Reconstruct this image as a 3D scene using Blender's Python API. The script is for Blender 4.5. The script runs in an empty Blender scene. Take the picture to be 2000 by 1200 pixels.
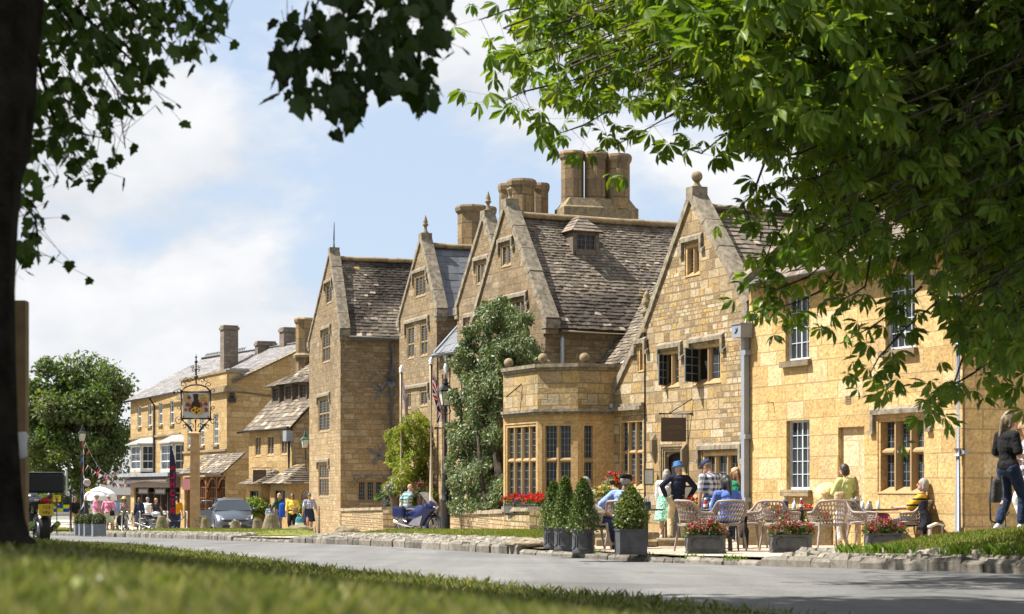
import bpy,bmesh,math,random
from mathutils import Vector,Matrix,noise
from mathutils.geometry import tessellate_polygon
RND=random.Random(7)
R=math.radians
V=Vector
SC=bpy.context.scene
COL=SC.collection
CZ=1.6
FP=3600.0
HY=950.0
GT=[(0,.455),(22,.87),(29.5,1.08),(32,1.10),(43,1.23),(65,1.67),(75,1.9),(95,2.35),(146,2.8),(400,3.4),(4000,3.6)]
def gb(Y):
 if Y<=0:return GT[0][1]
 for(a,va),(b,vb)in zip(GT,GT[1:]):
  if Y<=b:return va+(vb-va)*(Y-a)/(b-a)
 return GT[-1][1]
def gz(Y):return CZ-gb(Y)
def P(x,y,Z):return V(((x-1000)/FP*Z,Z,CZ+(HY-y)/FP*Z))
def G(x,Z,up=0.0):return V(((x-1000)/FP*Z,Z,gz(Z)+up))
SO=V((0,34.8));SD=V((-.387,.922));SM=V((.922,.387))
def S2(s,t):return SO+SD*s+SM*t
def S3(s,t,up=0.0):
 p=S2(s,t);return V((p.x,p.y,gz(p.y)+up))
def st(p):
 q=V((p[0],p[1]))-SO;return q.dot(SD),q.dot(SM)
ORG={}
def tag(o,label=None,cat=None,group=None,kind=None):
 if label:o['label']=label
 if cat:o['category']=cat
 if group:o['group']=group
 if kind:o['kind']=kind
 return o
def thing(name,label,cat,loc=(0,0,0),group=None):
 o=bpy.data.objects.new(name,None);COL.objects.link(o)
 o.empty_display_size=.2
 o.location=loc;ORG[o.name]=V(loc)
 return tag(o,label,cat,group)
def link(me,name,parent=None,org=None):
 o=bpy.data.objects.new(name,me);COL.objects.link(o)
 if parent is not None:
  o.parent=parent;ORG[o.name]=ORG[parent.name]
 else:
  o.location=org or(0,0,0);ORG[o.name]=V(org or(0,0,0))
 return o
def copy_tree(o,parent=None):
 c=o.copy();COL.objects.link(c)
 if parent is not None:c.parent=parent
 for ch in list(o.children):copy_tree(ch,c)
 return c
def place(o,loc,rz=0.0,sc=1.0):
 o.location=loc;o.rotation_euler=(0,0,rz);o.scale=(sc,sc,sc);return o
def frame_from(d):
 d=V(d).normalized()
 a=V((0,0,1))if abs(d.z)<.9 else V((1,0,0))
 x=d.cross(a).normalized();y=x.cross(d).normalized()
 return x,y,d
class MB:
 def __init__(s):
  s.v=[];s.f=[];s.m=[];s.c=[];s.uv=[];s.sm=[]
 def face(s,pts,m=0,c=None,uv=None,smooth=False):
  b=len(s.v);s.v.extend([V(p)for p in pts]);s.f.append(tuple(range(b,b+len(pts))))
  s.m.append(m);s.c.append(c);s.uv.append(uv);s.sm.append(smooth)
 def shared(s,verts,faces,m=0,c=None,smooth=True,uvs=None):
  b=len(s.v);s.v.extend([V(p)for p in verts])
  for f in faces:
   s.f.append(tuple(b+i for i in f));s.m.append(m);s.c.append(c);s.sm.append(smooth)
   s.uv.append([uvs[i]for i in f]if uvs else None)
 def obox(s,o,ax,ay,az,m=0,c=None):
  0
  o=V(o);ax=V(ax);ay=V(ay);az=V(az)
  p=[o,o+ax,o+ax+ay,o+ay];q=[a+az for a in p]
  ff=[(0,3,2,1),(4,5,6,7),(0,1,5,4),(1,2,6,5),(2,3,7,6),(3,0,4,7)]
  if ax.cross(ay).dot(az)<0:ff=[f[::-1]for f in ff]
  s.shared(p+q,ff,m,c,False)
 def box(s,c,size,rz=0.0,m=0,col=None,M=None):
  hx,hy,hz=size[0]/2,size[1]/2,size[2]/2
  M=M or(Matrix.Translation(V(c))@Matrix.Rotation(rz,4,'Z'))
  o=M@V((-hx,-hy,-hz))
  s.obox(o,M.to_3x3()@V((2*hx,0,0)),M.to_3x3()@V((0,2*hy,0)),M.to_3x3()@V((0,0,2*hz)),m,col)
 def loft(s,rings,m=0,c=None,smooth=True,close=True,cap=True):
  n=len(rings[0]);verts=[p for r in rings for p in r];ff=[]
  for i in range(len(rings)-1):
   for j in range(n if close else n-1):
    k=(j+1)%n
    ff.append((i*n+j,i*n+k,(i+1)*n+k,(i+1)*n+j))
  s.shared(verts,ff,m,c,smooth)
  if cap and close:
   s.face(rings[0][::-1],m,c);s.face(rings[-1],m,c)
 def tube(s,pts,r,n=8,m=0,c=None,cap=True,smooth=True,sq=1.0):
  pts=[V(p)for p in pts];rs=r if isinstance(r,(list,tuple))else[r]*len(pts)
  rings=[];px=None
  for i,p in enumerate(pts):
   d=(pts[min(i+1,len(pts)-1)]-pts[max(i-1,0)])
   if d.length<1e-9:d=V((0,0,1))
   d.normalize()
   if px is None:x,y,_=frame_from(d)
   else:
    x=(px-d*px.dot(d))
    x=x.normalized()if x.length>1e-6 else frame_from(d)[0]
    y=d.cross(x)
   px=x
   rings.append([p+(x*math.cos(a)+y*math.sin(a)*sq)*rs[i]for a in[2*math.pi*k/n for k in range(n)]])
  s.loft(rings,m,c,smooth,True,cap)
 def lathe(s,prof,loc=(0,0,0),n=16,m=0,c=None,smooth=True,sy=1.0,rz=0.0):
  loc=V(loc)
  rings=[[loc+V((r*math.cos(rz+2*math.pi*k/n),sy*r*math.sin(rz+2*math.pi*k/n),z))for k in range(n)]for r,z in prof]
  s.loft(rings,m,c,smooth)
 def sphere(s,c,r,n=12,k=8,m=0,col=None,M=None):
  r=r if isinstance(r,(list,tuple))else(r,r,r);c=V(c)
  verts=[];ff=[]
  for i in range(k+1):
   th=math.pi*i/k
   for j in range(n):
    ph=2*math.pi*j/n
    q=V((r[0]*math.sin(th)*math.cos(ph),r[1]*math.sin(th)*math.sin(ph),-r[2]*math.cos(th)))
    verts.append(c+(M@q if M else q))
  for i in range(k):
   for j in range(n):
    a=i*n+j;b=i*n+(j+1)%n
    ff.append((a,b,b+n,a+n))
  s.shared(verts,ff,m,col)
 def poly(s,pts,thick,m=0,c=None):
  0
  pts=[V(p)for p in pts];t=V(thick)
  nrm=V((0,0,0))
  for i in range(len(pts)):nrm+=pts[i].cross(pts[(i+1)%len(pts)])
  if nrm.dot(t)>0:pts=pts[::-1]
  q=[p+t for p in pts];tr=tessellate_polygon([pts]);n=len(pts)
  ff=[tuple(f)for f in tr]
  out=[]
  for f in ff:
   a,b,d=pts[f[0]],pts[f[1]],pts[f[2]]
   if(b-a).cross(d-a).dot(t)>0:f=f[::-1]
   out.append(f);out.append(tuple(i+n for i in f[::-1]))
  for i in range(n):
   j=(i+1)%n;out.append((i,i+n,j+n,j)[::-1])
  s.shared(pts+q,out,m,c,False)
 def build(s,name,mats,parent=None,org=None,bevel=0,base=False):
  if not isinstance(mats,(list,tuple)):mats=[mats]
  if parent is not None:o0=ORG[parent.name]
  else:
   if org is None and base and s.v:
    xs=[p.x for p in s.v];ys=[p.y for p in s.v];zs=[p.z for p in s.v]
    org=V(((min(xs)+max(xs))/2,(min(ys)+max(ys))/2,min(zs)))
   o0=V(org)if org is not None else V((0,0,0))
  me=bpy.data.meshes.new(name)
  me.from_pydata([tuple(p-o0)for p in s.v],[],s.f)
  for m in mats:me.materials.append(m)
  me.polygons.foreach_set('material_index',s.m)
  me.polygons.foreach_set('use_smooth',s.sm)
  if any(c is not None for c in s.c):
   ca=me.color_attributes.new('Col','FLOAT_COLOR','CORNER');buf=[]
   for f,c in zip(s.f,s.c):
    c=c or(1,1,1);c4=(c[0],c[1],c[2],1)
    buf.extend(c4*len(f))
   ca.data.foreach_set('color',buf)
  if any(u is not None for u in s.uv):
   ul=me.uv_layers.new(name='UVMap');buf=[]
   for f,u in zip(s.f,s.uv):
    if u is None:buf.extend([0,0]*len(f))
    else:
     for q in u:buf.extend([q[0],q[1]])
   ul.data.foreach_set('uv',buf)
  me.update();me.validate()
  o=link(me,name,parent,o0 if parent is None else None)
  if bevel:
   b=o.modifiers.new('bevel','BEVEL');b.width=bevel;b.segments=2;b.limit_method='ANGLE'
  return o
class NT:
 def __init__(s,name):
  s.mat=bpy.data.materials.new(name);s.mat.use_nodes=True
  s.t=s.mat.node_tree;s.t.nodes.clear()
  s.out=s.n('ShaderNodeOutputMaterial')
 def n(s,typ,**kw):
  nd=s.t.nodes.new(typ)
  for k,v in kw.items():
   if k=='ins':
    for a,b in v.items():
     if hasattr(b,'is_linked')or isinstance(b,bpy.types.NodeSocket):s.t.links.new(b,nd.inputs[a])
     else:nd.inputs[a].default_value=b
   else:setattr(nd,k,v)
  return nd
 def l(s,a,b):s.t.links.new(a,b)
 def noise(s,vec,scale,detail=4,rough=.55,dist=0):
  return s.n('ShaderNodeTexNoise',ins={'Vector':vec,'Scale':scale,'Detail':detail,'Roughness':rough,'Distortion':dist}).outputs['Fac']
 def ramp(s,fac,stops):
  r=s.n('ShaderNodeValToRGB');e=r.color_ramp.elements
  while len(e)<len(stops):e.new(.5)
  for el,(p,c)in zip(e,stops):
   el.position=p;el.color=(c[0],c[1],c[2],1)if isinstance(c,(tuple,list))else(c,c,c,1)
  s.l(fac,r.inputs['Fac']);return r.outputs['Color']
 def mix(s,fac,a,b,mode='MIX'):
  m=s.n('ShaderNodeMix',data_type='RGBA',blend_type=mode)
  for k,v in((0,fac),(6,a),(7,b)):
   if isinstance(v,bpy.types.NodeSocket):s.l(v,m.inputs[k])
   elif k==0:m.inputs[0].default_value=v
   else:m.inputs[k].default_value=(v[0],v[1],v[2],1)if isinstance(v,(tuple,list))else(v,v,v,1)
  return m.outputs[2]
 def math(s,op,a,b=None,clamp=False):
  m=s.n('ShaderNodeMath',operation=op,use_clamp=clamp)
  for i,v in enumerate((a,b)):
   if v is None:continue
   if isinstance(v,bpy.types.NodeSocket):s.l(v,m.inputs[i])
   else:m.inputs[i].default_value=v
  return m.outputs[0]
 def bump(s,h,strength,dist):
  return s.n('ShaderNodeBump',ins={'Height':h,'Strength':strength,'Distance':dist}).outputs['Normal']
 def pr(s,color,rough=.8,normal=None,**kw):
  p=s.n('ShaderNodeBsdfPrincipled')
  if isinstance(color,bpy.types.NodeSocket):s.l(color,p.inputs['Base Color'])
  else:p.inputs['Base Color'].default_value=(*color[:3],1)
  if isinstance(rough,bpy.types.NodeSocket):s.l(rough,p.inputs['Roughness'])
  else:p.inputs['Roughness'].default_value=rough
  if normal:s.l(normal,p.inputs['Normal'])
  for k,v in kw.items():p.inputs[k].default_value=v
  s.l(p.outputs[0],s.out.inputs['Surface']);return p
def obj_co(t):return t.n('ShaderNodeTexCoord').outputs['Object']
def uv_co(t):return t.n('ShaderNodeUVMap',uv_map='UVMap').outputs['UV']
def plain(name,c,rough=.75,var=.18,scale=6,metal=0.0,bump=.0,spec=.4,c2=None,**kw):
 t=NT(name);co=obj_co(t)
 f=t.noise(co,scale,5)
 a=tuple(x*(1-var)for x in c);b=c2 or tuple(min(1,x*(1+var))for x in c)
 col=t.ramp(f,[(.3,a),(.7,b)])
 nm=t.bump(t.noise(co,scale*6,3),.5,bump)if bump else None
 k={'Metallic':metal,'Specular IOR Level':spec};k.update(kw)
 t.pr(col,rough,nm,**k);return t.mat
def stone(name,tones,bw=.55,bh=.26,mortar=.012,mcol=(.30,.24,.15),stain=.35,stain_col=(.13,.11,.085),rubble=False,top=None,bump=.02,sq=.5):
 0
 t=NT(name);uv=uv_co(t)
 sep=t.n('ShaderNodeSeparateXYZ',ins={'Vector':uv})
 u,v=sep.outputs[0],sep.outputs[1]
 nv=t.n('ShaderNodeTexNoise',noise_dimensions='1D',ins={'W':v,'Scale':.9/bh*.35,'Detail':1}).outputs['Fac']
 v2=t.math('ADD',v,t.math('MULTIPLY',t.math('SUBTRACT',nv,.5),bh*1.5))
 row=t.math('FLOOR',t.math('DIVIDE',v2,bh))
 nu=t.n('ShaderNodeTexNoise',noise_dimensions='2D',ins={'Vector':t.n('ShaderNodeCombineXYZ',ins={'X':t.math('MULTIPLY',u,.8/bw),'Y':t.math('MULTIPLY',row,7.31)}).outputs[0],'Scale':1.0,'Detail':1}).outputs['Fac']
 wn=t.n('ShaderNodeTexWhiteNoise',noise_dimensions='1D',ins={'W':row}).outputs['Value']
 u2=t.math('ADD',t.math('ADD',u,t.math('MULTIPLY',wn,bw)),t.math('MULTIPLY',t.math('SUBTRACT',nu,.5),bw*1.1))
 wob=t.noise(uv,3.0,3)
 v3=t.math('ADD',v2,t.math('MULTIPLY',t.math('SUBTRACT',wob,.5),.03 if rubble else.006))
 vec=t.n('ShaderNodeCombineXYZ',ins={'X':u2,'Y':v3}).outputs[0]
 def brick(w,h,m):
  return t.n('ShaderNodeTexBrick',offset=.5,squash=.7 if rubble else 1,squash_frequency=3,ins={'Vector':vec,'Scale':1.0,'Color1':(0,0,0,1),'Color2':(1,1,1,1),'Mortar':(.5,.5,.5,1),'Mortar Size':m,'Mortar Smooth':.25,'Bias':0.0,'Brick Width':w,'Row Height':h})
 b1=brick(bw,bh,mortar)
 tint,mfac=b1 .outputs['Color'],b1 .outputs['Fac']
 if rubble:
  b2=brick(bw*.5,bh*.5,mortar*.9)
  sel=t.n('ShaderNodeMath',operation='GREATER_THAN',ins={0:t.n('ShaderNodeTexVoronoi',feature='F1',distance='CHEBYCHEV',ins={'Vector':vec,'Scale':.9}).outputs['Color'],1:.47}).outputs[0]
  tint=t.mix(sel,tint,b2 .outputs['Color']);mfac=t.n('ShaderNodeMix',ins={0:sel,2:mfac,3:b2 .outputs['Fac']}).outputs[0]
 k=len(tones)
 cols=t.ramp(tint,[((i+.5)/k,c)for i,c in enumerate(tones)])
 fine=t.noise(uv,14,6,.65)
 cols=t.mix(1.0,cols,t.ramp(fine,[(.25,(.5,.48,.44)),(.5,(.97,.96,.95)),(.78,(1.3,1.29,1.26))]),'MULTIPLY')
 cols=t.mix(1.0,cols,t.ramp(t.noise(uv,4.5,5,.7),[(.3,(.74,.73,.72)),(.55,(1.02,1.0,.98)),(.75,(1.16,1.15,1.14))]),'MULTIPLY')
 pits=t.noise(uv,45,2,.6)
 cols=t.mix(t.ramp(pits,[(.66,0.0),(.74,.55)]),cols,(.10,.075,.045))
 cols=t.mix(t.math('MULTIPLY',mfac,.85),cols,mcol)
 big=t.noise(uv,.75,7,.68)
 sf=t.ramp(big,[(.47,0.0),(.68,stain)])
 cols=t.mix(sf,cols,stain_col)
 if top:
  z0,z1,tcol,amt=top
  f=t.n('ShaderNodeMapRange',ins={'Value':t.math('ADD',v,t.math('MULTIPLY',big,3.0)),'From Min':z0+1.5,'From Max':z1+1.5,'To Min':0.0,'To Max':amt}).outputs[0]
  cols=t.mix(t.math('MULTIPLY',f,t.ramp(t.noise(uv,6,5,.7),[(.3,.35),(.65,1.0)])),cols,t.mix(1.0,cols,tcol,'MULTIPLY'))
 speck=t.noise(uv,22,3,.5)
 cols=t.mix(t.ramp(speck,[(.68,0.0),(.74,.4)]),cols,(.5,.46,.38))
 h=t.math('ADD',t.math('MULTIPLY',t.math('SUBTRACT',1.0,mfac),1.0),t.math('MULTIPLY',fine,.9))
 t.pr(cols,.9,t.bump(h,.8,bump),**{'Specular IOR Level':.2});return t.mat
def attr_mat(name,rough=.85,base=(1,1,1),nscale=9,var=.3,bump=.008,spec=.25,**kw):
 0
 t=NT(name);a=t.n('ShaderNodeAttribute',attribute_name='Col').outputs['Color']
 co=obj_co(t);f=t.noise(co,nscale,5,.65)
 c=t.mix(1.0,a,t.ramp(f,[(.25,tuple(b*(1-var)for b in base)),(.75,tuple(b*(1+var)for b in base))]),'MULTIPLY')
 t.pr(c,rough,t.bump(f,.6,bump)if bump else None,**{'Specular IOR Level':spec,**kw});return t.mat
def leaf_mat(name,trans=.45,rough=.45,tint=(1.5,1.7,.35),spec=.35):
 t=NT(name);a=t.n('ShaderNodeAttribute',attribute_name='Col').outputs['Color']
 p=t.n('ShaderNodeBsdfPrincipled',ins={'Base Color':a,'Roughness':rough,'Specular IOR Level':spec})
 tr=t.n('ShaderNodeBsdfTranslucent',ins={'Color':t.mix(1.0,a,tint,'MULTIPLY')})
 m=t.n('ShaderNodeMixShader',ins={0:trans,1:p.outputs[0],2:tr.outputs[0]})
 t.l(m.outputs[0],t.out.inputs['Surface']);return t.mat
def glass_mat(name,c=(.016,.018,.02),rough=.12,spec=.25):
 t=NT(name);co=obj_co(t)
 f=t.noise(co,1.4,2)
 t.pr(t.ramp(f,[(.35,c),(.7,tuple(x*2.6 for x in c))]),rough,t.bump(t.noise(co,9,1),.25,.01),**{'Specular IOR Level':spec});return t.mat
M={}
M['yellow']=stone('yellow_ashlar',[(.45,.305,.13),(.54,.375,.165),(.57,.41,.195),(.50,.34,.14),(.61,.475,.28),(.54,.38,.17)],.8,.37,.014,(.34,.24,.12),.45,(.27,.205,.12),bump=.03)
M['rubble']=stone('coursed_rubble',[(.21,.15,.08),(.36,.25,.12),(.45,.36,.22),(.30,.21,.10),(.50,.42,.30),(.26,.2,.12),(.41,.28,.11)],.52,.24,.017,(.19,.14,.085),.5,(.16,.135,.105),rubble=True,bump=.03)
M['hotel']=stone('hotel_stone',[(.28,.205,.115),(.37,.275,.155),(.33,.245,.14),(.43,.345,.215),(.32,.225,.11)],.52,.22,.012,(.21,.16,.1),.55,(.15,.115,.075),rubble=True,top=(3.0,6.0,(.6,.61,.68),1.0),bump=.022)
M['bay']=stone('bay_stone',[(.31,.22,.11),(.43,.33,.17),(.36,.25,.10),(.48,.4,.26),(.3,.22,.125)],.62,.3,.015,(.2,.155,.095),.6,(.14,.115,.085),rubble=True,bump=.02)
M['dressed']=stone('dressed_stone',[(.43,.29,.13),(.48,.335,.16),(.41,.28,.135)],1.6,1.1,.004,(.3,.2,.1),.3,(.25,.165,.08),bump=.006)
M['tanstone']=stone('worn_window_stone',[(.30,.215,.115),(.34,.25,.14),(.27,.19,.1)],1.2,.8,.004,(.2,.15,.09),.5,(.15,.115,.075),bump=.008)
M['oldstone']=stone('weathered_dressed_stone',[(.25,.195,.12),(.30,.235,.145),(.22,.17,.11)],.9,.5,.006,(.16,.13,.085),.6,(.11,.095,.07),bump=.012)
M['shop']=stone('shop_stone',[(.35,.24,.11),(.41,.29,.14),(.37,.26,.12),(.45,.34,.18)],.8,.3,.012,(.24,.16,.08),.4,(.2,.135,.065),bump=.01)
M['drywall']=stone('garden_wall_stone',[(.38,.28,.155),(.46,.37,.22),(.31,.22,.115),(.52,.44,.31),(.41,.29,.12)],.34,.15,.02,(.15,.11,.07),.4,(.2,.15,.095),rubble=True,bump=.035)
M['roof']=attr_mat('stone_slate',.9,nscale=7,var=.35,bump=.012)
M['slate']=attr_mat('blue_slate',.55,nscale=5,var=.12,bump=.004,spec=.4)
M['coping']=plain('coping_stone',(.15,.125,.09),.92,.35,7,bump=.03,c2=(.30,.25,.18))
M['ridge']=plain('ridge_stone',(.22,.17,.10),.9,.35,5,bump=.03,c2=(.31,.215,.11))
M['finial']=plain('finial_stone',(.19,.155,.105),.9,.35,9,bump=.03,c2=(.33,.25,.13))
M['glass']=glass_mat('window_glass')
M['lead']=plain('lead_came',(.17,.19,.2),.5,.2,8)
M['white']=plain('white_paint',(.74,.75,.74),.5,.06,4)
M['palegrey']=plain('grey_paint',(.42,.45,.48),.5,.1,4)
M['pipegrey']=plain('grey_pipe',(.23,.25,.29),.45,.1,3);M['pipeshade']=plain('shaded_grey_pipe',(.115,.12,.135),.5,.1,3)  # second grey is darkened to carry the shade on the sunless hotel wall
M['black']=plain('black_iron',(.011,.011,.012),.45,.3,8,spec=.5)
M['palegrey2']=plain('blue_grey_paint',(.46,.50,.54),.5,.1,4);M['dark']=plain('dark_panel_paint',(.01,.009,.008),.9,.2,3)  # near-black panel paint, standing in for unlit interiors behind openings
M['leadgrey']=plain('lead_sheet',(.22,.24,.27),.55,.2,2)
M['gutter']=plain('old_gutter',(.12,.115,.11),.7,.3,5)
M['wood']=None
cam=bpy.data.cameras.new('camera');camo=bpy.data.objects.new('camera',cam);COL.objects.link(camo)
camo.location=(0,0,CZ);camo.rotation_euler=(R(90),0,0)
cam.sensor_width=36;cam.lens=FP/2000*36;cam.shift_y=(HY-600)/2000
cam.clip_start=.1;cam.clip_end=9000
cam.dof.use_dof=True;cam.dof.focus_distance=44;cam.dof.aperture_fstop=3.6;cam.dof.aperture_blades=9
SC.camera=camo
SC.view_settings.view_transform='Standard';SC.view_settings.look='None'
SC.view_settings.exposure=1.2;SC.view_settings.gamma=1
SUN_EL=R(56);SUN_H=V((-.9982,.06))
sd=V((SUN_H.x*math.cos(SUN_EL),SUN_H.y*math.cos(SUN_EL),math.sin(SUN_EL)))
sun=bpy.data.lights.new('sun','SUN');sun.energy=5.0;sun.angle=R(.55);sun.color=(1,.955,.88)
suno=bpy.data.objects.new('sun',sun);COL.objects.link(suno)
suno.rotation_euler=sd.to_track_quat('Z','Y').to_euler();suno.location=(-40,0,60)
w=bpy.data.worlds.new('World');SC.world=w;w.use_nodes=True
nt=w.node_tree;nt.nodes.clear()
def wn(t,**k):
 n=nt.nodes.new(t)
 for a,b in k.get('ins',{}).items():
  if isinstance(b,bpy.types.NodeSocket):nt.links.new(b,n.inputs[a])
  else:n.inputs[a].default_value=b
 for a,b in k.items():
  if a!='ins':setattr(n,a,b)
 return n
sky=wn('ShaderNodeTexSky',sky_type='NISHITA');sky.sun_disc=False
sky.sun_elevation=SUN_EL;sky.sun_rotation=math.atan2(SUN_H.x,SUN_H.y)
sky.air_density=1.0;sky.dust_density=1.6;sky.ozone_density=1.2;sky.altitude=100
tc=wn('ShaderNodeTexCoord').outputs['Generated']
SKY_OFF=(12.16,3.0,4.94)
mp=wn('ShaderNodeMapping',ins={'Vector':tc,'Location':SKY_OFF,'Scale':(1.0,1.0,1.75)}).outputs[0]
big=wn('ShaderNodeTexNoise',ins={'Vector':mp,'Scale':3.1,'Detail':9,'Roughness':.54,'Distortion':.12}).outputs['Fac']
mp2=wn('ShaderNodeMapping',ins={'Vector':tc,'Location':(SKY_OFF[0]-.02,SKY_OFF[1],SKY_OFF[2]+.045),'Scale':(1.0,1.0,1.75)}).outputs[0]
big2=wn('ShaderNodeTexNoise',ins={'Vector':mp2,'Scale':3.1,'Detail':5,'Roughness':.54,'Distortion':.12}).outputs['Fac']
CLOUD=wn('ShaderNodeValToRGB',ins={'Fac':big});CLOUD.color_ramp.elements[0].position=.45;CLOUD.color_ramp.elements[1].position=.512
shade=wn('ShaderNodeMath',operation='SUBTRACT',ins={0:big,1:big2}).outputs[0]
shade=wn('ShaderNodeMath',operation='MULTIPLY_ADD',ins={0:shade,1:3.2,2:.5}).outputs[0]
fine=wn('ShaderNodeTexNoise',ins={'Vector':mp,'Scale':11.0,'Detail':6,'Roughness':.6}).outputs['Fac']
shade=wn('ShaderNodeMath',operation='MULTIPLY_ADD',ins={0:fine,1:.5,2:shade}).outputs[0]
CB=wn('ShaderNodeValToRGB',ins={'Fac':shade});e=CB.color_ramp.elements
e[0].position=.45;e[0].color=(3.75,3.9,4.15,1);e[1].position=.95;e[1].color=(4.85,4.9,5.0,1)
veil=wn('ShaderNodeMix',data_type='RGBA',ins={0:.8,6:sky.outputs[0],7:(3.0,3.6,4.5,1)}).outputs[2]
cl=wn('ShaderNodeMix',data_type='RGBA',ins={0:CLOUD.outputs[0],6:veil,7:CB.outputs[0]}).outputs[2]
bg=wn('ShaderNodeBackground',ins={'Color':cl,'Strength':.088})
out=wn('ShaderNodeOutputWorld');nt.links.new(bg.outputs[0],out.inputs[0])
def ground_mat():
 t=NT('ground_asphalt');co=obj_co(t)
 f=t.noise(co,.35,6,.6);g=t.noise(co,60,2)
 c=t.ramp(f,[(.3,(.12,.13,.08)),(.7,(.17,.17,.11))])
 c=t.mix(.35,c,t.ramp(g,[(.3,.09),(.7,.2)]))
 t.pr(c,.9,t.bump(g,.4,.01));return t.mat
def road_mat():
 t=NT('road_asphalt');co=obj_co(t)
 f=t.noise(co,.5,6,.6);g=t.noise(co,42,3,.7);h=t.noise(co,9,3)
 c=t.ramp(f,[(.3,(.125,.123,.12)),(.7,(.165,.163,.158))])
 c=t.mix(1.0,c,t.ramp(g,[(.25,.62),(.5,1.0),(.78,1.5)]),'MULTIPLY')
 c=t.mix(1.0,c,t.ramp(h,[(.3,.85),(.7,1.12)]),'MULTIPLY')
 vo=t.n('ShaderNodeTexVoronoi',feature='DISTANCE_TO_EDGE',ins={'Vector':co,'Scale':.23})
 c=t.mix(t.ramp(vo.outputs['Distance'],[(.0,.6),(.012,0.0)]),c,(.04,.04,.04))
 mp_=t.n('ShaderNodeMapping',ins={'Vector':co,'Rotation':(0,0,R(-22.8)),'Scale':(1,.05,1)}).outputs[0]
 c=t.mix(1.0,c,t.ramp(t.noise(mp_,1.1,4,.6),[(.35,.84),(.65,1.14)]),'MULTIPLY')
 pv=t.n('ShaderNodeTexVoronoi',distance='CHEBYCHEV',ins={'Vector':co,'Scale':.16});c=t.mix(t.math('MULTIPLY',t.math('GREATER_THAN',t.n('ShaderNodeSeparateColor',ins={0:pv.outputs['Color']}).outputs[0],.78),.3),c,(.075,.075,.078))
 t.pr(c,.85,t.bump(g,.5,.012),**{'Specular IOR Level':.25});return t.mat
def gravel_mat():
 t=NT('gravel');co=obj_co(t)
 vo=t.n('ShaderNodeTexVoronoi',ins={'Vector':co,'Scale':38})
 c=t.ramp(vo.outputs['Color'],[(.2,(.26,.19,.13)),(.5,(.42,.33,.24)),(.85,(.56,.47,.37))])
 f=t.noise(co,.9,5);c=t.mix(1.0,c,t.ramp(f,[(.3,.75),(.7,1.15)]),'MULTIPLY')
 t.pr(c,.95,t.bump(vo.outputs['Distance'],.8,.02));return t.mat
def paving_mat():
 t=NT('stone_paving');co=obj_co(t)
 f=t.noise(co,.8,6,.6);g=t.noise(co,25,3)
 c=t.ramp(f,[(.3,(.36,.31,.24)),(.7,(.46,.41,.33))])
 c=t.mix(1.0,c,t.ramp(g,[(.3,.8),(.7,1.15)]),'MULTIPLY')
 t.pr(c,.9,t.bump(g,.5,.01));return t.mat
def lawn_mat(name,a,b,c3):
 t=NT(name);co=obj_co(t)
 f=t.noise(co,.7,5,.6);g=t.noise(co,30,3,.7)
 c=t.ramp(f,[(.3,a),(.55,b),(.75,c3)])
 c=t.mix(1.0,c,t.ramp(g,[(.25,.45),(.75,1.4)]),'MULTIPLY')
 t.pr(c,.95,t.bump(g,.8,.03),**{'Specular IOR Level':.1});return t.mat
M['road']=road_mat();M['gravel']=gravel_mat();M['paving']=paving_mat();M['ground']=ground_mat()
M['lawn']=lawn_mat('lawn_grass',(.12,.14,.03),(.18,.19,.045),(.26,.24,.08))
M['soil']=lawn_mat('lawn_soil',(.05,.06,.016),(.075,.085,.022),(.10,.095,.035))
ROAD_DROP=.15
def sheet(name,ss,ts,up,mat,kind='structure'):
 mb=MB();verts=[S3(s,t,up)for s in ss for t in ts];n=len(ts);ff=[]
 for i in range(len(ss)-1):
  for j in range(n-1):
   ff.append((i*n+j,i*n+j+1,(i+1)*n+j+1,(i+1)*n+j))
 mb.shared(verts,ff,0,None,True)
 return tag(mb.build(name,mat),kind=kind)
LS=[-400,-120,-60]+list(range(-50,130,3))+[160,220,320,500,900,1700,3000]
LT=[-3000,-900,-300,-120,-60,-30,-15,-8,-4,0,4,8,12,20,40,90,200,600,2000,3500]
sheet('ground',LS,LT,-ROAD_DROP-.02,M['ground'])
sheet('road',[s for s in LS if-60<=s<=320],[-7.2,-6,-4,-2,-.5,.1],-ROAD_DROP,M['road'])
sheet('pavement',[s for s in LS if-33<=s<=130],[.28,1,2,4,6,9,14,20,40],-.03,M['paving'])
sheet('gravel_terrace',[-14.5+.5*i for i in range(32)],[.3,1,2,3,4,5,6,7.5],-.024,M['gravel'])
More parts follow.
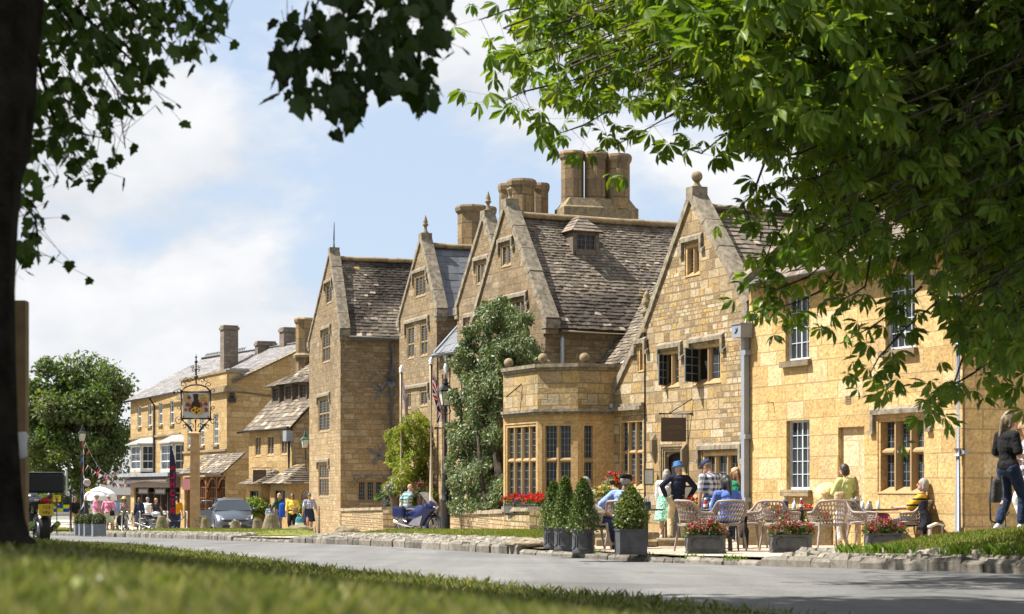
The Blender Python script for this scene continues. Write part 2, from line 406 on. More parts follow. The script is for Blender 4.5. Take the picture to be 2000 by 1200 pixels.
def kerb_run(name,s0,s1,t0,w0,w1,h,rows,seed,top=.0,rise=.02,rough=.012):
 rr=random.Random(seed);mb=MB();s=s0
 def block(a,b,ta,tb,z0,z1,col):
  j=lambda k=rough:rr.uniform(-k,k)
  lo=[S3(a,ta,z0),S3(b,ta,z0),S3(b,tb,z0),S3(a,tb,z0)]
  e=min(.022+rough,(tb-ta)*.22);f=min(.014+rough*.8,(b-a)*.12)
  mid=[S3(a+j(.006),ta+j(),z1-e*1.3),S3(b+j(.006),ta+j(),z1-e*1.3),S3(b,tb,z1-e*.6),S3(a,tb,z1-e*.6)]
  hi=[S3(a+f,ta+e+j(),z1+j()),S3(b-f,ta+e+j(),z1+j()),S3(b-f,tb-e*.4,z1+j()),S3(a+f,tb-e*.4,z1+j())]
  mb.loft([lo,mid,hi],0,col,False)
 while s<s1:
  l=rr.uniform(w0,w1);g=rr.uniform(.10,.20);tint=rr.uniform(.9,1.15)
  block(s,s+l-.008,t0+rr.uniform(-.02,.02),t0+.27,-ROAD_DROP-.05,top+rr.uniform(-1.3,1.3)*rough,(g*tint,g*.9*tint,g*.74*tint))
  s+=l
 for r in range(rows):
  s=s0+rr.uniform(0,.2)
  while s<s1:
   l=rr.uniform(.16,.34);g=rr.uniform(.14,.26)
   block(s,s+l-.012,t0+.29+r*.19,t0+.29+r*.19+.172,-.12,top+.012+rise*(r+.6)+rr.uniform(-.012,.012),(g,g*.9,g*.73))
   s+=l
 return tag(mb.build(name,M['sett']),kind='structure')
M['sett']=attr_mat('kerb_stone',.92,nscale=8,var=.45,bump=.03)
kerb_run('kerb_by_green_mound',-19,-9.3,0,.3,.8,.2,3,3,.0,.038,.018)
kerb_run('kerb_by_terrace',-9.3,-.2,.05,.25,.6,.08,0,4,-.06)
kerb_run('kerb_by_verge',-.2,14.8,0,.28,.5,.17,5,5,.02)
kerb_run('kerb_by_entrance',14.8,21.5,.05,.3,.6,.1,2,8,-.07)
kerb_run('kerb_by_far_verge',21.5,46,0,.28,.5,.17,3,6,.02)
kerb_run('kerb_far',46,75,.1,.3,.5,.17,1,9,.0)
def grass_blades(mb,pts,h,rr,cols,wd=.006,lean=.5,n=1):
 for p in pts:
  a=rr.uniform(0,6.283);hh=h*rr.uniform(.5,1.2);d=V((math.cos(a),math.sin(a),0))
  q=V((-d.y,d.x,0))*wd*rr.uniform(.7,1.4)
  tip=V(p)+V((0,0,hh))+d*hh*rr.uniform(0,lean)
  mid=V(p)+V((0,0,hh*.55))+d*hh*.12
  c=rr.choice(cols);k=rr.uniform(.75,1.25);c=tuple(x*k for x in c)
  mb.face([V(p)-q,V(p)+q,mid+q*.8,tip,mid-q*.8],0,c)
M['blade']=leaf_mat('grass_blade',.35,.6,(1.2,1.3,.5),.15)
def lawn_strip(name,s0,s1,ta,tb,hump,n,seed,blades=0,bh=.05):
 0
 rr=random.Random(seed);mb=MB();ns=max(8,int((s1-s0)/.5));nt_=10;verts=[];ff=[]
 def pt(s,f):
  a,b=ta(s),tb(s);t=a+(b-a)*f
  e=min(1,(s-s0)/1.2,(s1-s)/1.2);e=max(0,e)
  z=hump(s,t,f)*(e**.6)+.012
  return S3(s,t,z-.02*(1-e))
 for i in range(ns+1):
  for j in range(nt_+1):verts.append(pt(s0+(s1-s0)*i/ns,j/nt_))
 for i in range(ns):
  for j in range(nt_):k=i*(nt_+1)+j;ff.append((k,k+1,k+nt_+2,k+nt_+1))
 mb.shared(verts,ff)
 o=tag(mb.build(name,M['lawn']),kind='structure')
 if blades:
  g=MB();pts=[pt(rr.uniform(s0+.1,s1-.1),rr.random()**1.2)for _ in range(blades)]
  grass_blades(g,pts,bh,rr,[(.13,.17,.03),(.18,.2,.045),(.24,.22,.07),(.10,.15,.025)],.007)
  tag(g.build('grass',M['blade']),kind='stuff')
 return o
def mound(s,t,f):
 return max(0,min(1,f*1.5))**.8*.46*max(0,min(1,(-9.0-s)/5.5))**.8+.10
lawn_strip('lawn_mound',-20,-9.6,lambda s:.82,lambda s:4.6-max(0,(s+14))*.62,mound,0,11,30000,.04)
lawn_strip('lawn_verge',1.4,15.5,lambda s:1.2,lambda s:min(4.6,1.3+(s-1.4)*.5)-max(0,(s-11))*.5,lambda s,t,f:.04+.15*min(1,f*1.3)**.8,0,12,16000,.035)
lawn_strip('far_lawn_verge',22.5,46,lambda s:.85,lambda s:3.0,lambda s,t,f:.05+.1*min(1,f*1.3),0,13,9000,.04)
lawn_strip('green_beyond',50,76,lambda s:.5,lambda s:3.5,lambda s,t,f:.08,0,14,3000,.08)
rr=random.Random(31);g=MB()
for s,t,k in[(-11.6,.3,90),(-12.0,.35,110),(-13.2,.4,90),(-14,.42,160),(-14.6,.45,140),(-15.4,.45,150),(-16.6,.45,120),(-17.6,.5,120),(-9.2,.9,60),(-8.2,.12,35),(-6.9,.15,30),(-5.2,.2,40),(-3.3,.15,45),(-.3,.5,60),(-.7,.6,60),(-1.2,.55,40),(-10.9,.4,80)]:
 pts=[S3(s+rr.gauss(0,.16),t+rr.gauss(0,.05),(.05 if s<-9.3 else-.08))for _ in range(k)]
 grass_blades(g,pts,.13 if s<-9.3 else.10,rr,[(.16,.24,.03),(.2,.28,.05),(.12,.2,.03)],.008,.9)
tag(g.build('grass_tufts',M['blade']),kind='stuff')
def near_z(s,t):
 def lerp(tab,x):
  if x<=tab[0][0]:return tab[0][1]
  for(a,va),(b,vb)in zip(tab,tab[1:]):
   if x<=b:return va+(vb-va)*(x-a)/(b-a)
  return tab[-1][1]
 inn=lerp([(-60,.3),(-33,.16),(-30,.18),(-28,.205),(-23,.25),(-12,.30),(0,.45),(20,1.0),(60,1.8),(150,3.0)],s)
 edge=lerp([(-60,.6),(-33,.7),(-26,.82),(-19.5,.885),(-11.7,.96),(1.2,1.02),(20,1.45),(60,2.2),(150,3.1)],s)
 f=max(0,min(1,(t+13.9)/6.6));f=f*f*(3-2*f)if f<1 else 1
 z=inn+(edge-inn)*f
 return CZ-z+.02*noise.noise(V((s*.5,t*.5,0)))
mb=MB();SS=[-120,-80,-60,-50,-45,-40]+[-38+.5*i for i in range(140)]+[36,45,60,90,150];TT=[-120,-70,-45,-30,-24,-20,-18]+[-17+.4*i for i in range(25)]+[-6.95]
verts=[];ff=[];n=len(TT)
for s in SS:
 for t in TT:
  p=S2(s,t);verts.append(V((p.x,p.y,near_z(s,t))))
for s in SS:
 p=S2(s,-6.93);verts.append(V((p.x,p.y,gz(p.y)-.3)))
for i in range(len(SS)-1):
 for j in range(n-1):k=i*n+j;ff.append((k,k+1,k+n+1,k+n))
 b=len(SS)*n;ff.append((i*n+n-1,b+i,b+i+1,(i+1)*n+n-1))
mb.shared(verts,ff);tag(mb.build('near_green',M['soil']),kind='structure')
rr=random.Random(77);g=MB();pts=[]
while len(pts)<74000:
 Z=1.2+31*rr.random()**1.5;X=(rr.uniform(-.31,.31))*Z
 s,t=st((X,Z))
 if t<-7.0:pts.append(V((X,Z,near_z(s,t)-.005)))
for i in range(0,len(pts)):
 pass
grass_blades(g,pts,.075,rr,[(.14,.175,.036),(.2,.215,.066),(.28,.27,.11),(.11,.145,.03),(.36,.33,.17)],.0035,.8)
for _ in range(5):
 Z=2.2+4*rr.random();X=rr.uniform(-.3,.3)*Z;s,t=st((X,Z));p=V((X,Z,near_z(s,t)+.05+.03*rr.random()))
 d=V((rr.uniform(-1,1),rr.uniform(-1,1),.6)).normalized();x,y,_=frame_from(d)
 g.face([p+(x*math.cos(a)+y*math.sin(a))*.008 for a in[k*1.047 for k in range(6)]],0,(.5,.5,.42))
tag(g.build('near_grass',M['blade']),kind='stuff')
class Plane:
 0
 def __init__(s,xl,Zl,xr,Zr):
  a=V(((xl-1000)/FP*Zl,Zl));b=V(((xr-1000)/FP*Zr,Zr))
  s.set(a,b)
 def set(s,a,b):
  s.o=a;s.L=(b-a).length;s.d=(b-a).normalized();s.nn=V((s.d.y,-s.d.x))
  if s.nn.dot(-(a+b)/2)<0:s.nn=-s.nn
 @staticmethod
 def from2(a,b):
  p=Plane.__new__(Plane);p.set(V(a),V(b));return p
 def off(s,k):
  return Plane.from2(s.o+s.nn*k,s.o+s.nn*k+s.d*s.L)
 def uz(s,x,y,out=0.0):
  rx=(x-1000)/FP;o=s.o+s.nn*out
  det=s.d.x*(-1)-(-rx)*s.d.y
  Z=(s.d.x*(-o.y)-s.d.y*(-o.x))/det*1.0
  u=(Z*V((rx,1))-o).dot(s.d)
  return u,CZ+(HY-y)/FP*Z
 def pt(s,u,z,out=0.0):
  q=s.o+s.d*u+s.nn*out;return V((q.x,q.y,z))
 @property
 def U(s):return V((s.d.x,s.d.y,0))
 @property
 def N(s):return V((s.nn.x,s.nn.y,0))
 def base(s,u=0):q=s.o+s.d*u;return gz(q.y)
def wall_faces(mb,pl,poly,holes=(),out=0.0,m=0):
 pts=[V((u,z,0))for u,z in poly];loops=[pts]
 for h in holes:
  loops.append([V((h[0],h[1],0)),V((h[2],h[1],0)),V((h[2],h[3],0)),V((h[0],h[3],0))])
 flat=[p for l in loops for p in l]
 for f in tessellate_polygon(loops):
  a,b,c=(flat[i]for i in f)
  if(b-a).cross(c-a).z<0:b,c=c,b
  mb.face([pl.pt(q.x,q.y,out)for q in(a,b,c)],m,None,[(q.x,q.y)for q in(a,b,c)])
def reveal(mb,pl,r,d,out=0.0,m=0):
 u0,z0,u1,z1=r
 c=[(u0,z0),(u1,z0),(u1,z1),(u0,z1)]
 for i in range(4):
  a,b=c[i],c[(i+1)%4]
  mb.face([pl.pt(*a,out),pl.pt(*b,out),pl.pt(*b,out-d),pl.pt(*a,out-d)],m,None,[(a[0],a[1]),(b[0]+.01,b[1]+.01),(b[0]+d,b[1]+d),(a[0]+d,a[1]+d)])
def pbox(mb,pl,u0,u1,z0,z1,o0,o1,m=0,uv=False):
 0
 p=lambda u,z,o:pl.pt(u,z,o)
 F=[([(u0,z0,o1),(u1,z0,o1),(u1,z1,o1),(u0,z1,o1)],0),([(u1,z0,o0),(u0,z0,o0),(u0,z1,o0),(u1,z1,o0)],0),([(u0,z0,o0),(u0,z0,o1),(u0,z1,o1),(u0,z1,o0)],1),([(u1,z0,o1),(u1,z0,o0),(u1,z1,o0),(u1,z1,o1)],1),([(u0,z1,o1),(u1,z1,o1),(u1,z1,o0),(u0,z1,o0)],2),([(u0,z0,o0),(u1,z0,o0),(u1,z0,o1),(u0,z0,o1)],2)]
 for q,k in F:
  uvs=[((a,b)if k==0 else(a+c,b)if k==1 else(a,b+c))for a,b,c in q]
  mb.face([p(*a)for a in q],m,None,uvs)
def hood(mb,pl,u0,u1,z,drop=.2,w=.075,out=.0,m=0):
 0
 def bar(ua,ub,za,zb):
  o=out
  q=[(ua,za,o),(ub,za,o),(ub,za,o+w),(ua,za,o+w)];t=[(ua,zb+w*.8,o),(ub,zb+w*.8,o),(ub,zb,o+w),(ua,zb,o+w)]
  a=[pl.pt(*x)for x in q];b=[pl.pt(*x)for x in t]
  mb.shared(a+b,[(0,3,2,1),(4,5,6,7),(0,1,5,4),(1,2,6,5),(2,3,7,6),(3,0,4,7)][::1],m,None,False)
 bar(u0,u1,z,z+.09)
 if drop:
  bar(u0,u0+.09,z-drop,z);bar(u1-.09,u1,z-drop,z)
  bar(u0-.07,u0+.09,z-drop-.07,z-drop);bar(u1-.09,u1+.07,z-drop-.07,z-drop)
def win(parent,pl,r,cols,trans=(),kind='stone',d=.2,lead=(3,4),out=0.0,hoodm=False,name='window',frame=None,sill=True,hd=.2,label=None,mull=.11,arch=False,open_left=False):
 0
 u0,z0,u1,z1=r;f=MB();g=MB();fm=frame or(M['dressed']if kind=='stone' else M['white'])
 W=u1-u0;H=z1-z0
 if kind=='stone':
  fw=.07;pbox(f,pl,u0,u0+fw,z0,z1,out-d,out-.02);pbox(f,pl,u1-fw,u1,z0,z1,out-d,out-.02)
  pbox(f,pl,u0+fw,u1-fw,z1-fw,z1,out-d,out-.02)
  a=[pl.pt(u0,z0,out-d),pl.pt(u1,z0,out-d),pl.pt(u1,z0,out+.015),pl.pt(u0,z0,out+.015)]
  b=[pl.pt(u0,z0+.14,out-d),pl.pt(u1,z0+.14,out-d),pl.pt(u1,z0+.015,out+.015),pl.pt(u0,z0+.015,out+.015)]
  f.loft([a,b],0,None,False)
  iu0,iu1,iz0,iz1=u0+fw,u1-fw,z0+.08,z1-fw
  mw=mull;md=min(.045,d*.25);zs=[iz0]+[z0+H*k for k in trans]+[iz1]
  lw=(iu1-iu0-mw*(cols-1))/cols;lights=[]
  for i in range(cols):
   a=iu0+i*(lw+mw)
   if i:
    q=lambda uu,o,z:pl.pt(uu,z,o)
    pr=[(a-mw,out-d),(a-mw,out-d*.65),(a-mw*.68,out-md),(a-mw*.32,out-md),(a,out-d*.65),(a,out-d)]
    f.loft([[q(uu,o,iz0)for uu,o in pr],[q(uu,o,iz1)for uu,o in pr]],0,None,False)
   for zb,zt in zip(zs,zs[1:]):
    lights.append((a,zb+(mw*.5 if zb>iz0 else 0),a+lw,zt-(mw*.5 if zt<iz1 else 0)))
  for k in trans:
   z=z0+H*k
   for i in range(cols):
    a=iu0+i*(lw+mw)
    pr=[(z-mw*.5,out-d),(z-mw*.5,out-d*.6),(z-mw*.2,out-md-.004),(z+mw*.1,out-md-.004),(z+mw*.5,out-d*.6),(z+mw*.5,out-d)]
    f.loft([[pl.pt(a,zz_,o)for zz_,o in pr],[pl.pt(a+lw,zz_,o)for zz_,o in pr]],0,None,False)
  if arch:
   for(a,b,c,e)in lights:
    n=8;rad=(c-a)/2;mid=(a+c)/2
    top=[(a,e),(a,e-rad)]+[(mid-rad*math.cos(math.pi*k/n),e-rad+rad*math.sin(math.pi*k/n))for k in range(1,n)]+[(c,e-rad),(c,e)]
    for half in(top[:n//2+2]+[(mid,e)],[(mid,e)]+top[n//2+1:]):
     f.poly([pl.pt(u,z,out-d*.5)for u,z in half],pl.N*-d*.45)
  po=out-d+.012
  for li,(a,b,c,e)in enumerate(lights):
   if open_left and li==0:
    continue
   pbox(g,pl,a,c,b,e,po-.03,po,0)
   nx,nz=lead
   nz=max(2,round((e-b)/.2))if nz is None else nz
   for k in range(0,nx+1):
    x=a+(c-a)*k/nx;wd=.006 if 0<k<nx else.011;pbox(g,pl,max(a,x-wd),min(c,x+wd),b,e,po,po+.012,1)
   for k in range(0,nz+1):
    z=b+(e-b)*k/nz;wd=.006 if 0<k<nz else.011;pbox(g,pl,a,c,max(b,z-wd),min(e,z+wd),po,po+.010,1)
  if open_left:
   a,b,c,e=lights[0];pbox(g,pl,a,c,b,e,po-.05,po-.04,2)
   th=R(62);lw_=c-a
   q2=Plane.from2(pl.pt(a+.02,0,out-d+.05).xy,(pl.pt(a+.02,0,out-d+.05)+pl.U*lw_*math.cos(th)+pl.N*lw_*math.sin(th)).xy)
   pbox(g,q2,0,lw_,b,e,-.01,0.0,0)
   for k in range(3):x=lw_*k/2;pbox(g,q2,x-.014,x+.014,b,e,-.016,.008,1)
   for k in range(5):z=b+(e-b)*k/4;pbox(g,q2,0,lw_,z-.011,z+.011,-.014,.006,1)
 else:
  fw=.045;dd=out-d
  pbox(f,pl,u0,u0+fw,z0,z1,dd,dd+.07);pbox(f,pl,u1-fw,u1,z0,z1,dd,dd+.07)
  pbox(f,pl,u0+fw,u1-fw,z1-fw,z1,dd,dd+.07);pbox(f,pl,u0+fw,u1-fw,z0,z0+fw*1.2,dd,dd+.07)
  nx,nz=lead;a,b,c,e=u0+fw,z0+fw*1.2,u1-fw,z1-fw
  for k in range(1,nx):x=a+(c-a)*k/nx;wd=.02 if(kind=='casement' and k==nx//2)else.008;pbox(f,pl,x-wd,x+wd,b,e,dd,dd+.045)
  for k in range(1,nz):z=b+(e-b)*k/nz;wd=.024 if(kind=='sash' and k==nz//2)else.008;pbox(f,pl,a,c,z-wd,z+wd,dd,dd+.042)
  pbox(g,pl,a,c,b,e,dd-.03,dd+.02,0)
  if sill:pbox(f,pl,u0-.1,u1+.1,z0-.13,z0-.005,out-d,out+.1,1)
 o=f.build(name,[fm,M['oldstone']],parent)
 if label:o['label']=label
 g.build('pane',[M['glass'],M['lead'],M['dark']],o)
 if hoodm:
  h=MB();hood(h,pl,u0-.16,u1+.16,z1+.07,hd,out=out);h.build('hood_mould',M['coping'],o)
 return o
def slates(mb,p0,ed,up,L,H,row,wr,rr,palette,thick=.025,gap=.008,clip=None,grad=.35,patch=None,tilt=.02,m=0,over=1.35):
 0
 p0=V(p0);ed=V(ed).normalized();up=V(up).normalized();nn=ed.cross(up).normalized()
 if nn.z<0:nn=-nn
 y=0.0;ri=0
 while y<H:
  rh=row*(1-grad*y/H)*rr.uniform(.92,1.08);x=-rr.uniform(0,wr[1])
  while x<L:
   wd=rr.uniform(*wr)*(1-grad*.6*y/H);a,b=max(0,x),min(L,x+wd-gap)
   if b-a>.03 and(clip is None or clip((a+b)/2,y+rh*.3)):
    top=min(H,y+rh*over);j=rr.uniform(-.014,.014);lift=thick*rr.uniform(.8,1.5);tl=rr.uniform(-tilt,tilt)
    c=palette(rr,(a+b)/2,y,p0+ed*(a+b)/2+up*y)
    q=[p0+ed*a+up*(y+j)+nn*(lift+tl*.5),p0+ed*b+up*(y+j+rr.uniform(-.008,.008))+nn*(lift-tl*.5),p0+ed*b+up*top+nn*.004,p0+ed*a+up*top+nn*.004]
    lo=[q[0]-nn*thick,q[1]-nn*thick]
    mb.face(q,m,c);mb.face([lo[0],lo[1],q[1],q[0]],m,tuple(k*.8 for k in c))
    mb.face([q[0],q[3],lo[0]],m,c);mb.face([q[1],lo[1],q[2]],m,c)
   x+=wd
  y+=rh;ri+=1
def pal_stone(dark=.5,seed=0,pale=.06,warm=1.0):
 def f(rr,x,y,p):
  n=noise.noise(V((p.x*.45+seed,p.y*.45,p.z*.55)))
  n2=noise.noise(V((p.x*1.3+seed,p.y*1.3,p.z*1.6)))
  g=rr.uniform(.09,.19)*(1.0 if n<.0 else 1.0-dark*min(1,n*3.2)*.75)*(1+.25*n2)
  if rr.random()<pale:g=rr.uniform(.2,.36)
  k=rr.uniform(.78,.92)
  if n>.12 and rr.random()<.5*dark:return(g*1.0,g*.78,g*.64)
  if rr.random()<.004:return(g*1.8,g*1.1,g*.35)
  return(g*1.12*warm,g*.92,g*k*.82)
 return f
def pal_grey(a=.10,b=.16):
 def f(rr,x,y,p):
  g=rr.uniform(a,b);return(g*.95,g*.99,g*1.1)
 return f
def pal_mixed(rr,x,y,p):
 g=rr.uniform(.16,.27);return(g*1.03,g*.96,g*.93)
def coping_run(mb,pl,a,b,w_in=.36,h=.13,out=.06,drop=.05,m=0):
 0
 (ua,za),(ub,zb)=a,b;d=V((ub-ua,zb-za)).normalized();nrm=V((-d.y,d.x))
 if nrm.y<0:nrm=-nrm
 n=max(2,int(((ub-ua)**2+(zb-za)**2)**.5/.75));rr=random.Random(int(abs(ua*77+za*31)))
 for i in range(n):
  f0,f1=i/n,(i+1)/n-.006
  qa=(ua+(ub-ua)*f0,za+(zb-za)*f0);qb=(ua+(ub-ua)*f1,za+(zb-za)*f1);k=rr.uniform(-.012,.012)
  ring=lambda q:[pl.pt(q[0]-nrm.x*drop,q[1]-nrm.y*drop,out),pl.pt(q[0]+nrm.x*(h+k),q[1]+nrm.y*(h+k),out-.02),pl.pt(q[0]+nrm.x*(h+k),q[1]+nrm.y*(h+k),-w_in),pl.pt(q[0]-nrm.x*drop,q[1]-nrm.y*drop,-w_in)]
  mb.loft([ring(qa),ring(qb)],m,None,False)
def finial(mb,p,k=1.0,kind='spike',m=0):
 p=V(p)
 if kind=='spike':pr=[(.16,0),(.17,.1),(.1,.16),(.075,.35),(.09,.40),(.15,.46),(.16,.52),(.10,.55),(.13,.62),(.09,.75),(.03,.95),(.005,1.0)]
 elif kind=='ball':
  pr=[(.2,-.05),(.17,.12),(.11,.2),(.11,.3)]+[(.21*math.sin(R(a))+.0,.47-.21*math.cos(R(a)))for a in range(30,180,15)]+[(.004,.68)]
 elif kind=='urn':pr=[(.2,0),(.18,.14),(.1,.2),(.1,.32),(.14,.4),(.13,.5),(.19,.58),(.2,.66),(.12,.72),(.05,.76),(.02,.8)]
 else:pr=[(.19,0),(.2,.25),(.13,.32),(.13,.6),(.2,.66),(.2,.74),(.1,.82),(.16,.95),(.18,1.05),(.09,1.14),(.13,1.22),(.06,1.36),(.01,1.42)]
 mb.lathe([(r*k,z*k)for r,z in pr],p,14,m)
def chimney(parent,pl,u,out,z0,z1,w,dp,mat=None,cap=True,name='chimney',oct_=False):
 mb=MB();mt=mat or M['oldstone']
 if oct_:
  c=pl.pt(u,0,out);a0=math.atan2(pl.d.y,pl.d.x)+R(22.5)
  prof=[(1,z0),(1,z1-.55),(1.0,z1-.3),(1.16,z1-.2),(1.2,z1-.08),(1.1,z1)]
  for(ra,za),(rb,zb)in zip(prof,prof[1:]):
   for k in range(8):
    an=[a0+k*R(45),a0+(k+1)*R(45)]
    q=[V((c.x+math.cos(t)*r*w/2,c.y+math.sin(t)*r*w/2,z))for r,z,t in((ra,za,an[0]),(ra,za,an[1]),(rb,zb,an[1]),(rb,zb,an[0]))]
    s=w*.38;mb.face(q,0,None,[(k*s,za),(k*s+s,za),(k*s+s,zb),(k*s,zb)])
  mb.face([V((c.x+math.cos(a0+k*R(45))*1.1*w/2,c.y+math.sin(a0+k*R(45))*1.1*w/2,z1))for k in range(8)],0,None,[(0,0)]*8)
 else:
  h=(z1-z0)
  pbox(mb,pl,u-w/2,u+w/2,z0,z1-.3,out-dp/2,out+dp/2)
  if cap:
   pbox(mb,pl,u-w/2-.07,u+w/2+.07,z1-.3,z1-.14,out-dp/2-.07,out+dp/2+.07)
   pbox(mb,pl,u-w/2-.02,u+w/2+.02,z1-.14,z1,out-dp/2-.02,out+dp/2+.02)
 return mb.build(name,mt,parent)
def box_rect(pl,x0,y0,x1,y1,out=0.0):
 0
 xm=(x0+x1)/2;ua=pl.uz(x0,y0,out)[0];ub=pl.uz(x1,y0,out)[0]
 return(ua,pl.uz(xm,y1,out)[1],ub,pl.uz(xm,y0,out)[1])
def side_plane(pl,u,depth,out=0.0):
 a=pl.pt(u,0,out);b=pl.pt(u,0,out-depth)
 return Plane.from2(a.xy,b.xy)
def gable_wing(parent,pl,left,apex,right,depth,wallmat,pal,holes=(),side_holes=(),zl=None,row=.28,wr=(.22,.5),fin=('spike',1.0),seed=1,roofmat='roof',right_wall=True,kneel=True,eave_drop=.22,rr_depth0=.36,thick=.028):
 rr=random.Random(seed)
 uL,zL=pl.uz(*left);uA,zA=pl.uz(*apex);uR,zR=pl.uz(*right)
 zm=(zL+zR)/2 if zl is None else zl;zL=zR=zm
 b=min(pl.base(uL),pl.base(uR))-.5
 mb=MB()
 wall_faces(mb,pl,[(uL,b),(uR,b),(uR,zR),(uA,zA),(uL,zL)],holes)
 for h in holes:reveal(mb,pl,h,.2)
 if right_wall:
  sp_=side_plane(pl,uR,depth);L=sp_.L
  flip=(sp_.pt(0,0)-pl.pt(uR,0)).length>.1
  wall_faces(mb,sp_,[(0,b),(L,b),(L,zR-.1),(0,zR-.1)],side_holes)
  for h in side_holes:reveal(mb,sp_,h,.2)
 lp=side_plane(pl,uL,depth)
 wall_faces(mb,lp,[(0,b),(lp.L,b),(lp.L,zL-.1),(0,zL-.1)])
 wall_faces(mb,pl,[(uL,b),(uR,b),(uR,zR),(uA,zA-.3),(uL,zL)],(),-depth)
 mb.build('wall',wallmat,parent)
 c=MB();coping_run(c,pl,(uR+.05,zR),(uA,zA));coping_run(c,pl,(uL-.05,zL),(uA,zA))
 if kneel:
  for u,sg in((uL,-1),(uR,1)):
   pbox(c,pl,min(u-sg*.12,u+sg*.2),max(u-sg*.12,u+sg*.2),zL-.22,zL+.02,-.36,.07)
   pbox(c,pl,min(u-sg*.12,u+sg*.12),max(u-sg*.12,u+sg*.12),zL-.36,zL-.223,-.34,.05)
 pbox(c,pl,uA-.17,uA+.17,zA-.06,zA+.2,-.34,.055)
 c.build('coping',M['coping'],parent)
 if fin:
  f=MB();finial(f,pl.pt(uA,zA+.17,-.15),fin[1],fin[0]);f.build('finial',M['finial'],parent)
 r=MB();zr=zA-.28;ov=.16
 e0=pl.pt(uR+ov,zR-eave_drop,-rr_depth0);top=pl.pt(uA,zr,-rr_depth0);up=top-e0
 slates(r,e0,-pl.N,up,depth-rr_depth0,up.length,row,wr,rr,pal,thick)
 nn=pl.N.cross(up).normalized();nn=nn if nn.z>0 else-nn
 r.face([e0-nn*.02,e0-nn*.02-pl.N*(depth-rr_depth0),top-nn*.02-pl.N*(depth-rr_depth0),top-nn*.02],0,(.05,.045,.04))
 e1=pl.pt(uL-ov,zL-eave_drop,-rr_depth0);up1=top-e1
 slates(r,e1,-pl.N,up1,depth-rr_depth0,up1 .length,row*1.6,(wr[0]*2,wr[1]*2),rr,pal,thick)
 o=r.build('roof',M[roofmat],parent)
 k=MB();y=rr_depth0+.02
 while y<depth:
  l=rr.uniform(.4,.6);j=rr.uniform(-.012,.012)
  pa,pb=pl.pt(uA,zr+.035+j,-y),pl.pt(uA,zr+.035+j,-min(depth,y+l-.012))
  ring=lambda q:[q+pl.U*.15*math.cos(a)+V((0,0,.13*math.sin(a)))for a in[R(v)for v in(-25,25,65,115,155,205)]]
  k.loft([ring(pa),ring(pb)],0,None,True);y+=l
 k.build('ridge',M['ridge'],parent)
 return dict(uL=uL,uR=uR,uA=uA,z=zR,zA=zA)
def gutter(parent,pa,pb,mat,r=.06,name='gutter'):
 mb=MB();mb.tube([pa,pb],r,8);return mb.build(name,mat,parent)
plA=Plane(604,77,665,71);plB=Plane(780,67,853,63);plC=Plane(893,60.6,990,57.2);plD=Plane(918,54.6,1065,50)
hotel=thing('gabled_hotel','long honey stone hotel with four steep finialled gables and a stone bay window','hotel',(V((plD.o.x,plD.o.y,plD.base()))))
wA=[box_rect(plA,*q)for q in((636,555,648,594),(629.5,646,645,709),(622,778,643.5,845),(622,906,642,973))]
spA=side_plane(plA,plA.uz(665,645)[0],9)
def sp_u(sp_,x,y):return sp_.uz(x,y)
rA=(lambda a,b:(a[0],b[1],b[0],a[1]))(spA.uz(698,938),spA.uz(750,982))
if rA[0]>rA[2]:rA=(rA[2],rA[1],rA[0],rA[3])
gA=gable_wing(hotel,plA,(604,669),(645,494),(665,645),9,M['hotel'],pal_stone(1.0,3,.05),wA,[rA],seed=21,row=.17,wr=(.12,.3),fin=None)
for r_,c_,t_,hm in zip(wA,(2,3,3,4),((),(.48,),(.55,),(.57,)),(1,1,1,1)):win(hotel,plA,r_,c_,t_,hoodm=bool(hm),lead=(2,5),mull=.075,frame=M['tanstone'],d=.085)
win(hotel,spA,rA,3,(),lead=(3,5),hoodm=True,frame=M['tanstone'],d=.085)
mb=MB();mb.tube([plA.pt(gA['uA'],gA['zA']+.2,-.15),plA.pt(gA['uA'],gA['zA']+.55,-.15),plA.pt(gA['uA']+.05,gA['zA']+1.2,-.15)],[.05,.03,.012],6);mb.build('aerial',M['black'],hotel)
e0=plA.pt(gA['uR']+.2,gA['z']-.3,-.3);gutter(hotel,e0,e0-plA.N*7,M['gutter'],.1)
u1,z1=spA.uz(763,672);u2,z2=spA.uz(762,735);u3,z3=spA.uz(761,940)
sg=V((spA.nn.x,spA.nn.y,0))
pbm=MB();pbm.tube([spA.pt(u1,z1,.1),spA.pt(u1,z2,.1)],.11,6);pbm.tube([spA.pt(u1,z2,.1),spA.pt(u1,z2-.25,.1),spA.pt(u1,z2-.45,.1)],[.28,.26,.1],4);pbm.tube([spA.pt(u1,z2-.4,.1),spA.pt(u1,gz(plA.o.y),.1)],.085,8)
pbm.build('downpipe',M['pipeshade'],hotel)
for x,y in((743,763),(739,890)):
 u_,z_=spA.uz(x,y);m_=MB()
 for a in(R(-32),R(58)):
  d=V((math.cos(a),math.sin(a)))*.42;q=V((-d.y,d.x)).normalized()*.05
  m_.poly([spA.pt(u_+k.x,z_+k.y,.01)for k in(d+q,d-q,-d-q,-d+q)],sg*.05)
 m_.build('tie_plate',M['pipeshade'],hotel)
wB=[box_rect(plB,*q)for q in((810,537,831.5,581),(795,637,809,702),(820.5,632,835,697),(793,766,803,800),(820,762,835,795))]
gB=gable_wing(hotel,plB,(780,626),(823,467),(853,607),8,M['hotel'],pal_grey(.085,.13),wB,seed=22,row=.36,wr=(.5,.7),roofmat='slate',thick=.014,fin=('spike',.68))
for r_,c_,t_ in zip(wB,(3,2,2,2,2),((),(.45,),(.45,),(),())):win(hotel,plB,r_,c_,t_,lead=(2,6),mull=.075,frame=M['tanstone'],d=.085)
